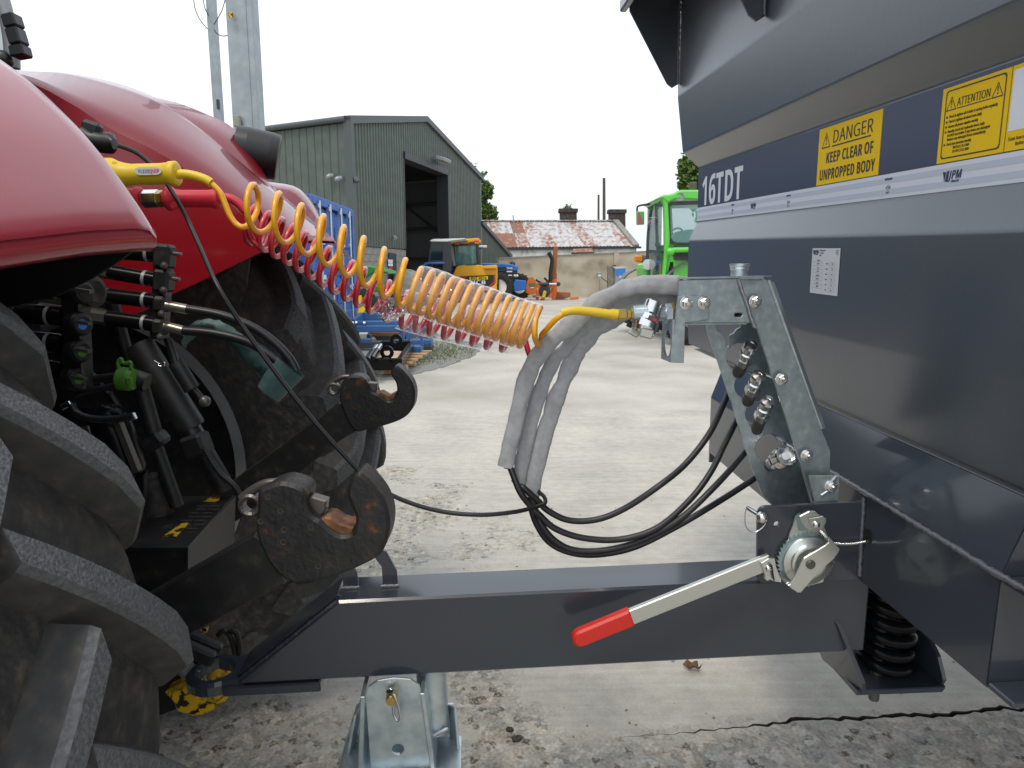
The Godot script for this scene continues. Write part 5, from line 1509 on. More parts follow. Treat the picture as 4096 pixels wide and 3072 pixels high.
	part("wheel_cover", mb().sheet([spline(vs([-0.7341, 1.496, -2.1, -0.6809, 1.4666, -2.1, -0.6278, 1.4291, -2.1, -0.5741, 1.3994, -2.1, -0.5497, 1.3886, -2.1]), 3), spline(vs([-0.7418, 1.5481, -2.15, -0.6724, 1.5387, -2.15, -0.6253, 1.5006, -2.15, -0.5858, 1.4459, -2.15, -0.5653, 1.3976, -2.15]), 3), spline(vs([-0.7851, 1.5828, -2.3, -0.7036, 1.5698, -2.3, -0.6561, 1.5321, -2.3, -0.6199, 1.4708, -2.3, -0.6046, 1.4089, -2.3]), 3), spline(vs([-0.8456, 1.6011, -2.5, -0.7652, 1.587, -2.5, -0.7135, 1.5459, -2.5, -0.6741, 1.4792, -2.5, -0.6573, 1.4151, -2.5]), 3)], 0.005), M.tractor_red_gloss, t)
	# transmission housing, axle and cab floor fill the dark between the wheels
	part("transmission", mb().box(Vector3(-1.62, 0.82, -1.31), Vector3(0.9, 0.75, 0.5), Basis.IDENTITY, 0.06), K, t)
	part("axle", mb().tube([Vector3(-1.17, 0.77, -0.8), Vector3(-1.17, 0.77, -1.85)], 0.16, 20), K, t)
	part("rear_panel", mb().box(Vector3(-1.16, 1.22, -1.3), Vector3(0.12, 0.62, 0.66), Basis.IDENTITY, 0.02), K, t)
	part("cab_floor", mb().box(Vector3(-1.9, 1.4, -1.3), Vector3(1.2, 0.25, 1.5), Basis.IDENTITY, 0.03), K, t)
	part("cab", mb().box(Vector3(-2.17, 2.25, -1.285), Vector3(1.6, 1.5, 1.13), Basis.IDENTITY, 0.05), M.black_gloss, t)
	part("cab_post", mb().tube(spline(vs([-1.0381, 1.8839, -1.5, -1.0291, 1.8396, -1.5, -1.0228, 1.7979, -1.5, -1.0211, 1.7527, -1.5, -1.0235, 1.7101, -1.5]), 6), 0.014, 10), M.rim_grey, t)
	part("cab_window", mb().plate(vs([-1.3119, 2.0235, -1.52, -1.0519, 1.8917, -1.52, -1.0428, 1.8468, -1.52, -1.0365, 1.8045, -1.52, -1.0347, 1.7588, -1.52, -1.0371, 1.7156, -1.52, -1.3592, 1.7156, -1.52]), Vector3(0, 0, -0.005)), M.glass, t)
	var lp := part("work_lamp", mb().bar(Vector3(-0.9816, 1.7943, -1.45), Vector3(-0.9761, 1.7697, -1.45), 0.026, 0.03, Vector3.RIGHT, 0.003), M.black_rubber, t)
	part("lamp_segment", mb().bar(Vector3(-0.9771, 1.7691, -1.45), Vector3(-0.9704, 1.7382, -1.45), 0.025, 0.03, Vector3.RIGHT, 0.003), M.black_rubber, lp)
	part("lamp_segment", mb().bar(Vector3(-0.9715, 1.7371, -1.45), Vector3(-0.9684, 1.7156, -1.45), 0.029, 0.03, Vector3.RIGHT, 0.003), M.black_rubber, lp)
	part("hinge", mb().ball(Vector3(-1.0047, 1.7127, -1.45), 0.017), M.black_rubber, t)
	# ---- hydraulic couplers, right-hand bank
	var B := Node3D.new()
	B.name = "coupler_bank"
	t.add_child(B, true)
	part("rail", mb().bar(Vector3(-0.6627, 1.3493, -1.34), Vector3(-0.6866, 1.1694, -1.34), 0.026, 0.03, Vector3.RIGHT, 0.003), K, B)
	for k in [[Vector3(-0.7466, 1.3357, -1.33), Vector3(-0.6736, 1.3304, -1.33), 0.0145], [Vector3(-0.7652, 1.2978, -1.33), Vector3(-0.6791, 1.2829, -1.33), 0.0142], [Vector3(-0.7709, 1.253, -1.33), Vector3(-0.6825, 1.2428, -1.33), 0.0145], [Vector3(-0.778, 1.2107, -1.33), Vector3(-0.6862, 1.1985, -1.33), 0.0145]]:
		cyl(B, "coupler", k[0], k[1], k[2], M.black_gloss)
		var e: Vector3 = k[0].lerp(k[1], 0.74)
		cyl(B, "bright_ring", e, e + (k[1] - k[0]).normalized() * 0.006, k[2] * 1.04, M.rim_grey)
		var d: Vector3 = (k[1] - k[0]).normalized()
		part("nut", mb().lathe(k[0] - d * 0.03, d, [Vector2(0, 0), Vector2(0.014, 0), Vector2(0.0148, 0.002), Vector2(0.0148, 0.03), Vector2(0, 0.03)], 6), M.steel_dark, B)
		cyl(B, "tube", k[0] - d * 0.03, k[0] - d * 0.13, 0.0125, K)
	for k in [[1040, 118, 0.042], [1035, 272, 0.042], [1022, 420, 0.03], [1015, 565, 0.03]]:
		pass
	for k in [[Vector3(-0.6564, 1.3273, -1.325), 0.045, 0.032], [Vector3(-0.6613, 1.2818, -1.325), 0.042, 0.03], [Vector3(-0.6686, 1.2376, -1.325), 0.03, 0.024], [Vector3(-0.6746, 1.1938, -1.325), 0.03, 0.022]]:
		part("socket", mb().box(k[0], Vector3(k[2], k[1], 0.034), Basis(Vector3(0, 0, 1), -0.12), 0.005), O, B)
		bolt("bolt", k[0] + Vector3(0.006, -0.018, 0.017), Vector3(0, 0, 1), 0.004, B, M.steel_dark)
	part("lever", mb().bar(Vector3(-0.6371, 1.3325, -1.32), Vector3(-0.6224, 1.3302, -1.32), 0.007, 0.014, Vector3.UP, 0.002), M.steel_dark, B)
	part("lever", mb().bar(Vector3(-0.6429, 1.286, -1.32), Vector3(-0.629, 1.2837, -1.32), 0.007, 0.014, Vector3.UP, 0.002), M.steel_dark, B)
	# left-hand bank
	part("rail", mb().bar(Vector3(-0.7144, 1.2938, -1.14), Vector3(-0.7246, 1.1038, -1.14), 0.034, 0.03, Vector3.RIGHT, 0.004), K, B)
	for k in [[Vector3(-0.8049, 1.2319, -1.13), Vector3(-0.7332, 1.2262, -1.13)], [Vector3(-0.8074, 1.1878, -1.13), Vector3(-0.7405, 1.1816, -1.13)], [Vector3(-0.8152, 1.1432, -1.13), Vector3(-0.7479, 1.1361, -1.13)], [Vector3(-0.78, 1.2697, -1.13), Vector3(-0.7231, 1.2728, -1.13)]]:
		cyl(B, "coupler", k[0], k[1], 0.0165, M.black_gloss)
		var e: Vector3 = k[0].lerp(k[1], 0.68)
		cyl(B, "bright_ring", e, e + (k[1] - k[0]).normalized() * 0.005, 0.0172, M.rim_grey)
	for k in [[Vector3(-0.6998, 1.214, -1.12), M.blue_cap], [Vector3(-0.7048, 1.1696, -1.12), M.green_cap], [Vector3(-0.7146, 1.1244, -1.12), M.green_cap], [Vector3(-0.6921, 1.265, -1.12), K]]:
		part("socket", mb().lathe(k[0] - Vector3(0.02, 0, 0.012), Vector3(1, 0.05, 0.35), [Vector2(0, 0), Vector2(0.019, 0), Vector2(0.02, 0.018), Vector2(0.017, 0.024), Vector2(0.012, 0.026), Vector2(0, 0.024)], 20), O, B)
		part("dust_cap", mb().lathe(k[0], Vector3(1, 0.05, 0.35), [Vector2(0.0085, 0), Vector2(0.0085, 0.004), Vector2(0, 0.004)], 16), k[1], B)
		part("lever", mb().bar(k[0] + Vector3(-0.002, 0.006, 0.012), k[0] + Vector3(0.022, 0.002, 0.012), 0.005, 0.01, Vector3.UP), M.steel_dark, B)
	cyl(B, "tube", Vector3(-0.7427, 1.2689, -1.16), Vector3(-0.6929, 1.265, -1.16), 0.021, K)
	part("ring", mb().lathe(Vector3(-0.6999, 1.2666, -1.15), Vector3(1, 0, 0.2), [Vector2(0, 0), Vector2(0.026, 0), Vector2(0.026, 0.012), Vector2(0.018, 0.015), Vector2(0, 0.01)], 22), O, B)
	# two hoses to the green pouch
	for k in [[Vector3(-0.6585, 1.2348, -1.32), Vector3(-0.6193, 1.2273, -1.32), spline(vs([-0.6213, 1.2282, -1.32, -0.5543, 1.2162, -1.32, -0.4953, 1.1932, -1.32, -0.4546, 1.1629, -1.32, -0.4288, 1.1332, -1.32, -0.4172, 1.1094, -1.32]), 6)], [Vector3(-0.6647, 1.1957, -1.32), Vector3(-0.6276, 1.186, -1.32), spline(vs([-0.6248, 1.188, -1.31, -0.5675, 1.1826, -1.31, -0.5082, 1.1678, -1.31, -0.4674, 1.1436, -1.31, -0.4385, 1.1192, -1.31, -0.4241, 1.1054, -1.31]), 6)]]:
		cyl(B, "ferrule", k[0], k[1], 0.0098, M.ferrule)
		part("hose", mb().tube(k[2], 0.0086, 12), M.black_rubber, B)
	var fo := spline(vs([-0.6421, 1.18, -1.36, -0.6266, 1.1987, -1.36, -0.5934, 1.2056, -1.36, -0.56, 1.1941, -1.36, -0.5242, 1.1675, -1.36, -0.4884, 1.1376, -1.36, -0.4695, 1.11, -1.36, -0.4788, 1.0852, -1.36, -0.4865, 1.0611, -1.36]), 4)
	var fi := spline(vs([-0.6587, 1.1464, -1.38, -0.6414, 1.1655, -1.38, -0.6163, 1.183, -1.38, -0.5823, 1.1719, -1.38, -0.5583, 1.1496, -1.38, -0.5321, 1.1111, -1.38, -0.5105, 1.0982, -1.38, -0.5006, 1.0755, -1.38, -0.4937, 1.0566, -1.38]), 4)
	var fr := []
	var nz := FastNoiseLite.new()
	nz.frequency = 0.2
	for s in 6:
		var row := []
		for j in fo.size():
			row.append((fo[j] as Vector3).lerp(fi[j], s / 5.0) + Vector3(0, 0.004 * nz.get_noise_2d(j * 3.0, s * 4.0), 0.018 * sin(PI * s / 5.0) + 0.01 * nz.get_noise_2d(j * 3.0, s * 4.0 + 60)))
		fr.append(row)
	var po := part("rubber_pouch", mb().sheet(fr, 0.002), M.pouch, t, "torn green rubber pouch round the two hoses")
	fr = []
	for k in [[Vector3(-0.4759, 1.0632, -1.33), 0.024], [Vector3(-0.4575, 1.086, -1.325), 0.027], [Vector3(-0.4395, 1.1039, -1.32), 0.029], [Vector3(-0.4256, 1.1185, -1.315), 0.03]]:
		fr.append(ring(k[0], Vector3(0.76, -0.64, 0), Vector3(0.1, 0.12, 0.9), k[1], 18))
	part("pouch_mouth", mb().sheet(fr, 0.002, true), M.pouch, po)
	# ---- lift cylinder, rods, filter canister
	cyl(t, "lift_cylinder", Vector3(-0.7275, 1.1595, -1.34), Vector3(-0.6362, 0.9911, -1.34), 0.0275, O, 24)
	cyl(t, "lift_cylinder_cap", Vector3(-0.6548, 1.0152, -1.34), Vector3(-0.6272, 0.9636, -1.34), 0.022, K, 20)
	cyl(t, "lift_rod", Vector3(-0.6315, 0.9701, -1.34), Vector3(-0.5772, 0.8619, -1.34), 0.0205, O, 18)
	part("clevis", mb().bar(Vector3(-0.6455, 0.9533, -1.33), Vector3(-0.6037, 0.9662, -1.33), 0.045, 0.05, Vector3.UP, 0.006), O, t)
	cyl(t, "valve_block", Vector3(-0.6539, 1.1242, -1.33), Vector3(-0.6256, 1.0711, -1.33), 0.017, O, 6)
	cyl(t, "pipe", Vector3(-0.6706, 1.1694, -1.34), Vector3(-0.6539, 1.1242, -1.33), 0.008, O)
	cyl(t, "pipe", Vector3(-0.6254, 1.0742, -1.33), Vector3(-0.6042, 1.0459, -1.33), 0.007, O)
	part("union", mb().ball(Vector3(-0.6026, 1.0475, -1.33), 0.0115), M.steel_dark, t)
	part("pipe", mb().tube(spline(vs([-0.5971, 0.9611, -1.3, -0.5838, 0.9326, -1.3, -0.5671, 0.907, -1.3, -0.5438, 0.8846, -1.3, -0.53, 0.8588, -1.3]), 5), 0.006, 8), M.black_rubber, t)
	cyl(t, "lift_rod", Vector3(-0.6699, 1.1187, -1.22), Vector3(-0.6489, 1.0085, -1.22), 0.0145, O)
	part("clamp", mb().bar(Vector3(-0.6579, 1.0041, -1.22), Vector3(-0.641, 0.9819, -1.22), 0.048, 0.035, Vector3.RIGHT, 0.006), O, t)
	cyl(t, "lift_rod", Vector3(-0.648, 0.9849, -1.22), Vector3(-0.6181, 0.8707, -1.22), 0.0125, O)
	cyl(t, "lift_rod", Vector3(-0.8363, 1.2463, -1.14), Vector3(-0.7944, 1.0605, -1.14), 0.0155, O)
	cyl(t, "stay_bar", Vector3(-0.8087, 1.2467, -1.4), Vector3(-0.7808, 1.0953, -1.4), 0.014, O)
	cyl(t, "grimy_pipe", Vector3(-0.6632, 0.9252, -1.24), Vector3(-0.6634, 0.8326, -1.24), 0.0245, M.tyre)
	part("filter_canister", mb().lathe(Vector3(-0.6733, 0.9579, -1.16), (Vector3(-0.703, 1.0784, -1.16)) - (Vector3(-0.6733, 0.9579, -1.16)), [Vector2(0, -0.02), Vector2(0.03, -0.015), Vector2(0.037, 0), Vector2(0.038, 0.07), Vector2(0.037, 0.085), Vector2(0.03, 0.105), Vector2(0.016, 0.117), Vector2(0, 0.12)], 30, true), M.black_gloss, t)
	for k in [[Vector3(-0.7139, 1.0436, -1.13), Vector3(-0.6819, 0.9473, -1.13)], [Vector3(-0.6612, 1.0545, -1.13), Vector3(-0.6347, 0.964, -1.13)]]:
		part("bracket", mb().bar(k[0], k[1], 0.014, 0.012, Vector3.RIGHT, 0.002), M.steel_dark, t)
	part("breather_hose", mb().tube(spline(vs([-0.7157, 1.0872, -1.1, -0.7095, 1.0728, -1.1, -0.6898, 1.0636, -1.1, -0.6643, 1.061, -1.1, -0.6384, 1.0623, -1.1, -0.6147, 1.0676, -1.1]), 5), 0.0062, 10), M.black_rubber, t)
	part("breather_hose", mb().tube(spline(vs([-0.735, 1.093, -1.14, -0.7211, 1.0998, -1.14, -0.6941, 1.1038, -1.14, -0.6671, 1.1092, -1.14, -0.6509, 1.1119, -1.14]), 5), 0.0055, 10), M.black_rubber, t)
	part("hose_clip", mb().bar(Vector3(-0.7318, 1.0807, -1.1), Vector3(-0.7156, 1.0885, -1.1), 0.009, 0.006, Vector3.UP, 0.001), M.chrome, t)
	part("hose_clip", mb().bar(Vector3(-0.6182, 1.0715, -1.1), Vector3(-0.614, 1.061, -1.1), 0.007, 0.006, Vector3.RIGHT, 0.001), M.chrome, t)
	part("hose_clip", mb().tube(spline(vs([-0.6691, 1.1338, -1.28, -0.6592, 1.1278, -1.28, -0.6501, 1.1308, -1.28, -0.6536, 1.1233, -1.28, -0.6624, 1.1248, -1.28]), 4), 0.0018, 6), M.chrome, t)
	cyl(t, "pipe", Vector3(-0.7291, 1.1154, -1.16), Vector3(-0.6719, 1.1222, -1.16), 0.0075, K)
	cyl(t, "pipe", Vector3(-0.6425, 1.1195, -1.16), Vector3(-0.6217, 1.1113, -1.16), 0.016, O)
	part("green_dust_cap", mb().lathe(Vector3(-0.6592, 1.1226, -1.14), Vector3(1, -0.08, 0), [Vector2(0, 0), Vector2(0.0155, 0), Vector2(0.0195, 0.004), Vector2(0.0195, 0.02), Vector2(0.017, 0.027), Vector2(0, 0.028)], 22), M.green_cap, t, "green rubber dust cap on its cord")
	part("green_cap_tab", mb().plate(vs([-0.6331, 1.1283, -1.12, -0.6222, 1.1283, -1.12, -0.6223, 1.1152, -1.12, -0.6285, 1.1078, -1.12, -0.6335, 1.1178, -1.12]), Vector3(0, 0, 0.006), [], 0.002), M.green_cap, t)
	part("cap_cord", mb().tube(spline(vs([-0.6525, 1.1367, -1.135, -0.6539, 1.1499, -1.135, -0.6481, 1.1558, -1.135, -0.646, 1.1499, -1.135, -0.6395, 1.1486, -1.135, -0.6329, 1.1499, -1.135, -0.633, 1.1393, -1.135]), 5), 0.0032, 8), M.green_cap, t)
	part("wiring", mb().tube(spline(vs([-0.6998, 1.0913, -1.18, -0.6834, 1.0605, -1.18, -0.6668, 1.0294, -1.18, -0.6562, 0.9924, -1.18, -0.6521, 0.9433, -1.18, -0.6586, 0.8848, -1.18]), 5), 0.006, 8), M.black_rubber, t)
	part("wiring", mb().tube(spline(vs([-0.7521, 1.1301, -1.2, -0.734, 1.1161, -1.2, -0.7147, 1.085, -1.2, -0.6947, 1.0593, -1.2]), 5), 0.005, 8), M.black_rubber, t)
	# ---- shaft guard
	var G0 := [Vector3(-0.6551, 0.8546, -1.07), Vector3(-0.5297, 0.8541, -1.07), Vector3(-0.5702, 0.8457, -1.36)]
	G0.append(G0[0] + (G0[2] - G0[1]) * 0.97 + (G0[1] - G0[0]) * 0.12)
	var pg := part("shaft_guard", mb().plate(G0, Vector3(0, -0.006, -0.002), [], 0.001), M.old_black, t, "black slotted shaft guard with yellow warning stickers")
	part("guard_front", mb().plate(vs([-0.6582, 0.852, -1.075, -0.5322, 0.8514, -1.075, -0.5393, 0.8103, -1.075, -0.5439, 0.7676, -1.075, -0.6581, 0.7676, -1.075]), Vector3(0, 0, -0.005)), O, pg)
	part("guard_side", mb().plate([Vector3(-0.5322, 0.8509, -1.075), Vector3(-0.5703, 0.8444, -1.36), Vector3(-0.5784, 0.7197, -1.36), Vector3(-0.5419, 0.7762, -1.075)], Vector3(-0.004, 0, 0)), O, pg)
	part("guard_skirt", mb().plate([Vector3(-0.6613, 0.8488, -1.08), Vector3(-0.6946, 0.8236, -1.36), Vector3(-0.7125, 0.7657, -1.36), Vector3(-0.678, 0.8137, -1.08)], Vector3(-0.004, 0, 0)), O, pg)
	var un := (G0[1] - G0[0]) as Vector3
	var vn := (G0[3] - G0[0]) as Vector3
	var nn := vn.cross(un).normalized()
	if nn.y < 0.0: nn = -nn
	for i in 7:
		for j in 2:
			var p := 0.3 + 0.075 * i
			var c: Vector3 = G0[0] + (G0[1] - G0[0]) * (0.62 + 0.2 * j + (0.05 if i % 2 else 0.0)) * 1.0 + vn * p + (G0[2] - G0[1] - vn) * p * (0.62 + 0.2 * j)
			part("slot", mb().bar(c - un.normalized() * 0.0095 + nn * 0.0006, c + un.normalized() * 0.0095 + nn * 0.0006, 0.0045, 0.001, vn), M.soil, pg)
	for k in [[0.52, 0.16, 0.3, 0.26], [0.5, 0.86, 0.4, 0.1]]:
		var c: Vector3 = G0[0] + un * k[0] + vn * k[1] + nn * 0.001
		part("warning_sticker", mb().plate([c, c + un * k[2] * 0.62, c + un * k[2] * 0.5 + vn * k[3], c + un * 0.05 + vn * k[3] * 0.9], nn * 0.0006), M.old_yellow, pg)
	# ---- lower links with hook ends
	link(t, vs([-0.6017, 0.7932, -0.93, -0.513, 0.8454, -0.93, -0.3658, 0.9312, -0.93, -0.3509, 0.9202, -0.93, -0.3268, 0.8555, -0.93, -0.4586, 0.7819, -0.93, -0.586, 0.7103, -0.93]), 0.03, vs([-0.3573, 0.9394, -0.915, -0.3537, 0.972, -0.915, -0.3512, 0.9983, -0.915, -0.3407, 1.0054, -0.915, -0.3198, 1.0125, -0.915, -0.3039, 1.0101, -0.915, -0.2888, 1.003, -0.915, -0.2842, 0.9935, -0.915, -0.2867, 0.9804, -0.915, -0.2787, 0.9636, -0.915, -0.2675, 0.9571, -0.915, -0.2609, 0.9498, -0.915, -0.2498, 0.9406, -0.915, -0.2385, 0.9353, -0.915, -0.2292, 0.9362, -0.915, -0.2225, 0.9406, -0.915, -0.2176, 0.9612, -0.915, -0.2268, 0.9859, -0.915, -0.2275, 1.003, -0.915, -0.221, 1.0172, -0.915, -0.2121, 1.0253, -0.915, -0.2049, 1.0229, -0.915, -0.1899, 1.0073, -0.915, -0.1768, 0.9863, -0.915, -0.1702, 0.96, -0.915, -0.1734, 0.9309, -0.915, -0.185, 0.9069, -0.915, -0.2052, 0.8937, -0.915, -0.236, 0.8793, -0.915, -0.2645, 0.8694, -0.915, -0.2928, 0.8644, -0.915, -0.3138, 0.8657, -0.915, -0.3317, 0.8793, -0.915, -0.3466, 0.904, -0.915]), 0.055, Vector3(-0.3741, 0.9692, -0.94), 0.028, vs([-0.2905, 0.9844, -0.935, -0.2834, 0.9856, -0.935, -0.2622, 0.979, -0.935, -0.2648, 0.9636, -0.935, -0.272, 0.955, -0.935, -0.28, 0.9599, -0.935, -0.2877, 0.9697, -0.935]), vs([-0.2719, 0.9544, -0.922, -0.2624, 0.9598, -0.922, -0.2532, 0.9583, -0.922, -0.2419, 0.9501, -0.922, -0.2304, 0.9464, -0.922, -0.2224, 0.9447, -0.922, -0.2234, 0.9359, -0.922, -0.2321, 0.933, -0.922, -0.2426, 0.9335, -0.922, -0.2539, 0.9403, -0.922]), "near lower link with a rusty open hook")
	text("CBM", 0.0062, Vector3(-0.2923, 0.9193, -0.9146), Vector3(0.9, 0.42, 0), Vector3(-0.42, 0.9, 0), M.hook, t.get_node("lower_link"), 1.1, true)
	text("CBM", 0.0056, Vector3(-0.3004, 0.9649, -0.9146), Vector3(0.9, 0.38, 0), Vector3(-0.38, 0.9, 0), M.hook, t.get_node("lower_link"), 1.1, true)
	for p in [Vector3(-0.321, 0.9713, -0.9155), Vector3(-0.3172, 0.944, -0.9155), Vector3(-0.3196, 0.9258, -0.9155), Vector3(-0.3376, 0.9914, -0.9155), Vector3(-0.3495, 0.9561, -0.9155), Vector3(-0.2803, 0.9477, -0.9155), Vector3(-0.2725, 0.8902, -0.9155)]:
		part("hole", mb().lathe(p, Vector3(0, 0, 1), [Vector2(0.0046, -0.001), Vector2(0.0042, 0.0008), Vector2(0, -0.0002)], 12), M.soil, t.get_node("lower_link"))
	link(t, vs([-0.8365, 0.6838, -1.67, -0.7042, 0.7787, -1.67, -0.4263, 0.9796, -1.67, -0.4132, 0.9788, -1.67, -0.3864, 0.9076, -1.67, -0.4294, 0.8823, -1.67, -0.5628, 0.7753, -1.67, -0.7029, 0.6706, -1.67, -0.8186, 0.5862, -1.67]), 0.03, vs([-0.4214, 0.9879, -1.655, -0.4185, 1.0186, -1.655, -0.4131, 1.0329, -1.655, -0.3981, 1.0464, -1.655, -0.3747, 1.0492, -1.655, -0.3581, 1.0407, -1.655, -0.3505, 1.0268, -1.655, -0.3422, 1.0096, -1.655, -0.3239, 1.0014, -1.655, -0.3041, 0.9866, -1.655, -0.2898, 0.9907, -1.655, -0.2808, 1.0104, -1.655, -0.2826, 1.0309, -1.655, -0.2926, 1.048, -1.655, -0.2939, 1.0594, -1.655, -0.2856, 1.0712, -1.655, -0.2767, 1.072, -1.655, -0.2579, 1.0545, -1.655, -0.2423, 1.0309, -1.655, -0.2366, 1.0022, -1.655, -0.243, 0.9693, -1.655, -0.2647, 0.9444, -1.655, -0.3058, 0.927, -1.655, -0.3551, 0.9145, -1.655, -0.3858, 0.9103, -1.655, -0.4077, 0.9444, -1.655]), 0.055, Vector3(-0.4396, 1.0128, -1.67), 0.026, vs([-0.3534, 1.0305, -1.67, -0.3307, 1.0285, -1.67, -0.3312, 1.014, -1.67, -0.3368, 1.0058, -1.67, -0.3469, 1.0078, -1.67]), vs([-0.3349, 1.0034, -1.66, -0.3206, 1.0075, -1.66, -0.3027, 0.9964, -1.66, -0.2825, 1.0075, -1.66, -0.2878, 0.9906, -1.66, -0.303, 0.984, -1.66, -0.321, 0.9931, -1.66]), "far lower link with an open hook")
	# ---- pick-up hitch with the yellow hook
	var ph := part("pickup_hook", mb().plate(vs([-0.7084, 0.4509, -1.28, -0.6708, 0.4706, -1.28, -0.6478, 0.4937, -1.28, -0.6416, 0.467, -1.28, -0.6333, 0.4473, -1.28, -0.6042, 0.4401, -1.28, -0.5804, 0.4527, -1.28, -0.5868, 0.4311, -1.28, -0.6061, 0.4131, -1.28, -0.6301, 0.4004, -1.28, -0.6566, 0.3986, -1.28, -0.6792, 0.4058, -1.28, -0.6871, 0.4094, -1.28, -0.6936, 0.4311, -1.28]), Vector3(0, 0, -0.05), [], 0.008), M.old_yellow, t, "yellow pick-up hook under the trailer's eye")
	part("hook_post", mb().tube([Vector3(-0.6035, 0.4361, -1.305), Vector3(-0.6015, 0.4653, -1.305), Vector3(-0.6011, 0.4943, -1.305), Vector3(-0.6052, 0.5069, -1.305)], [0.022, 0.022, 0.021, 0.012], 20), M.old_yellow, ph)
	part("hitch_frame", mb().plate(vs([-0.8581, 0.53, -1.33, -0.7299, 0.4935, -1.33, -0.6956, 0.4567, -1.33, -0.7079, 0.3859, -1.33, -0.7434, 0.3709, -1.33, -0.8461, 0.3709, -1.33]), Vector3(0, 0, -0.1)), K, ph)
	for k in [[Vector3(-0.6658, 0.5722, -1.3), Vector3(-0.5928, 0.5367, -1.3), 0.024], [Vector3(-0.6402, 0.5804, -1.24), Vector3(-0.581, 0.5515, -1.24), 0.03], [Vector3(-0.6834, 0.5312, -1.36), Vector3(-0.6464, 0.4716, -1.36), 0.05]]:
		part("latch_bar", mb().bar(k[0], k[1], k[2], 0.022, Vector3.UP, 0.005), O, ph)
	part("latch_strap", mb().tube(spline(vs([-0.6248, 0.5349, -1.36, -0.612, 0.546, -1.36, -0.599, 0.5349, -1.36, -0.5924, 0.5052, -1.36, -0.5926, 0.4753, -1.36]), 5), 0.006, 8), O, ph)
	part("latch_strap", mb().tube(spline(vs([-0.6071, 0.5423, -1.36, -0.5881, 0.5442, -1.36, -0.5824, 0.5275, -1.36, -0.5808, 0.4978, -1.36, -0.5833, 0.4753, -1.36]), 5), 0.006, 8), O, ph)
	part("yellow_tab", mb().plate(vs([-0.6485, 0.5662, -1.33, -0.6391, 0.5716, -1.33, -0.6335, 0.5662, -1.33, -0.6358, 0.5572, -1.33, -0.6441, 0.5583, -1.33]), Vector3(0, 0, -0.01)), M.old_yellow, ph)

func rg_mix(a: Array, b: Array, t: float) -> Array:
	var r := []
	for i in a.size(): r.append((a[i] as Vector3).lerp(b[i], t) + Vector3(0, 0.008, 0.004))
	return r

func link(t: Node3D, arm: Array, ath: float, hook: Array, hth: float, eye: Vector3, er: float, latch: Array, throat: Array, label: String) -> void:
	var l := part("lower_link", mb().plate(arm, Vector3(0, 0, -ath), [], 0.003), M.old_black, t, label)
	var hs := []
	var k := hook.size()
	for i in k:   # round off the corners
		var a: Vector3 = hook[(i + k - 1) % k]
		var b: Vector3 = hook[i]
		var c: Vector3 = hook[(i + 1) % k]
		var d: Vector3 = hook[(i + 2) % k]
		for s in 3: hs.append(b.cubic_interpolate(c, a, d, s / 3.0))
	part("hook", mb().plate(hs, Vector3(0, 0, -hth), [], 0.005), M.hook, l)
	part("eye_lug", mb().plate(ring(eye, Vector3.RIGHT, Vector3.UP, er * 0.62, 20), Vector3(0, 0, -0.02), [ring(eye, Vector3.RIGHT, Vector3.UP, er * 0.36, 14)], 0.003), M.steel_dark, l)
	part("eye_strap", mb().tube(spline([eye + Vector3(-0.5 * er, 0.3 * er, -0.01), eye + Vector3(0.1 * er, 0.75 * er, -0.01), eye + Vector3(0.8 * er, 1.1 * er, -0.01), eye + Vector3(1.5 * er, 1.15 * er, -0.01)], 4), er * 0.24, 8), M.steel_dark, l)
	part("latch", mb().plate(latch, Vector3(0, 0, -0.02), [], 0.002), M.steel_dark, l)
	part("throat", mb().plate(throat, Vector3(0, 0, -hth * 0.75), [], 0.002), M.rust, l)


const SA := Vector3(-4.847, 0, -21.4)
const GD := Vector3(0.25174, 0, -0.96779)
const GN := Vector3(0.96779, 0, 0.25174)
const SD := Vector3(-0.89026, 0, -0.45546)
const SN := Vector3(-0.45546, 0, 0.89026)

func gp(u: float, y: float, off := 0.0) -> Vector3:
	return SA + GD * u + Vector3(0, y, 0) + GN * off

func roof_y(u: float) -> float:
	return 5.73 + 1.23 * (u / 6.13 if u < 6.13 else (13.23 - u) / 7.1)

# profiled sheet along the gable, from base to top line
func profiled(g: MB, u0: float, u1: float, yb: Callable, yt: Callable, pitch: float, depth: float, off := 0.0) -> MB:
	var k := int(round((u1 - u0) / pitch))
	for i in k:
		var a := u0 + (u1 - u0) * i / k
		var w := (u1 - u0) / k
		var us := [a, a + w * 0.36, a + w * 0.5, a + w * 0.86, a + w]
		var ds := [off, off, off + depth, off + depth, off]
		for j in 4:
			g.quad(gp(us[j], yb.call(us[j]), ds[j]), gp(us[j + 1], yb.call(us[j + 1]), ds[j + 1]), gp(us[j + 1], yt.call(us[j + 1]), ds[j + 1]), gp(us[j], yt.call(us[j]), ds[j]))
	return g

func slab(g: MB, pts: Array, w: Vector3) -> MB:
	return g.plate(pts, w)

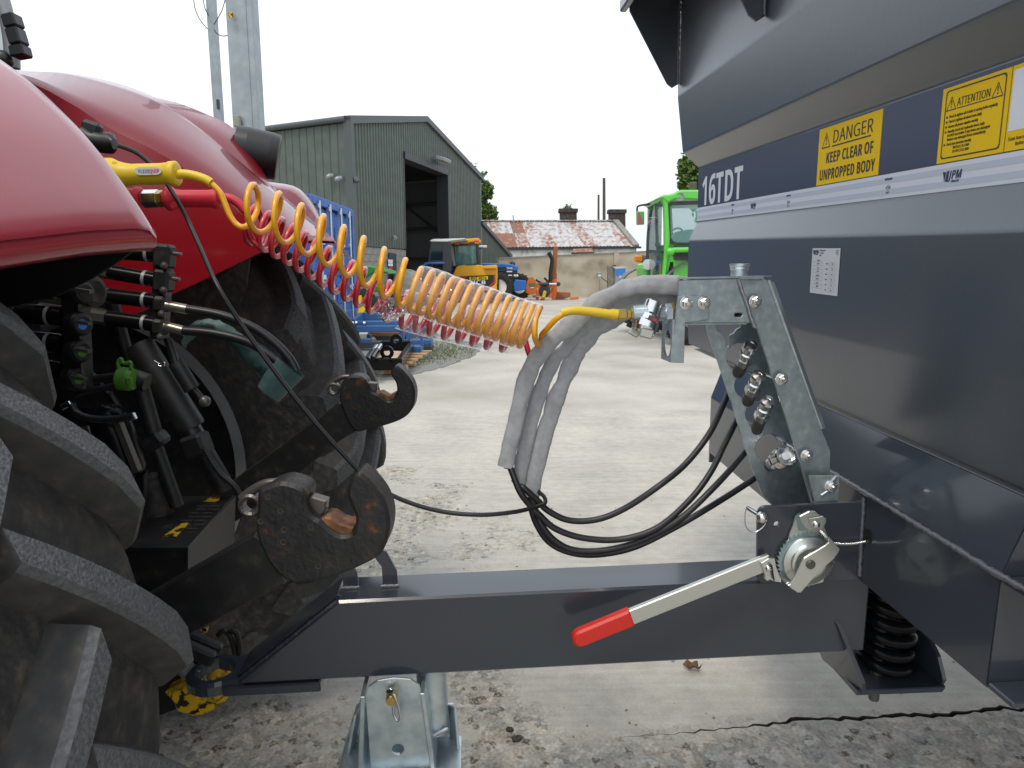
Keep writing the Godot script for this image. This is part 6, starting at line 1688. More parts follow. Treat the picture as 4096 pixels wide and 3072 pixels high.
func shed() -> void:
	var m: StandardMaterial3D
	m = mat("cladding", Color.WHITE, 0.55)
	tri_tex(m, noise_tex(0.012, 4, 51, [[0.0, Color(0.29, 0.32, 0.292)], [0.5, Color(0.32, 0.352, 0.322)], [1.0, Color(0.36, 0.39, 0.36)]], 512), 0.35)
	mat("flashing", lin(0.075, 0.085, 0.085), 0.5)
	mat("dark_trim", lin(0.03, 0.034, 0.036), 0.5)
	mat("shed_inside", lin(0.27, 0.275, 0.275), 0.8)
	mat("shed_steel", lin(0.08, 0.075, 0.07), 0.6)
	m = mat("block", Color.WHITE, 0.9)
	tri_tex(m, noise_tex(0.02, 4, 52, [[0.0, Color(0.45, 0.44, 0.41)], [1.0, Color(0.6, 0.59, 0.56)]], 256), 0.8)
	mat("mortar", lin(0.22, 0.215, 0.2), 0.95)
	var t := thing("farm_shed", "large green clad farm shed with a tall open doorway in its gable", "building", SA + GD * 6.0)
	var base := func(_u): return 2.07
	var rt := func(u): return roof_y(u)
	var dt := func(_u): return 5.28
	part("gable_cladding", profiled(mb(), 0.12, 3.97, base, rt, 0.2, 0.035), M.cladding, t)
	part("gable_cladding", profiled(mb(), 3.97, 8.5, dt, rt, 0.2, 0.035), M.cladding, t)
	part("gable_cladding", profiled(mb(), 8.5, 13.2, func(_u): return 0.6, rt, 0.2, 0.035), M.cladding, t)
	# side wall: broad panels with open joints
	for i in 46:
		var a := 0.12 + i * 0.302
		var g := mb()
		for k in [[a, a + 0.25, 0.04], [a + 0.25, a + 0.262, 0.0]]:
			var p: Vector3 = SA + SD * k[0] + SN * k[2]
			var q: Vector3 = SA + SD * k[1] + SN * k[2]
			g.quad(q + Vector3(0, 0.6, 0), p + Vector3(0, 0.6, 0), p + Vector3(0, 5.62, 0), q + Vector3(0, 5.62, 0))
		var p0: Vector3 = SA + SD * a
		g.quad(p0 + SN * 0.04 + Vector3(0, 0.6, 0), p0 - SD * 0.04 + Vector3(0, 0.6, 0), p0 - SD * 0.04 + Vector3(0, 5.62, 0), p0 + SN * 0.04 + Vector3(0, 5.62, 0))
		part("cladding_panel", g, M.cladding, t)
	part("gutter", mb().tube([SA + SN * 0.12 + Vector3(0, 5.72, 0), SA + SD * 14.0 + SN * 0.12 + Vector3(0, 5.72, 0)], 0.09, 10), M.flashing, t)
	part("corner_flashing", mb().bar(SA + Vector3(0, 0.1, 0) + (GN + SN) * 0.02, SA + Vector3(0, 5.75, 0) + (GN + SN) * 0.02, 0.24, 0.16, GN), M.flashing, t)
	part("verge", mb().bar(gp(-0.1, 5.68, 0.08), gp(6.13, 6.96, 0.08), 0.2, 0.1, Vector3.UP), M.flashing, t)
	part("verge", mb().bar(gp(6.13, 6.96, 0.08), gp(13.4, 5.68, 0.08), 0.2, 0.1, Vector3.UP), M.flashing, t)
	# plinth of blocks left of the doorway, the nearest part laid block by block
	var pl := part("plinth", mb().plate([gp(0.05, 0, -0.02), gp(3.97, 0, -0.02), gp(3.97, 2.05, -0.02), gp(0.05, 2.05, -0.02)], GN * -0.2), M.mortar, t)
	var bm := mb().box(Vector3.ZERO, Vector3(0.435, 0.212, 0.1), Basis.IDENTITY, 0.006).mesh()
	for r in 9:
		for c in 9:
			var u := 0.27 + c * 0.447 + (0.22 if r % 2 else 0.0)
			if u > 3.85: continue
			copy_mesh("block", bm, M.block, pl, Transform3D(Basis(GD, Vector3.UP, GD.cross(Vector3.UP)), gp(u, 0.125 + r * 0.225, -0.055 + rng.randf() * 0.004)))
	part("plinth", mb().plate([gp(8.55, 0, -0.02), gp(13.2, 0, -0.02), gp(13.2, 0.62, -0.02), gp(8.55, 0.62, -0.02)], GN * -0.2), M.block, t)
	part("side_plinth", mb().plate([SA, SA + SD * 14.0, SA + SD * 14.0 + Vector3(0, 0.62, 0), SA + Vector3(0, 0.62, 0)], SN * -0.2), M.block, t)
	# inside: back wall, far wall, floor, roof sheets with their thickness
	var bk := SD * 13.0 + GN * 0.0
	var inn := SD
	var IN: Material = M.shed_inside
	part("back_wall", slab(mb(), [gp(0, 0) + inn * 14, gp(13.2, 0) + inn * 14, gp(13.2, 5.7) + inn * 14, gp(6.13, 6.9) + inn * 14, gp(0, 5.7) + inn * 14], inn * 0.1), IN, t)
	part("far_wall", slab(mb(), [gp(13.2, 0), gp(13.2, 0) + inn * 14, gp(13.2, 5.7) + inn * 14, gp(13.2, 5.7)], GD * 0.1), IN, t)
	part("near_wall_lining", slab(mb(), [gp(0.0, 0) - GN * 0.12 + GD * 0.15, gp(0.0, 0) + inn * 14 + GD * 0.2, gp(0, 5.6) + inn * 14 + GD * 0.2, gp(0, 5.6) - GN * 0.12 + GD * 0.15], GD * 0.03), IN, t)
	for k in [[0.0, 6.4, 0], [6.4, 7.6, 1], [7.6, 10.4, 0], [10.4, 11.6, 1], [11.6, 14.2, 0]]:
		var i0: Vector3 = inn * k[0] + GN * (0.1 if k[0] == 0.0 else 0.0)
		var i1: Vector3 = inn * k[1]
		for sd in [[-0.15, 5.74], [13.4, 5.7]]:
			part("rooflight" if k[2] else "roof_sheet", slab(mb(), [gp(sd[0], sd[1]) + i0, gp(6.13, 7.0) + i0, gp(6.13, 7.0) + i1, gp(sd[0], sd[1]) + i1], Vector3(0, 0.02 if k[2] else 0.06, 0)), M.rooflight if k[2] else M.flashing, t)
	part("inner_floor", slab(mb(), [gp(0.1, 0.004, -0.1), gp(13.1, 0.004, -0.1), gp(13.1, 0.004) + inn * 13.9, gp(0.2, 0.004) + inn * 13.9], Vector3(0, -0.003, 0)), M.yard_concrete, t)
	# door surround
	part("door_jamb", mb().bar(gp(8.5, 0, 0.0) - GN * 0.15, gp(8.5, 5.28, 0.0) - GN * 0.15, 0.5, 0.24, GN), M.dark_trim, t)
	part("door_jamb", mb().bar(gp(3.97, 2.05, 0.0) - GN * 0.1, gp(3.97, 5.28, 0.0) - GN * 0.1, 0.3, 0.06, GN), M.dark_trim, t)
	part("door_lintel", mb().bar(gp(3.97, 5.32, 0.0) - GN * 0.15, gp(8.5, 5.32, 0.0) - GN * 0.15, 0.5, 0.24, GN), M.dark_trim, t)
	for y in [1.9, 3.4, 4.6]:
		part("cladding_rail", mb().bar(gp(13.05, y) + inn * 0.4, gp(13.05, y) + inn * 13.5, 0.16, 0.14, Vector3.UP), M.shed_steel, t)
		part("cladding_rail", mb().bar(gp(0.4, y) + inn * 13.85, gp(13.0, y) + inn * 13.85, 0.16, 0.14, Vector3.UP), M.shed_steel, t)
	for k in [4.6, 9.2]:
		part("stanchion", mb().bar(gp(12.9, 0) + inn * k, gp(12.9, 5.6) + inn * k, 0.22, 0.3, GD), M.shed_steel, t)
		part("rafter", mb().bar(gp(12.9, 5.5) + inn * k, gp(6.13, 6.75) + inn * k, 0.2, 0.3, inn), M.shed_steel, t)
		part("rafter", mb().bar(gp(0.4, 5.5) + inn * k, gp(6.13, 6.75) + inn * k, 0.2, 0.3, inn), M.shed_steel, t)
	part("brace", mb().bar(gp(13.0, 2.0) + inn * 0.6, gp(13.0, 4.6) + inn * 4.4, 0.1, 0.1, Vector3.UP), M.shed_steel, t)
	part("brace", mb().bar(gp(13.0, 3.3) + inn * 9.2, gp(13.0, 1.9) + inn * 13.5, 0.1, 0.1, Vector3.UP), M.shed_steel, t)
	# floodlight over the door, small cameras
	var fl := part("floodlight", mb().box(gp(7.15, 5.62, 0.35), Vector3(0.75, 0.14, 0.4), Basis(GD, Vector3.UP, GD.cross(Vector3.UP)).rotated(GD, 0.25), 0.02), M.rim_grey, t)
	part("arm", mb().bar(gp(6.7, 5.6, 0.05), gp(6.9, 5.62, 0.3), 0.05, 0.05, Vector3.UP), M.flashing, fl)
	for p in [Vector3(-5.41, 4.13, -21.55), Vector3(-5.12, 4.04, -21.4)]:
		part("camera_housing", mb().lathe(p, Vector3(-0.6, -0.2, 0.5), [Vector2(0, 0), Vector2(0.07, 0.0), Vector2(0.08, 0.12), Vector2(0.05, 0.2), Vector2(0, 0.2)], 12), M.rim_grey, t)
	part("camera_housing", mb().lathe(Vector3(-4.7, 4.03, -21.38), Vector3(0.5, -0.5, 0.4), [Vector2(0, 0), Vector2(0.08, 0.0), Vector2(0.09, 0.1), Vector2(0.05, 0.18), Vector2(0, 0.18)], 12), M.flashing, t)
	part("wall_lamp", mb().lathe(Vector3(-4.03, 2.45, -24.05), Vector3(0.5, -0.6, 0.4), [Vector2(0, 0), Vector2(0.06, 0.0), Vector2(0.08, 0.1), Vector2(0, 0.12)], 12), M.rim_grey, t)
	# personnel door in the plinth, with notices
	var dr := part("door", mb().plate(vs([-4.2, 1.91, -23.83, -4.05, 1.89, -24.4, -4.06, 0.32, -24.34, -4.22, 0.21, -23.75]), GN * 0.03), M.dark_trim, t)
	part("notice", mb().plate(vs([-4.19, 1.68, -23.68, -4.1, 1.68, -24.04, -4.1, 1.55, -24.04, -4.19, 1.55, -23.69]), GN * 0.01), M.plate_white, dr)
	part("notice", mb().plate(vs([-4.19, 1.54, -23.69, -4.1, 1.54, -24.04, -4.1, 1.46, -24.03, -4.19, 1.46, -23.69]), GN * 0.01), M.tape_white, dr)
	part("notice", mb().plate(vs([-4.18, 1.44, -23.73, -4.11, 1.44, -23.99, -4.11, 1.3, -23.99, -4.18, 1.31, -23.74]), GN * 0.01), M.red_plastic, dr)
	# lean-to on the far side
	var ln := thing("lean_to", "low green lean-to at the far side of the shed", "building", gp(15.5, 0))
	var lt := func(u): return 3.55 - (u - 13.25) * 0.27
	part("cladding", profiled(mb(), 13.25, 18.6, func(_u): return 1.35, lt, 0.22, 0.035), M.cladding, ln)
	part("wall", mb().plate([gp(13.25, 0), gp(18.6, 0), gp(18.6, 1.4), gp(13.25, 1.4)], GN * -0.2), M.render_wall, ln)
	part("verge", mb().bar(gp(13.2, 3.6, 0.08), gp(18.8, 2.1, 0.08), 0.18, 0.14, Vector3.UP), M.flashing, ln)
	part("roof_sheet", mb().plate([gp(13.2, 3.62, 0.1), gp(18.8, 2.12, 0.1), gp(18.8, 2.12) + inn * 10, gp(13.2, 3.62) + inn * 10], Vector3(0, 0.06, 0)), M.flashing, ln)
	part("back_wall", mb().plate([gp(18.6, 0), gp(18.6, 0) + inn * 10, gp(18.6, 2.1) + inn * 10, gp(18.6, 2.1)], GD * 0.1), M.render_wall, ln)

func leafy(t: Node3D, blobs: Array, n: int, size: float, mt: Material, sd: int) -> void:
	var rs := RandomNumberGenerator.new()
	rs.seed = sd
	var g := mb()
	for q in [[Vector3(0, 0, 0), 0.0], [Vector3(0.5, 0.25, 0.2), 1.1], [Vector3(-0.45, -0.1, 0.3), 2.3], [Vector3(0.1, 0.45, -0.4), 4.0]]:
		var b := Basis(Vector3(0.3, 1, 0.2).normalized(), q[1])
		var o: Vector3 = q[0]
		g.quad(o + b * Vector3(-0.5, 0, -0.1), o + b * Vector3(0, -0.12, -0.32), o + b * Vector3(0.55, 0, 0.05), o + b * Vector3(0.02, 0.1, 0.3))
	var all := mb()
	for i in n:
		var bl: Array = blobs[rs.randi() % blobs.size()]
		var d: Vector3 = Vector3(rs.randfn(), rs.randfn() * 0.8, rs.randfn()).normalized() * pow(rs.randf(), 0.4) * bl[1]
		var b := Basis(Vector3(rs.randfn(), rs.randfn(), rs.randfn()).normalized(), rs.randf() * TAU).scaled(Vector3.ONE * size * rs.randf_range(0.6, 1.4))
		var tf := Transform3D(b, (bl[0] as Vector3) + d)
		all.v.append_array(tf * g.v)
		all.n.append_array(Transform3D(b.orthonormalized(), Vector3.ZERO) * g.n)
		all.u.append_array(g.u)
	part("crown", all, mt, t)

func tree(label: String, at: Vector3, h: float, blobs: Array, n: int, size: float, sd: int) -> void:
	var t := thing("broadleaf_tree", label, "tree", at, "trees beyond the yard")
	var top := at + Vector3(0, h * 0.75, 0)
	part("trunk", mb().tube(spline([at - Vector3(0, 0.3, 0), at + Vector3(0.1, h * 0.3, 0.05), top], 4), [0.32, 0.29, 0.27, 0.24, 0.22, 0.19, 0.16, 0.13, 0.1], 10), M.bark, t)
	for b in blobs:
		var o: Vector3 = b[0]
		part("limb", mb().tube([at + Vector3(0, h * 0.42, 0), (at + Vector3(0, h * 0.6, 0)).lerp(o, 0.5), o], [0.1, 0.06, 0.02], 6), M.bark, t)
	leafy(t, blobs, n, size, M.leaf, sd)

func yard_background() -> void:
	var m: StandardMaterial3D
	m = mat("leaf", Color.WHITE, 0.6)
	tri_tex(m, noise_tex(0.05, 3, 60, [[0.0, Color(0.22, 0.31, 0.12)], [0.5, Color(0.34, 0.43, 0.19)], [1.0, Color(0.46, 0.53, 0.25)]], 256), 0.4)
	m.backlight_enabled = true
	m.backlight = Color(0.3, 0.4, 0.12)
	mat("bark", lin(0.1, 0.08, 0.06), 0.9)
	m = mat("whitewash", Color.WHITE, 0.9)
	tri_tex(m, noise_tex(0.012, 5, 61, [[0.0, Color(0.5, 0.5, 0.47)], [0.35, Color(0.74, 0.745, 0.73)], [1.0, Color(0.84, 0.845, 0.84)]], 512), 0.25)
	m = mat("chimney_stone", Color.WHITE, 0.95)
	tri_tex(m, noise_tex(0.03, 4, 62, [[0.0, Color(0.17, 0.15, 0.14)], [1.0, Color(0.36, 0.32, 0.3)]], 256), 0.7)
	# ---- boundary wall
	var w := thing("rendered_wall", "long beige rendered yard wall with damp stains", "wall", Vector3(3.0, 0, -34.3))
	var wa := Vector3(-0.6, 0, -32.7)
	var wb := Vector3(14.0, 0, -42.0)
	var wd := (Vector3(6.5, 0, -36.2) - wa).normalized()
	var wn := Vector3(wd.z, 0, -wd.x)
	if wn.z < 0.0: wn = -wn
	var wend := wa + wd * 14.0
	part("wall", mb().plate([wa, wend, wend + Vector3(0, 2.6, 0), wa + wd * 6.9 + Vector3(0, 2.2, 0), wa + Vector3(0, 1.86, 0)], wn * -0.25), M.render_wall, w)
	part("coping", mb().bar(wa + Vector3(0, 1.88, 0) - wn * 0.12, wa + wd * 6.9 + Vector3(0, 2.21, 0) - wn * 0.12, 0.32, 0.06, wn), M.block, w)
	part("coping", mb().bar(wa + wd * 6.9 + Vector3(0, 2.21, 0) - wn * 0.12, wend + Vector3(0, 2.6, 0) - wn * 0.12, 0.32, 0.06, wn), M.block, w)
	part("pier", mb().bar(wa + wd * 6.55 + Vector3(0, 0, 0), wa + wd * 6.55 + Vector3(0, 2.2, 0), 0.3, 0.12, wd), M.render_wall, w)
	# socket on the wall with its cable
	var sk := thing("wall_socket", "grey electrical socket with hanging cable on the rendered wall", "socket", Vector3(4.32, 1.08, -34.6))
	part("box", mb().box(Vector3(4.34, 1.09, -34.8), Vector3(0.22, 0.28, 0.14), Basis.IDENTITY, 0.03), M.rim_grey, sk)
	part("socket", mb().lathe(Vector3(4.35, 1.04, -34.7), Vector3(0.2, -0.5, 0.8), [Vector2(0, 0), Vector2(0.09, 0), Vector2(0.09, 0.1), Vector2(0, 0.1)], 14), M.plate_white, sk)
	part("lead", mb().tube(spline(vs([4.43, 0.97, -34.6, 4.62, 0.83, -34.6, 4.84, 0.73, -34.6, 4.99, 0.76, -34.6, 5.08, 1.01, -34.6]), 5), 0.018, 6), M.black_rubber, sk)
	part("conduit", mb().tube([Vector3(4.37, 0.89, -34.8), Vector3(4.39, 0.18, -34.8)], 0.018, 6), M.rim_grey, sk)
	# fuel pump cabinet
	var fp := thing("fuel_cabinet", "grey fuel cabinet with a blue panel standing by the wall", "cabinet", Vector3(5.26, -0.09, -34))
	part("side_box", mb().plate(vs([4.74, 1.53, -34.4, 5.09, 1.56, -34.4, 5.15, -0.57, -34.4, 4.78, -0.57, -34.4]), Vector3(0, 0, -0.5), [], 0.01), M.block, fp)
	part("body", mb().plate(vs([5.02, 1.41, -34, 5.52, 1.44, -34, 5.59, -0.55, -34, 5.06, -0.55, -34]), Vector3(0, 0, -0.5), [], 0.01), M.rim_grey, fp)
	part("lid", mb().plate(vs([4.9, 1.5, -34.02, 5.52, 1.52, -34.02, 5.52, 1.43, -34.02, 5.03, 1.4, -34.02]), Vector3(0, 0, -0.5)), M.whitewash, fp)
	part("blue_panel", mb().plate(vs([5.03, 1.38, -33.98, 5.52, 1.42, -33.98, 5.53, 1.09, -33.98, 5.04, 1.07, -33.98]), Vector3(0, 0, -0.02)), M.blue_cap, fp)
	part("notice", mb().plate(vs([5.22, 1.06, -33.97, 5.5, 1.08, -33.97, 5.51, 0.91, -33.97, 5.23, 0.89, -33.97]), Vector3(0, 0, -0.01)), M.tape_white, fp)
	part("vent", mb().box(Vector3(5.01, 1.54, -34.3), Vector3(0.14, 0.08, 0.1)), M.dark_trim, fp)
	# ---- cottage with rusty tin roof
	var c := thing("stone_cottage", "old whitewashed cottage with a rusty tin roof and two chimneys", "building", Vector3(3, 0, -44))
	var e0 := Vector3(-4.5, 2.6, -42.0)
	var e1 := Vector3(7.62, 2.74, -42.0)
	var g0 := Vector3(-4.5, 4.4, -45.0)
	var g1 := Vector3(6.34, 4.4, -45.0)
	part("front_wall", mb().plate([Vector3(-4.5, 0, -42.06), Vector3(7.45, 0, -42.06), Vector3(7.45, 2.7, -42.06), Vector3(-4.5, 2.6, -42.06)], Vector3(0, 0, -0.4)), M.whitewash, c)
	part("gable_wall", mb().plate([Vector3(7.45, 0, -42.3), Vector3(7.3, 0, -48), Vector3(7.3, 2.7, -48), Vector3(6.7, 4.35, -45.1), Vector3(7.45, 2.68, -42.3)], Vector3(-0.3, 0, 0)), M.block, c)
	part("back_roof", mb().plate([g0, g1, Vector3(7.3, 2.65, -48.2), Vector3(-4.5, 2.65, -48.2)], Vector3(0, -0.08, 0)), M.tin_rust, c)
	part("skew", mb().bar(e1 + Vector3(-0.2, 0.04, 0.05), g1 + Vector3(0.2, 0.12, 0), 0.35, 0.14, Vector3.RIGHT), M.block, c)
	var tins := [M.tin_white, M.tin_rust, M.tin_mix, M.tin_white, M.tin_mix]
	var pat := [2, 0, 0, 2, 1, 1, 2, 0, 2, 0, 0, 2, 3, 0, 2, 4, 0, 0, 1, 2, 1, 2, 0, 1, 2, 3, 0, 0, 4, 0, 3, 0]
	for r in 2:
		for i in 15:
			var g := mb()
			for k in 8:
				var ta := (i + k / 8.0) / 15.0
				var tb := (i + (k + 1) / 8.0) / 15.0
				var s0 := 0.0 if r == 0 else 0.49
				var s1 := 0.51 if r == 0 else 1.0
				var lift := Vector3(0, 0.02 + 0.035 * (k % 2) - 0.02 * r, 0)
				var lift2 := Vector3(0, 0.02 + 0.035 * ((k + 1) % 2) - 0.02 * r, 0)
				g.quad(e0.lerp(e1, ta).lerp(g0.lerp(g1, ta), s0) + lift, e0.lerp(e1, tb).lerp(g0.lerp(g1, tb), s0) + lift2, e0.lerp(e1, tb).lerp(g0.lerp(g1, tb), s1) + lift2, e0.lerp(e1, ta).lerp(g0.lerp(g1, ta), s1) + lift)
			part("tin_sheet", g, tins[pat[(r * 17 + i) % pat.size()]], c)
	part("ridge_cap", mb().bar(g0 + Vector3(0, 0.06, 0), g1 + Vector3(0.2, 0.06, 0), 0.3, 0.06, Vector3(0, 0, 1)), M.tin_white, c)
	part("eave_board", mb().bar(e0 + Vector3(0, -0.06, 0), e1 + Vector3(0.1, -0.06, 0), 0.12, 0.08, Vector3.UP), M.dark_trim, c)
	for k in [[Vector3(3.62, 4.15, -45.2), Vector3(3.57, 5.07, -45.2), 1.05], [Vector3(6.73, 4.15, -45.2), Vector3(6.68, 5.02, -45.2), 1.0]]:
		var ch := part("chimney", mb().bar(k[0] - Vector3(0, 0.4, 0), k[1], k[2], 0.7, Vector3.RIGHT, 0.02), M.chimney_stone, c)
		part("chimney_top", mb().bar(k[1] - Vector3(0, 0.12, 0), k[1] + Vector3(0, 0.12, 0), k[2] * 1.15, 0.85, Vector3.RIGHT, 0.02), M.chimney_stone, ch)
	leafy(c, [[Vector3(3.54, 5.16, -45.2), 0.22]], 40, 0.2, M.leaf, 5)
	part("chimney_pot", mb().tube([Vector3(6.71, 5.02, -45.2), Vector3(6.7, 5.16, -45.2)], 0.16, 10), M.block, c)
	var po := part("porch_roof", mb().plate(vs([3.49, 2.34, -41.2, 3.67, 2.59, -41.8, 4.74, 2.63, -41.8, 4.8, 2.37, -41.2]), Vector3(0, -0.05, 0)), M.tin_rust, c)
	part("porch_beam", mb().bar(Vector3(3.48, 2.31, -41.2), Vector3(4.81, 2.34, -41.2), 0.1, 0.08, Vector3.UP), M.dark_trim, po)
	part("window_head", mb().bar(Vector3(3.79, 2.28, -41.6), Vector3(4.45, 2.3, -41.6), 0.16, 0.08, Vector3.UP), M.dark_trim, c)
	part("window_head", mb().bar(Vector3(2.04, 2.2, -41.6), Vector3(2.39, 2.22, -41.6), 0.12, 0.08, Vector3.UP), M.dark_trim, c)
	# ---- poles and wires
	for k in [[Vector3(8.21, 4.71, -62), Vector3(7.99, 9.25, -62), 0.17, "taller wooden telegraph pole behind the cottage"], [Vector3(8.67, 5.15, -70), Vector3(8.52, 8.68, -70), 0.14, "shorter wooden telegraph pole behind the cottage, left of the taller one"]]:
		var a: Vector3 = k[0]
		a.y = -0.3
		solo("telegraph_pole", mb().tube([a, k[1]], [k[2], k[2] * 0.75], 8), M.bark, k[3], "pole", a, "telegraph poles")
	solo("slender_pole", mb().tube([Vector3(0.17, 3.09, -40), Vector3(0.06, 4.41, -40)], 0.03, 6), M.rim_grey, "thin grey rod standing before the tin roof", "rod", Vector3(0.17, 3.09, -40))
	var ca := Vector3(-2.91, 4.178, -8)
	var col := thing("steel_column", "wide galvanised steel column rising behind the tractor", "column", Vector3(ca.x, 0, ca.z))
	part("shaft", mb().box(Vector3(ca.x, 3.5, ca.z), Vector3(0.29, 7.0, 0.2), Basis.IDENTITY, 0.012), M.galv_col, col)
	part("seam", mb().box(Vector3(ca.x + 0.07, 3.5, ca.z + 0.101), Vector3(0.012, 7.0, 0.012)), M.galv_col, col)
	part("orange_tag", mb().lathe(Vector3(-2.979, 3.976, -7.85), Vector3(0, 0, 1), [Vector2(0.03, 0), Vector2(0.03, 0.01), Vector2(0, 0.01)], 14), M.old_yellow, col)
	part("bracket", mb().box(Vector3(-2.985, 2.906, -7.86), Vector3(0.07, 0.12, 0.05), Basis.IDENTITY, 0.01), M.block, col)
	var cb := Vector3(-4.049, 4.898, -10)
	var c2 := thing("steel_post", "narrow galvanised steel post left of the wide column", "post", Vector3(cb.x, 0, cb.z))
	part("post", mb().box(Vector3(cb.x, 3.5, cb.z), Vector3(0.105, 7.0, 0.105)), M.galv_col, c2)
	part("clip", mb().box(Vector3(-4.025, 3.551, -9.95), Vector3(0.03, 0.12, 0.05)), M.dark_trim, c2)
	solo("loose_wire", mb().tube(spline(vs([-4.241, 4.862, -9.9, -4.233, 4.763, -9.9, -4.193, 4.645, -9.9, -4.126, 4.547, -9.9, -4.083, 4.503, -9.9]), 5), 0.006, 5), M.black_rubber, "loose wire curving to the left of the narrow post", "wire", Vector3(-4.241, 4.862, -9.9), "wires round the posts")
	solo("loose_wire", mb().tube(spline(vs([-4.114, 4.862, -9.9, -4.1, 4.763, -9.9, -4.058, 4.665, -9.9]), 5), 0.006, 5), M.black_rubber, "short loose wire close to the narrow post's left side", "wire", Vector3(-4.114, 4.862, -9.9), "wires round the posts")
	solo("loose_wire", mb().tube(spline(vs([-3.825, 4.862, -9.9, -3.869, 4.744, -9.9, -3.929, 4.645, -9.9, -3.994, 4.556, -9.9]), 5), 0.006, 5), M.black_rubber, "loose wire sloping between the narrow post and wide column", "wire", Vector3(-3.825, 4.862, -9.9), "wires round the posts")
	solo("loose_wire", mb().tube(spline(vs([-3.635, 4.201, -9, -3.594, 4.152, -9, -3.528, 4.129, -9, -3.44, 4.143, -9]), 5), 0.006, 5), M.black_rubber, "sagging wire that joins the narrow post to the wide column", "wire", Vector3(-3.635, 4.201, -9), "wires round the posts")
	# ---- trees
	tree("broadleaf tree showing past the shed's far corner", Vector3(-3.4, 0, -46), 9.0, [[Vector3(-1.83, 6.38, -46), 0.62], [Vector3(-2.06, 6.57, -46), 0.5], [Vector3(-1.6, 4.81, -46), 0.7], [Vector3(-1.93, 5, -46), 0.75], [Vector3(-2.77, 6.8, -46), 1.3], [Vector3(-2.88, 5.13, -46), 1.4]], 3000, 0.19, 71)
	tree("broadleaf tree behind the green telehandler", Vector3(8.6, 0, -30), 8.0, [[Vector3(7.45, 5.57, -30), 0.4], [Vector3(7.55, 5.06, -30), 0.5], [Vector3(8.05, 5.72, -30), 1.0], [Vector3(8.15, 4.82, -30), 1.0], [Vector3(8.86, 5.36, -30), 1.8], [Vector3(9.23, 4.28, -30), 1.6]], 5500, 0.19, 72)
	# hedge line at the horizon
	var hg := thing("hedge", "low green hedge on the skyline beyond the wall", "hedge", Vector3(20, 0, -62))
	var bl := []
	for i in 26: bl.append([Vector3(6 + i * 1.3, 0.9 + rng.randf() * 0.5, -62 + rng.randf() * 2), 1.0 + rng.randf() * 0.5])
	leafy(hg, bl, 2600, 0.4, M.leaf, 73)


const BK := Vector3(0, 0, -1)

func small_wheel(t: Node3D, called: String, o: Vector3, ax: Vector3, r: float, w: float, rim: Material) -> void:
	var n := Node3D.new()
	n.name = called
	t.add_child(n, true)
	ax = ax.normalized()
	part("tyre", mb().lathe(o - ax * w * 0.5, ax, [Vector2(r * 0.5, 0.1 * w), Vector2(r * 0.75, 0.0), Vector2(r * 0.93, 0.08 * w), Vector2(r * 0.96, 0.25 * w), Vector2(r * 0.96, 0.75 * w), Vector2(r * 0.93, 0.92 * w), Vector2(r * 0.75, w), Vector2(r * 0.5, 0.9 * w)], 36, true), M.tyre_far, n)
	var g := mb()
	for i in 20:
		var s := Vector3.UP if absf(ax.y) < 0.9 else Vector3.RIGHT
		var x := (s - ax * s.dot(ax)).normalized().rotated(ax, TAU * i / 20.0)
		var y := ax.cross(x)
		for sg in [-1.0, 1.0]:
			g.bar(o + x * r * 0.965 + ax * w * 0.47 * sg + y * r * 0.06 * sg, o + x * r * 0.965 - y * r * 0.03 * sg, 0.08 * r, 0.075 * r, y)
	part("tread_bars", g, M.tyre_far, n).set_meta("kind", "stuff")
	part("rim", mb().lathe(o - ax * w * 0.4, ax, [Vector2(0, 0.2 * w), Vector2(r * 0.2, 0.2 * w), Vector2(r * 0.42, 0.12 * w), Vector2(r * 0.52, 0), Vector2(r * 0.52, 0.8 * w), Vector2(r * 0.42, 0.68 * w), Vector2(r * 0.2, 0.6 * w), Vector2(0, 0.6 * w)], 28), rim, n)

func pebble(o: Vector3, r: float, sd: int) -> MB:
	var rs := RandomNumberGenerator.new()
	rs.seed = sd
	var g := mb()
	var rows := []
	var ph := rs.randf() * TAU
	var ex := rs.randf_range(0.8, 1.4)
	for i in 5:
		var a := -PI / 2 + PI * i / 4.0
		var row := []
		for j in 7:
			var b := TAU * j / 7.0 + ph
			var k := r * (1.0 + 0.22 * sin(b * 2.0 + sd) + rs.randf_range(-0.12, 0.12))
			row.append(o + Vector3(cos(a) * cos(b) * k * ex, r * 0.45 + sin(a) * k * 0.6, cos(a) * sin(b) * k))
		rows.append(row)
	return g.sheet(rows, 0.0, true)

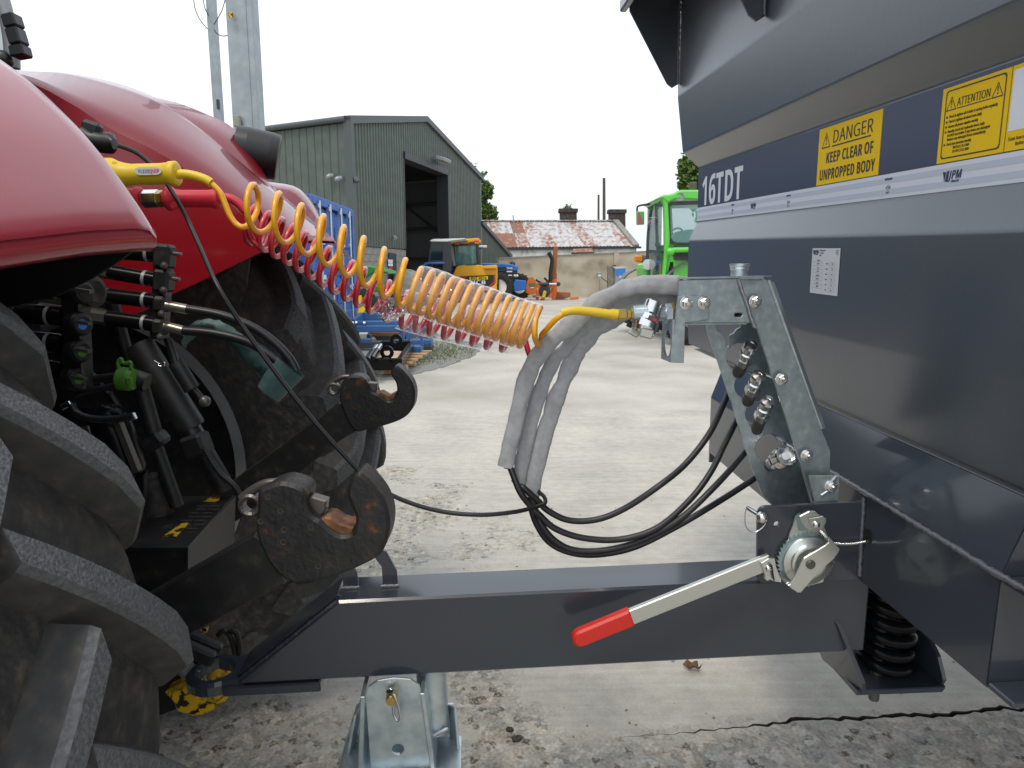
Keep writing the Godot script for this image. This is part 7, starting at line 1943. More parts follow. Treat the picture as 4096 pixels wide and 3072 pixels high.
func yard_clutter() -> void:
	var m: StandardMaterial3D
	mat("roof_white", lin(0.78, 0.79, 0.75), 0.5)
	# ---- leaf and stones on the concrete
	mat("dead_leaf", lin(0.16, 0.09, 0.045), 0.8)
	var lf := []
	for i in 7:
		var row := []
		for jj in 7:
			var uu := i / 3.0 - 1.0
			var vv := jj / 3.0 - 1.0
			row.append(Vector3(0.5946, 0.006, -2.0922) + Vector3(uu * 0.024 + vv * 0.006, 0.014 * vv * vv + 0.006 * sin(uu * 5.0 + vv * 3.0) + 0.004, vv * 0.017 * (1.0 - 0.55 * uu * uu)))
		lf.append(row)
	solo("dead_leaf", mb().sheet(lf, 0.0006), M.dead_leaf, "curled brown dead leaf on the concrete under the drawbar", "leaf", Vector3(0.5974, 0, -2.1019))
	var sn := 0
	for p in [[Vector3(-0.0064, 0, -1.7886), 0.011, "small dark stone lying just right of the jack, the furthest of three"], [Vector3(-0.0027, 0, -1.7647), 0.01, "small pale stone right of the jack, in the middle of three"], [Vector3(0.0137, 0, -1.7481), 0.013, "small dark stone right of the jack, the nearest of three"]]:
		sn += 1
		solo("loose_stone", pebble(p[0], p[1], sn), M.chimney_stone if sn != 2 else M.block, p[2], "stone", p[0], "loose stones by the jack")
	var grit := mb()
	for i in 420:
		var x := rng.randf_range(-0.9, 1.5)
		var z := rng.randf_range(-4.2, -1.5)
		if rng.randf() < (0.25 if z > -1.95 else 0.8) and x > -0.2: continue
		var q := pebble(Vector3(x, 0, z), rng.randf_range(0.0015, 0.005), i)
		grit.v.append_array(q.v); grit.n.append_array(q.n); grit.u.append_array(q.u)
	var gr := solo("grit", grit, M.block, "loose grit scattered over the worn concrete", "", Vector3(0, 0, -2.2))
	gr.set_meta("kind", "stuff")
	m = mat("container_blue", Color.WHITE, 0.55)
	tri_tex(m, noise_tex(0.02, 4, 81, [[0.0, Color(0.12, 0.3, 0.56)], [0.6, Color(0.16, 0.37, 0.67)], [1.0, Color(0.23, 0.42, 0.68)]], 256), 0.7)
	m = mat("frame_blue", lin(0.035, 0.115, 0.28), 0.4)
	m = mat("gravel", Color.WHITE, 0.95)
	tri_tex(m, noise_tex(0.16, 3, 82, [[0.0, Color(0.26, 0.26, 0.25)], [0.45, Color(0.44, 0.44, 0.42)], [0.7, Color(0.56, 0.555, 0.53)], [1.0, Color(0.75, 0.74, 0.71)]], 1024), 0.35)
	m = mat("wood", Color.WHITE, 0.8)
	tri_tex(m, noise_tex(0.02, 4, 83, [[0.0, Color(0.55, 0.43, 0.3)], [1.0, Color(0.76, 0.64, 0.48)]], 256), 1.2)
	mat("cardboard", lin(0.5, 0.38, 0.25), 0.85)
	mat("scrap_rust", lin(0.2, 0.07, 0.035), 0.8)
	mat("mower_green", lin(0.03, 0.2, 0.035), 0.4)
	mat("grass", lin(0.13, 0.17, 0.035), 0.9)
	# ---- container
	var c := thing("shipping_container", "blue shipping container with lock rods beside the shed", "container", Vector3(-6, 0, -11.8))
	var X := -3.03
	part("shell", mb().box(Vector3(-6.05, 1.26, -11.82), Vector3(5.9, 2.24, 2.66)), M.container_blue, c)
	for z in [-10.46, -13.18]:
		part("corner_post", mb().box(Vector3(X, 1.25, z), Vector3(0.14, 2.32, 0.15), Basis.IDENTITY, 0.01), M.container_blue, c)
	for y in [0.12, 2.36]:
		part("header", mb().box(Vector3(X, y, -11.82), Vector3(0.14, 0.13, 2.57), Basis.IDENTITY, 0.01), M.container_blue, c)
	for k in [-11.15, -12.49]:
		var d := part("door", mb().box(Vector3(X - 0.02, 1.24, k), Vector3(0.06, 2.08, 1.26), Basis.IDENTITY, 0.008), M.container_blue, c)
		for y in [0.42, 0.9, 1.38, 1.86]:
			part("rib_panel", mb().box(Vector3(X + 0.018, y, k), Vector3(0.03, 0.34, 1.02), Basis.IDENTITY, 0.014), M.container_blue, d)
		for s in [-0.33, 0.3]:
			var rd := part("lock_rod", mb().tube([Vector3(X + 0.085, 0.12, k + s), Vector3(X + 0.085, 2.36, k + s)], 0.022, 10), M.galv_bright, d)
			for y in [0.3, 1.0, 1.75, 2.28]:
				part("keeper", mb().box(Vector3(X + 0.06, y, k + s), Vector3(0.07, 0.07, 0.12), Basis.IDENTITY, 0.008), M.galv_bright, rd)
			part("handle", mb().bar(Vector3(X + 0.11, 1.05, k + s), Vector3(X + 0.11, 1.02, k + s + 0.3), 0.045, 0.02, Vector3.UP), M.galv_bright, rd)
		for y in [1.9, 1.75, 1.2]:
			part("white_marking", mb().box(Vector3(X + 0.036, y, k + 0.05), Vector3(0.004, 0.07, 0.32)), M.tape_white, d)
	# ---- unseen dark green trailer, added to hide the container's blue from the glossy front
	var gt := thing("added_green_trailer", "dark green trailer added unseen behind the red tractor to block blue reflections", "trailer", Vector3(-6.2, 0, -8.6))
	mat("deep_green", lin(0.03, 0.055, 0.04), 0.5)
	part("body", mb().box(Vector3(-6.4, 1.55, -8.6), Vector3(5.2, 1.1, 2.0), Basis.IDENTITY, 0.04), M.deep_green, gt)
	part("chassis", mb().box(Vector3(-6.4, 0.86, -8.6), Vector3(5.0, 0.24, 1.0), Basis.IDENTITY, 0.02), M.dark_trim, gt)
	for x in [-7.2, -5.8]:
		for z in [-7.75, -9.45]: small_wheel(gt, "wheel", Vector3(x, 0.48, z), Vector3(0, 0, 1), 0.48, 0.35, M.roof_white)
	# ---- gravel strip with moss and weeds
	var g := mb()
	var out := vs([-2.311, 0.008, -8.383, -1.81, 0.008, -7.923, -1.757, 0.008, -8.459, -1.464, 0.008, -8.421, -1.257, 0.008, -8.574, -1.025, 0.008, -9.113, -0.8, 0.008, -9.772, -0.601, 0.008, -10.591, -0.502, 0.008, -11.626, -0.55, 0.008, -12.38, -0.925, 0.008, -12.967, -1.499, 0.008, -13.422, -2.351, 0.008, -14.218, -3.116, 0.008, -14.218, -3.666, 0.008, -13.422, -3.486, 0.008, -11.085])
	var o2 := []
	for i in out.size():
		var a: Vector3 = out[i]
		var b: Vector3 = out[(i + 1) % out.size()]
		for k in 5: o2.append(a.lerp(b, k / 5.0) + Vector3(rng.randf_range(-0.03, 0.03), 0, rng.randf_range(-0.05, 0.05)))
	g.plate(o2, Vector3(0, -0.01, 0))
	struct("gravel", g, M.gravel, "grey gravel strip with weeds beside the container")
	var tg := Node3D.new()
	tg.name = "weeds"
	add_child(tg)
	var leaf := mb()
	for i in 7:
		var an := TAU * i / 7.0
		var d := Vector3(cos(an), 0, sin(an))
		leaf.flat(d.cross(Vector3.UP) * 0.12, d.cross(Vector3.UP) * -0.12, d * 0.9 + Vector3(0, 0.75 + 0.5 * (i % 3), 0))
	var mm := MultiMesh.new()
	mm.transform_format = MultiMesh.TRANSFORM_3D
	mm.mesh = leaf.mesh()
	mm.instance_count = 1500
	for i in 1500:
		var p := Vector3.ZERO
		while true:
			p = Vector3(rng.randf_range(-2.6, -0.6), 0.01, rng.randf_range(-13.0, -9.0))
			if Vector2((p.x + 1.3 + (p.z + 11.0) * 0.1) / 0.75, (p.z + 11.0) / 1.5).length() < rng.randf_range(0.35, 1.2): break
		mm.set_instance_transform(i, Transform3D(Basis(Vector3.UP, rng.randf() * TAU).scaled(Vector3.ONE * rng.randf_range(0.01, 0.026)), p))
	var mi := MultiMeshInstance3D.new()
	mi.name = "weeds_and_moss"
	mi.multimesh = mm
	mi.material_override = M.grass
	remove_child(tg)
	tg.free()
	add_child(mi)
	mi.set_meta("kind", "stuff")
	mi.set_meta("label", "green moss and weeds growing in the gravel")
	# ---- blue linkage frame
	var f := thing("blue_linkage_frame", "blue steel implement frame standing on the gravel by the container", "frame", Vector3(-2.322, 0, -11.896))
	var F: Material = M.frame_blue
	part("crossbar", mb().bar(Vector3(-2.585, 0.52, -12), Vector3(-2.15, 0.503, -12), 0.15, 0.1, Vector3.UP, 0.01), F, f)
	part("arm", mb().bar(Vector3(-2.668, 0.433, -11.6), Vector3(-2.58, 0.539, -11.9), 0.13, 0.06, Vector3.UP, 0.01), F, f)
	part("crossbar", mb().bar(Vector3(-2.617, 0.404, -11.6), Vector3(-1.871, 0.412, -11.6), 0.13, 0.12, Vector3.UP, 0.01), F, f)
	part("crossbar", mb().bar(Vector3(-2.597, 0.344, -11.5), Vector3(-1.84, 0.348, -11.5), 0.11, 0.1, Vector3.UP, 0.01), F, f)
	for k in [[Vector3(-2.588, 0.35, -11.5), Vector3(-2.59, 0.089, -11.5)], [Vector3(-1.839, 0.361, -11.5), Vector3(-1.835, 0.1, -11.5)], [Vector3(-2.427, 0.23, -11.7), Vector3(-2.426, 0.091, -11.7)]]:
		part("leg", mb().bar(k[0], k[1], 0.07, 0.07, Vector3.RIGHT, 0.008), F, f)
	part("foot", mb().bar(Vector3(-2.582, 0.139, -11.4), Vector3(-2.352, 0.139, -11.4), 0.11, 0.12, Vector3.UP, 0.01), F, f)
	part("skid", mb().bar(Vector3(-2.54, 0.09, -11.3), Vector3(-1.658, 0.099, -11.3), 0.09, 0.1, Vector3.UP), M.dark_trim, f)
	for p in [Vector3(-2.662, 0.438, -11.5), Vector3(-2.603, 0.443, -11.5), Vector3(-2.467, 0.438, -11.5)]:
		part("pin", mb().ball(p, 0.035), M.chrome, f)
	for k in [[Vector3(-1.51, 0.143, -11.2), 0.42, "blue steel stand on the gravel, the one further back"], [Vector3(-1.431, 0.114, -10.2), 0.2, "small blue steel stand on the gravel next to the pallet"]]:
		var o: Vector3 = k[0]
		var s := thing("blue_stand", k[2], "stand", Vector3(o.x, 0, o.z), "blue stands")
		var w: float = k[1]
		part("base", mb().box(Vector3(o.x, 0.06, o.z), Vector3(w, 0.1, 0.3), Basis.IDENTITY, 0.01), M.dark_trim, s)
		part("plate", mb().box(Vector3(o.x, 0.16, o.z), Vector3(w, 0.09, 0.26), Basis.IDENTITY, 0.01), F, s)
		for sx in [-0.46, 0.46]:
			part("upright", mb().box(Vector3(o.x + sx * w, 0.27, o.z), Vector3(0.04, 0.14, 0.05)), F, s)
		part("rail", mb().box(Vector3(o.x, 0.36, o.z), Vector3(w, 0.045, 0.05)), F, s)
	# ---- scrap behind the frame
	for k in [[Vector3(-2.676, 0.354, -13), Vector3(-2.546, 0.43, -13), "rusty bar leaning behind the blue frame, upper left"], [Vector3(-2.601, 0.157, -12.6), Vector3(-1.894, 0.154, -12.6), "long rusty bar lying behind the blue frame"], [Vector3(-2.408, 0.354, -13), Vector3(-2.177, 0.405, -13), "rusty bar behind the blue frame, upper right"]]:
		solo("scrap_bar", mb().bar(k[0], k[1], 0.07, 0.07, Vector3.UP, 0.01), M.scrap_rust, k[2], "scrap", k[0], "scrap bars")
	var st := thing("scrap_heap", "heap of rusty scrap pieces on the gravel behind the blue frame", "scrap", Vector3(-2.572, 0, -13.912))
	for i in 46:
		var p := Vector3(rng.randf_range(-2.9, -1.5), rng.randf_range(0.03, 0.62) * rng.randf(), rng.randf_range(-14.4, -12.9))
		part("piece", mb().box(p, Vector3(rng.randf_range(0.05, 0.35), rng.randf_range(0.04, 0.14), rng.randf_range(0.05, 0.2)), Basis(Vector3(rng.randfn(), rng.randfn(), rng.randfn()).normalized(), rng.randf() * 3.0), 0.01), [M.scrap_rust, M.block, M.rim_grey, M.dark_trim, M.scrap_rust][i % 5], st)
	# ---- black loader frame on a pallet
	var pal := thing("wooden_pallet", "wooden pallet under the black loader frame", "pallet", Vector3(-1.671, 0, -9.762))
	var pa := Vector3(-1.812, 0.13, -8.592)
	var pb := Vector3(-1.31, 0.13, -8.592)
	var pdz := -1.6
	for i in 6:
		var z := pa.z + pdz * i / 5.0 + 0.05
		part("board", mb().bar(Vector3(pa.x, 0.125, z), Vector3(pb.x + 0.12 * i * 0.2, 0.125, z), 0.022, 0.11, Vector3.UP), M.wood, pal)
	for i in 3:
		for j in 3:
			part("block", mb().box(Vector3(lerpf(pa.x + 0.05, pb.x - 0.06, j / 2.0), 0.065, pa.z + pdz * i / 2.2 - 0.05), Vector3(0.1, 0.095, 0.12)), M.wood, pal)
	part("sheet", mb().plate(vs([-1.81, 0.15, -8.972, -1.908, 0.15, -9.81, -1.772, 0.15, -9.98, -1.591, 0.15, -9.894, -1.508, 0.15, -8.972]), Vector3(0, 0.006, 0)), M.cardboard, pal)
	var q := thing("loader_frame", "black steel loader headstock lying on the wooden pallet", "implement", Vector3(-1.553, 0.2, -8.582))
	var Kb: Material = M.black_gloss
	var fa := Vector3(-1.728, 0.2, -8.138)
	var fb := Vector3(-1.351, 0.2, -8.186)
	var fc := Vector3(-1.489, 0.2, -10.177)
	var fd := Vector3(-1.933, 0.2, -10.158)
	part("beam", mb().bar(fa, fb, 0.14, 0.06, Vector3.UP, 0.008), Kb, q)
	part("beam", mb().bar(fb, fc, 0.13, 0.07, Vector3.UP, 0.008), Kb, q)
	part("beam", mb().bar(fd, fc, 0.16, 0.2, Vector3.UP, 0.01), Kb, q)
	part("beam", mb().bar(fa, fd, 0.1, 0.06, Vector3.UP, 0.008), Kb, q)
	part("web", mb().plate(vs([-1.674, 0.24, -7.9, -1.623, 0.24, -8.334, -1.534, 0.24, -8.434, -1.381, 0.24, -8.02, -1.483, 0.24, -8.193, -1.58, 0.24, -8.193]), Vector3(0, 0.02, 0)), Kb, q)
	for p in [Vector3(-1.538, 0.25, -8.421), Vector3(-1.585, 0.3, -9.407)]:
		part("lug", mb().plate(ring(p + Vector3(0, 0.06, 0), Vector3.RIGHT, Vector3.UP, 0.085, 16), BK * 0.03, [ring(p + Vector3(0, 0.06, 0), Vector3.RIGHT, Vector3.UP, 0.04, 10)]), Kb, q)
	for k in [[Vector3(-1.639, 0.3, -7.741), Vector3(-1.727, 0.36, -8.761)], [Vector3(-1.617, 0.3, -7.863), Vector3(-1.69, 0.36, -8.843)]]:
		part("cylinder", mb().tube([k[0], k[0].lerp(k[1], 0.55), k[0].lerp(k[1], 0.56), k[1]], [0.04, 0.04, 0.025, 0.025], 12), M.black_gloss, q)
		part("rod", mb().tube([k[0].lerp(k[1], 0.6), k[1].lerp(k[0], 0.05)], 0.03, 12), M.chrome, q)
	# ---- green mower and drum glimpsed behind the coils
	var gm := thing("green_mower", "green mowing machine half hidden behind the coiled hoses", "mower", Vector3(-3.87, 0, -21.64))
	part("hood", mb().plate(vs([-3.621, 1.321, -16.5, -3.442, 1.425, -16.5, -3.282, 1.407, -16.5, -2.934, 1.299, -16.5, -2.919, 1.236, -16.5, -3.255, 1.258, -16.5, -3.517, 1.084, -16.5, -3.616, 1.02, -16.5]), BK * 1.2, [], 0.03), M.mower_green, gm)
	part("arm", mb().bar(Vector3(-3.325, 0.893, -16.2), Vector3(-2.568, 0.869, -16.2), 0.14, 0.12, Vector3.UP, 0.02), M.mower_green, gm)
	part("deck", mb().plate(vs([-3.591, 0.685, -16.3, -3.066, 0.685, -16.3, -2.751, 0.543, -16.3, -2.726, 0.289, -16.3, -3.462, 0.257, -16.3, -3.62, 0.321, -16.3]), BK * 0.8, [], 0.03), M.dark_trim, gm)
	small_wheel(gm, "wheel", Vector3(-3.472, 0.505, -15.8), Vector3(0.3, 0, 1), 0.42, 0.2, M.old_yellow)
	solo("yellow_guard", mb().plate(vs([-3.444, 0.731, -15.5, -3.383, 0.761, -15.5, -3.374, 0.58, -15.5, -3.311, 0.429, -15.5, -3.337, 0.323, -15.5, -3.429, 0.323, -15.5, -3.445, 0.49, -15.5]), BK * 0.15, [], 0.01), M.decal_yellow, "yellow guard plate standing beside the container", "guard", Vector3(-3.413, 0.323, -15.5))
	solo("grey_drum", mb().lathe(Vector3(-3.61, 1.11, -24) * Vector3(1, 0, 1), Vector3.UP, [Vector2(0, 0), Vector2(0.5, 0), Vector2(0.52, 0.9), Vector2(0.4, 1.25), Vector2(0.15, 1.35), Vector2(0, 1.36)], 20, true), M.block, "grey dome-topped drum by the shed's doorway", "drum", Vector3(-3.61, 1.11, -24) * Vector3(1, 0, 1))

func far_machines() -> void:
	var m: StandardMaterial3D
	mat("loader_yellow", lin(0.75, 0.36, 0.008), 0.4)
	mat("tractor_blue", lin(0.02, 0.12, 0.42), 0.35)
	mat("dark_glass", Color(0.12, 0.17, 0.16, 0.75), 0.05)
	M.dark_glass.transparency = BaseMaterial3D.TRANSPARENCY_ALPHA
	mat("lamp_red", lin(0.5, 0.03, 0.02), 0.3)
	mat("lamp_orange", lin(0.75, 0.22, 0.01), 0.3)
	mat("cutter_orange", lin(0.6, 0.13, 0.015), 0.45)
	mat("boom_orange", lin(0.32, 0.1, 0.03), 0.6)
	# ---- yellow loader
	var j := thing("yellow_loader", "yellow loader with dark cab and black rear panel, parked before the blue tractor", "loader", Vector3(-1.46, 0.7, -28) * Vector3(1, 0, 1))
	var Yl: Material = M.loader_yellow
	part("roof", mb().plate(vs([-2.47, 2.43, -28, -2.4, 2.52, -28, -1.35, 2.59, -28, -1.31, 2.57, -28, -1.31, 2.46, -28, -1.43, 2.42, -28, -2.26, 2.39, -28, -2.43, 2.3, -28]), BK * 1.7, [], 0.03), Yl, j)
	part("cab_back", mb().plate(vs([-2.45, 2.31, -28, -2.26, 2.39, -28, -1.39, 2.43, -28, -1.35, 2.3, -28, -1.26, 1.54, -28, -2.27, 1.47, -28, -2.35, 1.77, -28]), BK * 0.06, [vs([-2.3, 2.27, -28, -1.45, 2.31, -28, -1.42, 1.56, -28, -2.23, 1.52, -28])]), M.dark_trim, j)
	part("rear_window", mb().plate(vs([-2.31, 2.28, -28.02, -1.43, 2.32, -28.02, -1.41, 1.55, -28.02, -2.24, 1.51, -28.02]), BK * 0.02), M.glass_clear, j)
	part("cab_front", mb().plate(vs([-2.54, 2.36, -29.7, -1.45, 2.42, -29.7, -1.4, 1.57, -29.7, -2.46, 1.52, -29.7]), BK * 0.06, [vs([-2.47, 2.31, -29.7, -1.51, 2.36, -29.7, -1.47, 1.63, -29.7, -2.41, 1.56, -29.7])]), M.dark_trim, j)
	part("front_window", mb().plate(vs([-2.48, 2.32, -29.72, -1.5, 2.37, -29.72, -1.46, 1.62, -29.72, -2.42, 1.54, -29.72]), BK * 0.02), M.glass_clear, j)
	part("cab_floor", mb().plate(vs([-2.28, 1.61, -28.1, -1.35, 1.65, -28.1, -1.33, 1.4, -28.1, -2.25, 1.37, -28.1]), BK * 1.5), M.dark_trim, j)
	part("seat", mb().plate(vs([-2.1, 1.86, -28.7, -1.96, 1.97, -28.7, -1.71, 1.97, -28.7, -1.6, 1.84, -28.7, -1.6, 1.51, -28.7, -2.1, 1.51, -28.7]), BK * 0.3, [], 0.04), M.dark_trim, j)
	part("pillar", mb().bar(Vector3(-2.4, 2.26, -27.95), Vector3(-2.29, 1.49, -27.95), 0.09, 0.09, Vector3.RIGHT), M.rim_grey, j)
	part("pillar", mb().bar(Vector3(-1.37, 2.3, -27.96), Vector3(-1.29, 1.53, -27.96), 0.09, 0.09, Vector3.RIGHT), M.dark_trim, j)
	for k in [[Vector3(-2.19, 2.43, -27.98), M.lamp_red], [Vector3(-2.19, 2.37, -27.98), M.lamp_orange], [Vector3(-1.41, 2.45, -27.98), M.lamp_red], [Vector3(-1.4, 2.4, -27.98), M.lamp_orange], [Vector3(-1.8, 2.41, -27.98), M.lamp_orange], [Vector3(-1.97, 2.4, -27.98), M.rim_grey]]:
		part("lamp", mb().box(k[0], Vector3(0.2, 0.085, 0.06), Basis.IDENTITY, 0.02), k[1], j)
	part("mirror", mb().box(Vector3(-1.2, 2.26, -28.1), Vector3(0.4, 0.09, 0.06), Basis.IDENTITY, 0.02), M.chrome, j)
	part("mirror_arm", mb().tube([Vector3(-1.32, 2.17, -28.1), Vector3(-1.13, 2.23, -28.1)], 0.02, 6), M.dark_trim, j)
	part("rear_hood", mb().plate(vs([-2.33, 1.16, -27.6, -2.2, 1.45, -27.6, -2.08, 1.5, -27.6, -1.88, 1.53, -27.6, -1.84, 1.5, -27.6, -1.43, 1.51, -27.6, -1.38, 1.53, -27.6, -1.21, 1.52, -27.6, -1.14, 1.47, -27.6, -1.09, 1.5, -27.6, -0.63, 1.53, -27.6, -0.6, 1.5, -27.6, -0.58, 0.55, -27.6, -0.91, 0.53, -27.6, -2.25, 0.71, -27.6]), BK * 1.2, [], 0.05), Yl, j)
	part("hood_step", mb().plate(vs([-1.12, 1.45, -27.4, -1.05, 1.5, -27.4, -0.62, 1.52, -27.4, -0.61, 1.39, -27.4, -1.11, 1.38, -27.4]), BK * 0.3, [], 0.02), Yl, j)
	var rp := part("rear_panel", mb().plate(vs([-2.05, 1.09, -27.55, -0.66, 1.14, -27.55, -0.66, 0.87, -27.55, -0.9, 0.61, -27.55, -1.6, 0.69, -27.55, -2.01, 0.95, -27.55]), BK * -0.02), M.print_black, j)
	part("red_edge", mb().plate(vs([-2.03, 1.08, -27.52, -1.74, 1.09, -27.52, -1.81, 1.05, -27.52, -1.97, 1.04, -27.52, -1.94, 0.97, -27.52, -2.01, 0.95, -27.52]), BK * -0.01), M.lamp_red, rp)
	part("red_edge", mb().plate(vs([-0.66, 1.13, -27.52, -0.67, 0.87, -27.52, -0.9, 0.62, -27.52, -0.92, 0.68, -27.52, -0.72, 0.89, -27.52, -0.72, 1.1, -27.52]), BK * -0.01), M.lamp_red, rp)
	var np := part("number_plate", mb().plate(vs([-1.67, 1.06, -27.5, -0.95, 1.09, -27.5, -0.95, 0.96, -27.5, -1.68, 0.93, -27.5]), BK * -0.02), M.decal_yellow, rp)
	text("BVZ 9974", 0.115, Vector3(-1.31, 1.01, -27.47), Vector3.RIGHT, Vector3.UP, M.print_black, j.get_node("rear_panel"), 1.0, true, HORIZONTAL_ALIGNMENT_CENTER, 0.62)
	text("JCB", 0.15, Vector3(-1.28, 0.85, -27.5), Vector3.RIGHT, Vector3.UP, M.decal_white, j.get_node("rear_panel"), 1.0, true, HORIZONTAL_ALIGNMENT_CENTER, 0.52)
	part("corner_block", mb().plate(vs([-0.9, 0.61, -27.5, -0.61, 0.84, -27.5, -0.59, 0.55, -27.5, -0.87, 0.55, -27.5]), BK * 0.3), Yl, j)
	for k in [[-1.0, -28.0], [0.0, -28.0], [-1.0, -29.6], [0.0, -29.6]]:
		small_wheel(j, "wheel", Vector3(Vector3(-1.46, 0.97, -28).x + (k[0] + 0.5) * 1.5, 0.5, k[1]), Vector3(1, 0, 0), 0.5, 0.35, Yl)
	# ---- blue tractor
	var b := thing("blue_tractor", "blue farm tractor with a white cab roof, facing right behind the yellow loader", "tractor", Vector3(-1.89, 0.64, -30.5) * Vector3(1, 0, 1))
	var Bl: Material = M.tractor_blue
	part("roof", mb().plate(vs([-3.08, 2.39, -26.3, -3.03, 2.43, -26.3, -2.95, 2.47, -26.3, -1.76, 2.5, -26.3, -1.74, 2.48, -26.3, -2.27, 2.41, -26.3, -2.45, 2.37, -26.3]), BK * 1.7, [], 0.03), M.roof_white, b)
	part("cab_frame", mb().plate(vs([-3.03, 2.35, -26.3, -2.46, 2.38, -26.3, -2.46, 1.59, -26.3, -3.16, 1.59, -26.3, -3.09, 1.99, -26.3]), BK * 0.06, [vs([-2.98, 2.29, -26.3, -2.55, 2.32, -26.3, -2.58, 1.69, -26.3, -3.08, 1.68, -26.3])]), M.dark_trim, b)
	part("cab_window", mb().plate(vs([-3, 2.3, -26.32, -2.53, 2.34, -26.32, -2.56, 1.68, -26.32, -3.1, 1.67, -26.32]), BK * 0.02), M.dark_glass, b)
	part("cab_frame", mb().plate(vs([-3.19, 2.42, -27.9, -2.61, 2.44, -27.9, -2.61, 1.61, -27.9, -3.31, 1.61, -27.9]), BK * 0.06, [vs([-3.13, 2.35, -27.9, -2.68, 2.38, -27.9, -2.7, 1.74, -27.9, -3.23, 1.72, -27.9])]), M.dark_trim, b)
	part("seat", mb().plate(vs([-3, 1.96, -27.1, -2.82, 1.99, -27.1, -2.74, 1.83, -27.1, -2.72, 1.6, -27.1, -3.01, 1.6, -27.1]), BK * 0.4, [], 0.04), M.dark_trim, b)
	part("front_pillar", mb().bar(Vector3(-2.42, 2.36, -26.25), Vector3(-2.44, 1.29, -26.25), 0.3, 0.2, Vector3.RIGHT), M.dark_trim, b)
	part("mudguard", mb().plate(vs([-3.5, 1.36, -26.1, -3.41, 1.46, -26.1, -3.23, 1.61, -26.1, -2.52, 1.63, -26.1, -2.51, 1.55, -26.1, -3.16, 1.54, -26.1, -3.33, 1.44, -26.1, -3.43, 1.34, -26.1]), BK * 0.5, [], 0.02), Bl, b)
	part("body", mb().plate(vs([-2.48, 1.55, -30.6, -1.29, 1.52, -30.6, -0.55, 1.26, -30.6, -0.11, 0.85, -30.6, -0.17, 0.64, -30.6, -2.49, 0.64, -30.6]), BK * 0.7), M.dark_trim, b)
	part("gearbox", mb().bar(Vector3(-2.84, 1.26, -27.2), Vector3(-1.74, 1.23, -30.6), 0.5, 0.5, Vector3.UP), M.dark_trim, b)
	part("bonnet", mb().plate(vs([-2.15, 1.61, -30.2, -1.34, 1.63, -30.2, -0.4, 1.63, -30.2, 0.07, 1.57, -30.2, 0.23, 1.48, -30.2, 0.26, 1.4, -30.2, 0.24, 1.28, -30.2, -0.65, 1.25, -30.2, -2.16, 1.23, -30.2]), BK * 0.9, [], 0.05), Bl, b)
	part("grille", mb().plate(vs([-0.68, 1.26, -30.22, 0.24, 1.28, -30.22, 0.22, 0.97, -30.22, 0.07, 0.85, -30.22, -0.22, 0.82, -30.22, -0.58, 1.03, -30.22]), BK * 0.86, [], 0.03), M.print_black, b)
	var nm := part("name_strip", mb().plate(vs([-1.28, 1.43, -30.18, 0.02, 1.48, -30.18, 0.02, 1.36, -30.18, -1.28, 1.33, -30.18]), BK * -0.01), M.print_black, b)
	text("7840", 0.085, Vector3(-0.11, 1.41, -30.16), Vector3.RIGHT, Vector3.UP, M.decal_white, nm, 1.0, true)
	for k in [[Vector3(-0.11, 1.27, -30.16), 0.24], [Vector3(-0.12, 1.11, -30.16), 0.24]]:
		part("badge", mb().box(k[0], Vector3(k[1], 0.05, 0.02)), M.tape_white, b)
	for p in [Vector3(0.12, 1.09, -30.2), Vector3(0.22, 1.09, -30.2)]:
		part("headlamp", mb().ball(p, 0.06), M.plate_white, b)
	part("exhaust_cap", mb().ball(Vector3(0.03, 1.6, -30.6), 0.12), M.dark_trim, b)
	part("front_axle", mb().plate(vs([-0.2, 0.81, -30.3, 0.13, 0.85, -30.3, 0.19, 0.71, -30.3, -0.14, 0.67, -30.3]), BK * 0.6), Bl, b)
	part("front_weight", mb().plate(vs([0.05, 0.74, -30.1, 0.13, 0.93, -30.1, 0.61, 0.87, -30.1, 0.63, 0.74, -30.1, 0.59, 0.48, -30.1, 0.07, 0.43, -30.1]), BK * 0.9, [], 0.03), Bl, b)
	small_wheel(b, "rear_wheel", Vector3(Vector3(-2.91, 1.24, -26.4).x, 0.74, -26.4), Vector3(0.05, 0, 1), 0.74, 0.45, M.roof_white)
	small_wheel(b, "rear_wheel", Vector3(Vector3(-2.91, 1.24, -26.4).x + 0.3, 0.74, -27.9), Vector3(0.05, 0, 1), 0.74, 0.45, M.roof_white)
	small_wheel(b, "front_wheel", Vector3(Vector3(-0.57, 0.57, -29.9).x, 0.62, -29.9), Vector3(0.15, 0, 1), 0.64, 0.4, M.roof_white)
	small_wheel(b, "front_wheel", Vector3(Vector3(0.29, 0.32, -31.5).x, 0.6, -31.4), Vector3(0.3, 0, 1), 0.6, 0.4, M.roof_white)
	# ---- orange hedge cutter
	var h := thing("hedge_cutter", "orange hedge cutter with raised boom standing by the rendered wall", "hedge cutter", Vector3(1.42, 0.05, -31.3) * Vector3(1, 0, 1))
	var Og: Material = M.cutter_orange
	part("disc_guard", mb().plate(vs([0.6, 0.33, -31.2, 0.64, 0.58, -31.2, 0.69, 0.88, -31.2, 0.75, 1, -31.2, 0.88, 1.04, -31.2, 0.99, 0.97, -31.2, 1.08, 0.74, -31.2, 1.14, 0.35, -31.2, 0.94, 0.25, -31.2, 0.73, 0.26, -31.2]), BK * 0.25, [], 0.02), Og, h)
	part("sticker", mb().plate(vs([0.75, 0.75, -31.18, 1.04, 0.76, -31.18, 1.03, 0.64, -31.18, 0.77, 0.63, -31.18]), BK * -0.01), M.mower_green, h)
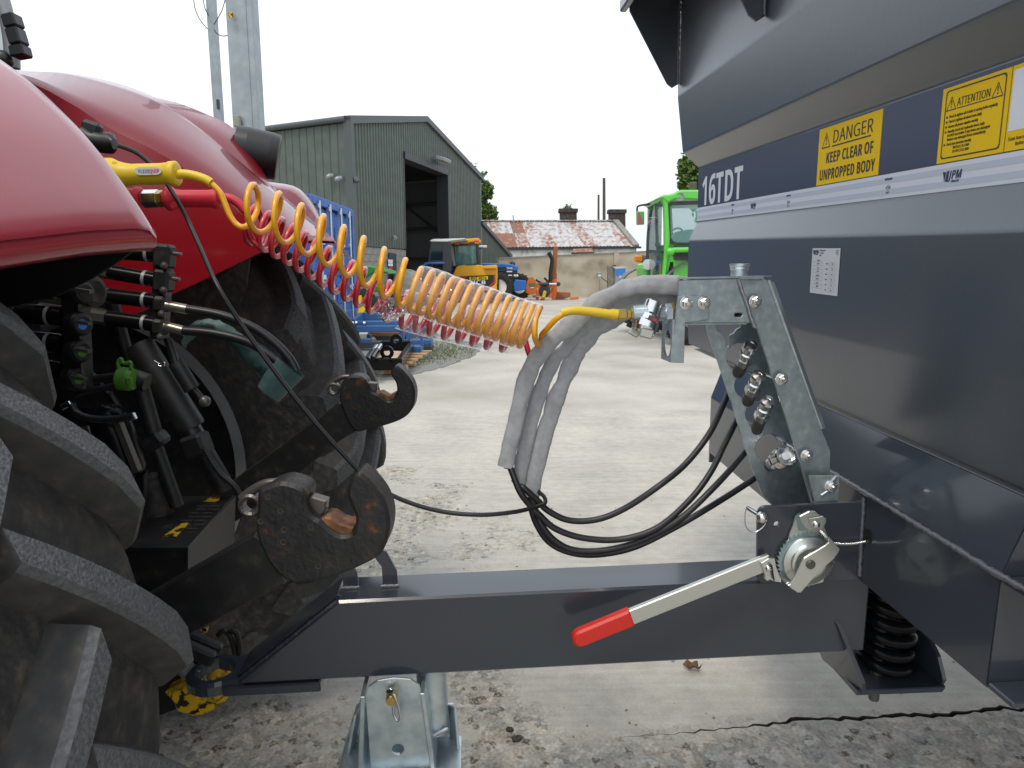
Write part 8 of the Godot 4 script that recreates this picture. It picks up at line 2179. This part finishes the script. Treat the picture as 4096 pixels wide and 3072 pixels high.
	part("sticker", mb().plate(vs([0.82, 0.57, -31.18, 0.98, 0.58, -31.18, 0.98, 0.54, -31.18, 0.83, 0.53, -31.18]), BK * -0.01), M.tape_white, h)
	part("boom", mb().plate(vs([1.88, 2.36, -31.4, 1.96, 2.4, -31.4, 2.06, 2.37, -31.4, 2.04, 2.14, -31.4, 2, 1.23, -31.4, 2.03, 1.12, -31.4, 2.02, 0.88, -31.4, 1.81, 0.88, -31.4, 1.78, 1.23, -31.4, 1.83, 1.81, -31.4]), BK * 0.3, [], 0.02), M.boom_orange, h)
	part("mast", mb().plate(vs([1.77, 0.9, -31.35, 2.02, 0.93, -31.35, 2.04, 0.41, -31.35, 1.96, 0.04, -31.35, 1.82, 0.02, -31.35, 1.74, 0.21, -31.35, 1.81, 0.6, -31.35]), BK * 0.35, [], 0.02), Og, h)
	part("boom_hose", mb().tube(spline(vs([1.64, 2.11, -31.2, 1.71, 1.97, -31.2, 1.79, 1.81, -31.2, 1.77, 1.54, -31.2, 1.72, 1.23, -31.2, 1.72, 0.96, -31.2, 1.69, 0.69, -31.2]), 5), 0.09, 8), M.black_rubber, h)
	part("headstock", mb().bar(Vector3(1.1, 0.66, -31.3), Vector3(1.84, 0.61, -31.3), 0.2, 0.2, Vector3.UP, 0.02), Og, h)
	part("headstock", mb().bar(Vector3(1.08, 0.3, -31.3), Vector3(1.81, 0.21, -31.3), 0.2, 0.2, Vector3.UP, 0.02), Og, h)
	part("brace", mb().bar(Vector3(1.14, 0.35, -31.25), Vector3(1.42, 0.6, -31.25), 0.14, 0.1, Vector3.UP), Og, h)
	part("gearbox", mb().lathe(Vector3(1.46, 0.39, -31.3), Vector3(0, 0, 1), [Vector2(0, 0), Vector2(0.28, 0), Vector2(0.26, 0.12), Vector2(0.16, 0.15), Vector2(0, 0.15)], 18), M.dark_trim, h)
	part("shaft", mb().tube([Vector3(1.47, 0.38, -31.1), Vector3(1.38, 0.08, -30.8)], 0.085, 10), M.old_yellow, h)
	part("ram", mb().tube([Vector3(1.24, 0.72, -31.1), Vector3(1.66, 0.72, -31.1)], 0.07, 8), M.dark_trim, h)
	part("ram_rod", mb().tube([Vector3(1.64, 0.72, -31.1), Vector3(2.02, 0.72, -31.1)], 0.055, 8), M.chrome, h)
	part("ram_end", mb().ball(Vector3(2.07, 0.72, -31.1), 0.1), M.dark_trim, h)
	part("hose_bundle", mb().tube(spline(vs([1.06, 0.91, -31.2, 1.22, 0.81, -31.2, 1.41, 0.74, -31.2, 1.61, 0.8, -31.2, 1.44, 0.99, -31.2]), 5), 0.05, 7), M.black_rubber, h)
	part("flail_head", mb().plate(vs([1.96, 0.37, -31.5, 2.65, 0.33, -31.5, 2.65, 0.13, -31.5, 2.35, 0.03, -31.5, 1.97, 0.02, -31.5]), BK * 0.4, [], 0.02), M.boom_orange, h)
	part("flail_flap", mb().plate(vs([1.99, 0.35, -31.45, 2.19, 0.28, -31.45, 2.44, 0.08, -31.45, 2.33, 0.03, -31.45, 1.96, 0.02, -31.45]), BK * 0.1), M.scrap_rust, h)
	for k in [[Vector3(0.99, 0.22, -31.1), Vector3(1, 0.12, -31.1)], [Vector3(1.13, 0.16, -31.1), Vector3(1.13, -0.01, -31.1)], [Vector3(1.32, 0.07, -31), Vector3(1.33, 0, -31)]]:
		part("stand_leg", mb().bar(k[0], k[1], 0.14, 0.12, Vector3.RIGHT), M.scrap_rust, h)
	solo("orange_bar", mb().bar(Vector3(2.65, 0.04, -31.6), Vector3(3.03, 0.08, -31.6), 0.1, 0.1, Vector3.UP), M.cutter_orange, "orange steel bar lying at the foot of the wall", "bar", Vector3(2.65, 0.04, -31.6))

func telehandler() -> void:
	var m: StandardMaterial3D
	mat("lime", lin(0.09, 0.52, 0.035), 0.35)
	M.lime.clearcoat_enabled = true
	mat("plastic_grey", lin(0.13, 0.135, 0.14), 0.6)
	mat("mirror_glass", lin(0.35, 0.1, 0.1), 0.08)
	var t := thing("green_telehandler", "bright green telehandler standing behind the trailer", "telehandler", Vector3(2.911, -0.05, -12.2) * Vector3(1, 0, 1))
	var L: Material = M.lime
	part("corner_pillar", mb().plate(vs([2.512, 2.547, -12, 2.557, 2.569, -12, 2.604, 2.558, -12, 2.643, 2.428, -12, 2.669, 2.13, -12, 2.696, 1.811, -12, 2.686, 1.678, -12, 2.664, 1.412, -12, 2.646, 1.183, -12, 2.58, 1.183, -12, 2.604, 1.489, -12, 2.607, 1.716, -12, 2.588, 2.13, -12, 2.568, 2.391, -12]), BK * 0.12, [], 0.02), L, t)
	part("roof", mb().plate(vs([2.475, 2.519, -11.98, 2.559, 2.571, -11.98, 2.625, 2.571, -11.98, 2.738, 2.597, -11.98, 2.794, 2.633, -11.98, 2.851, 2.646, -11.98, 3.611, 2.648, -11.98, 3.621, 2.454, -11.98, 2.895, 2.489, -11.98, 2.762, 2.489, -11.98, 2.705, 2.467, -11.98, 2.631, 2.423, -11.98, 2.533, 2.501, -11.98]), BK * 1.5, [], 0.03), L, t)
	part("roof_edge", mb().plate([Vector3(2.567, 2.571, -12.02), Vector3(2.654, 2.564, -13.4), Vector3(2.629, 2.477, -13.4), Vector3(2.541, 2.519, -12.02)], Vector3(0.05, 0, -0.02)), L, t)
	part("work_lamp", mb().lathe(Vector3(2.834, 2.533, -11.97), Vector3(-0.2, -0.1, 1), [Vector2(0, -0.05), Vector2(0.07, -0.05), Vector2(0.07, 0.0), Vector2(0.055, 0.0), Vector2(0.05, -0.015), Vector2(0, -0.015)], 20), M.rim_grey, t)
	part("beacon_base", mb().box(Vector3(3.171, 2.755, -12.5), Vector3(0.12, 0.16, 0.12), Basis.IDENTITY, 0.02), M.bark, t)
	part("window_frame", mb().plate(vs([2.647, 2.427, -12.02, 2.715, 2.458, -12.02, 3.631, 2.486, -12.02, 3.669, 1.736, -12.02, 2.78, 1.751, -12.02, 2.725, 1.781, -12.02, 2.696, 1.831, -12.02]), BK * 0.05, [vs([2.68, 2.378, -12.02, 2.717, 2.397, -12.02, 3.596, 2.43, -12.02, 3.629, 1.77, -12.02, 2.798, 1.781, -12.02, 2.749, 1.808, -12.02, 2.714, 1.868, -12.02])], 0.005), M.dark_trim, t)
	part("rear_window", mb().plate(vs([2.674, 2.395, -12.04, 3.621, 2.441, -12.04, 3.655, 1.763, -12.04, 2.784, 1.771, -12.04, 2.708, 1.85, -12.04]), BK * 0.008), M.glass_clear, t)
	part("far_window_frame", mb().plate(vs([2.933, 2.514, -13.35, 4.036, 2.555, -13.35, 4.074, 1.805, -13.35, 3.002, 1.805, -13.35]), BK * 0.05, [vs([3.009, 2.462, -13.35, 3.976, 2.493, -13.35, 4.007, 1.868, -13.35, 3.064, 1.868, -13.35])]), M.dark_trim, t)
	part("seat", mb().plate(vs([2.914, 1.777, -12.6, 2.948, 1.935, -12.6, 3.006, 2.004, -12.6, 3.146, 2.03, -12.6, 3.308, 2.034, -12.6, 3.833, 2.014, -12.6, 3.847, 1.737, -12.6]), BK * 0.5, [], 0.05), M.plastic_grey, t)
	part("steering_wheel", mb().tube(ring(Vector3(2.863, 1.886, -12.4), Vector3(0.6, 0.5, 0.3), Vector3(-0.1, 0.6, -0.7), 0.2, 20), 0.018, 8), M.dark_trim, t)
	part("door_glass", mb().plate([Vector3(2.553, 2.509, -12.06), Vector3(2.597, 2.134, -12.06), Vector3(2.618, 1.68, -12.06), Vector3(2.596, 1.201, -12.06), Vector3(2.65, 1.19, -13.4), Vector3(2.587, 1.68, -13.4), Vector3(2.606, 2.269, -13.4), Vector3(2.657, 2.539, -13.4)], Vector3(-0.006, 0, 0)), M.glass, t)
	part("front_post", mb().tube(spline([Vector3(2.657, 2.556, -13.4), Vector3(2.614, 2.311, -13.4), Vector3(2.588, 1.976, -13.4), Vector3(2.587, 1.68, -13.4), Vector3(2.605, 1.425, -13.4), Vector3(2.65, 1.18, -13.4)], 4), 0.03, 8), M.dark_trim, t)
	part("door_bar", mb().tube([Vector3(2.596, 2.523, -12.8), Vector3(2.62, 2.106, -12.8), Vector3(2.653, 1.623, -12.8), Vector3(2.661, 1.216, -12.8)], 0.028, 8), M.dark_trim, t)
	for p in [Vector3(2.589, 2.42, -12.75), Vector3(2.632, 1.766, -12.75), Vector3(2.638, 1.591, -12.75)]:
		part("hinge", mb().box(p, Vector3(0.09, 0.06, 0.05), Basis.IDENTITY, 0.01), L, t)
	part("sill", mb().plate([Vector3(2.597, 1.642, -12.05), Vector3(2.599, 1.604, -12.05), Vector3(2.599, 1.638, -13.4), Vector3(2.592, 1.701, -13.4)], Vector3(-0.02, 0, 0)), M.dark_trim, t)
	part("front_nose", mb().plate(vs([2.473, 1.339, -13.2, 2.497, 1.413, -13.2, 2.538, 1.444, -13.2, 2.571, 1.297, -13.2, 2.611, 1.16, -13.2, 2.511, 1.16, -13.2]), BK * 0.8, [], 0.05), L, t)
	part("step_panel", mb().plate([Vector3(2.552, 1.205, -12.8), Vector3(2.642, 1.356, -12.3), Vector3(2.648, 1.18, -12.3), Vector3(2.549, 1.154, -12.8)], Vector3(0, 0, -0.05)), L, t)
	part("headlamp", mb().lathe(Vector3(2.551, 1.413, -13.15), Vector3(-0.3, 0, 1), [Vector2(0, 0), Vector2(0.1, 0), Vector2(0.09, 0.03), Vector2(0, 0.04)], 16), M.plate_white, t)
	part("rear_body", mb().plate(vs([2.69, 1.754, -12.1, 3.693, 1.739, -12.1, 3.721, 1.201, -12.1, 2.8, 1.201, -12.1, 2.791, 1.452, -12.1, 2.732, 1.452, -12.1, 2.683, 1.182, -12.1, 2.668, 1.182, -12.1, 2.692, 1.49, -12.1]), BK * 0.9, [], 0.02), L, t)
	part("rear_panel", mb().plate(vs([2.766, 1.593, -12.06, 3.688, 1.604, -12.06, 3.694, 1.478, -12.06, 2.8, 1.486, -12.06]), BK * 0.02), M.dark_trim, t)
	part("grab_rail", mb().tube([Vector3(2.69, 1.628, -11.9), Vector3(2.737, 1.647, -11.9), Vector3(3.636, 1.666, -11.9)], 0.045, 10), L, t)
	part("rail_end", mb().ball(Vector3(2.686, 1.619, -11.9), 0.07), L, t)
	part("trim", mb().bar(Vector3(2.782, 1.694, -12.02), Vector3(3.671, 1.708, -12.02), 0.08, 0.05, Vector3.UP), M.dark_trim, t)
	var wc := Vector3(3.215, 0.484, -12.3)
	wc.y = 0.56
	var arch := []
	for i in 13:
		var an := deg_to_rad(150.0 - 150.0 * i / 12.0)
		arch.append(wc + Vector3(cos(an) * 0.72, 0.16 + sin(an) * 0.74, 0.3))
	var rows := [arch, []]
	for p in arch: rows[1].append(p + Vector3(0, 0, -0.55))
	part("mudguard", mb().sheet([rows[1], rows[0]], 0.03), M.plastic_grey, t)
	small_wheel(t, "wheel", wc, Vector3(0.15, 0, 1), 0.58, 0.42, M.plastic_grey)
	small_wheel(t, "wheel", Vector3(Vector3(2.791, 1.201, -15).x + 0.1, 0.56, -14.9), Vector3(0.15, 0, 1), 0.58, 0.42, M.plastic_grey)
	small_wheel(t, "wheel", Vector3(wc.x + 0.2, 0.56, -14.2), Vector3(0.15, 0, 1), 0.58, 0.42, M.plastic_grey)
	var ar2 := []
	for i in 9:
		var an := deg_to_rad(175.0 - 120.0 * i / 8.0)
		ar2.append(Vector3(Vector3(2.716, 1.204, -14.6).x + 0.15, 0.72, -14.6) + Vector3(cos(an) * 0.68, sin(an) * 0.66, 0.1))
	var ar3 := []
	for p in ar2: ar3.append(p + Vector3(0, 0, -0.5))
	part("mudguard", mb().sheet([ar3, ar2], 0.03), M.plastic_grey, t)
	part("indicator", mb().box(Vector3(2.594, 1.545, -14.4), Vector3(0.15, 0.13, 0.1), Basis.IDENTITY, 0.02), M.lamp_orange, t)
	part("indicator_box", mb().box(Vector3(2.678, 1.55, -14.45), Vector3(0.18, 0.15, 0.1), Basis.IDENTITY, 0.02), M.plastic_grey, t)
	var mi := part("mirror", mb().plate(vs([2.275, 2.361, -12.9, 2.287, 2.371, -12.9, 2.402, 2.371, -12.9, 2.412, 2.359, -12.9, 2.419, 2.148, -12.9, 2.407, 2.134, -12.9, 2.296, 2.13, -12.9, 2.283, 2.14, -12.9]), BK * 0.1, [], 0.012), L, t)
	part("mirror_arm", mb().tube(spline(vs([2.576, 2.514, -13, 2.483, 2.502, -13, 2.38, 2.488, -13, 2.314, 2.47, -13, 2.294, 2.434, -13, 2.297, 2.341, -13]), 4), 0.018, 8), M.dark_trim, mi)
	part("mirror_glass", mb().plate(vs([2.274, 2.351, -12.87, 2.319, 2.351, -12.87, 2.363, 2.231, -12.87, 2.397, 2.14, -12.87, 2.284, 2.138, -12.87]), BK * -0.01), M.mirror_glass, mi)
	part("chassis", mb().box(wc + Vector3(0.6, 0.2, -1.2), Vector3(1.8, 0.6, 1.0), Basis.IDENTITY, 0.05), M.dark_trim, t)
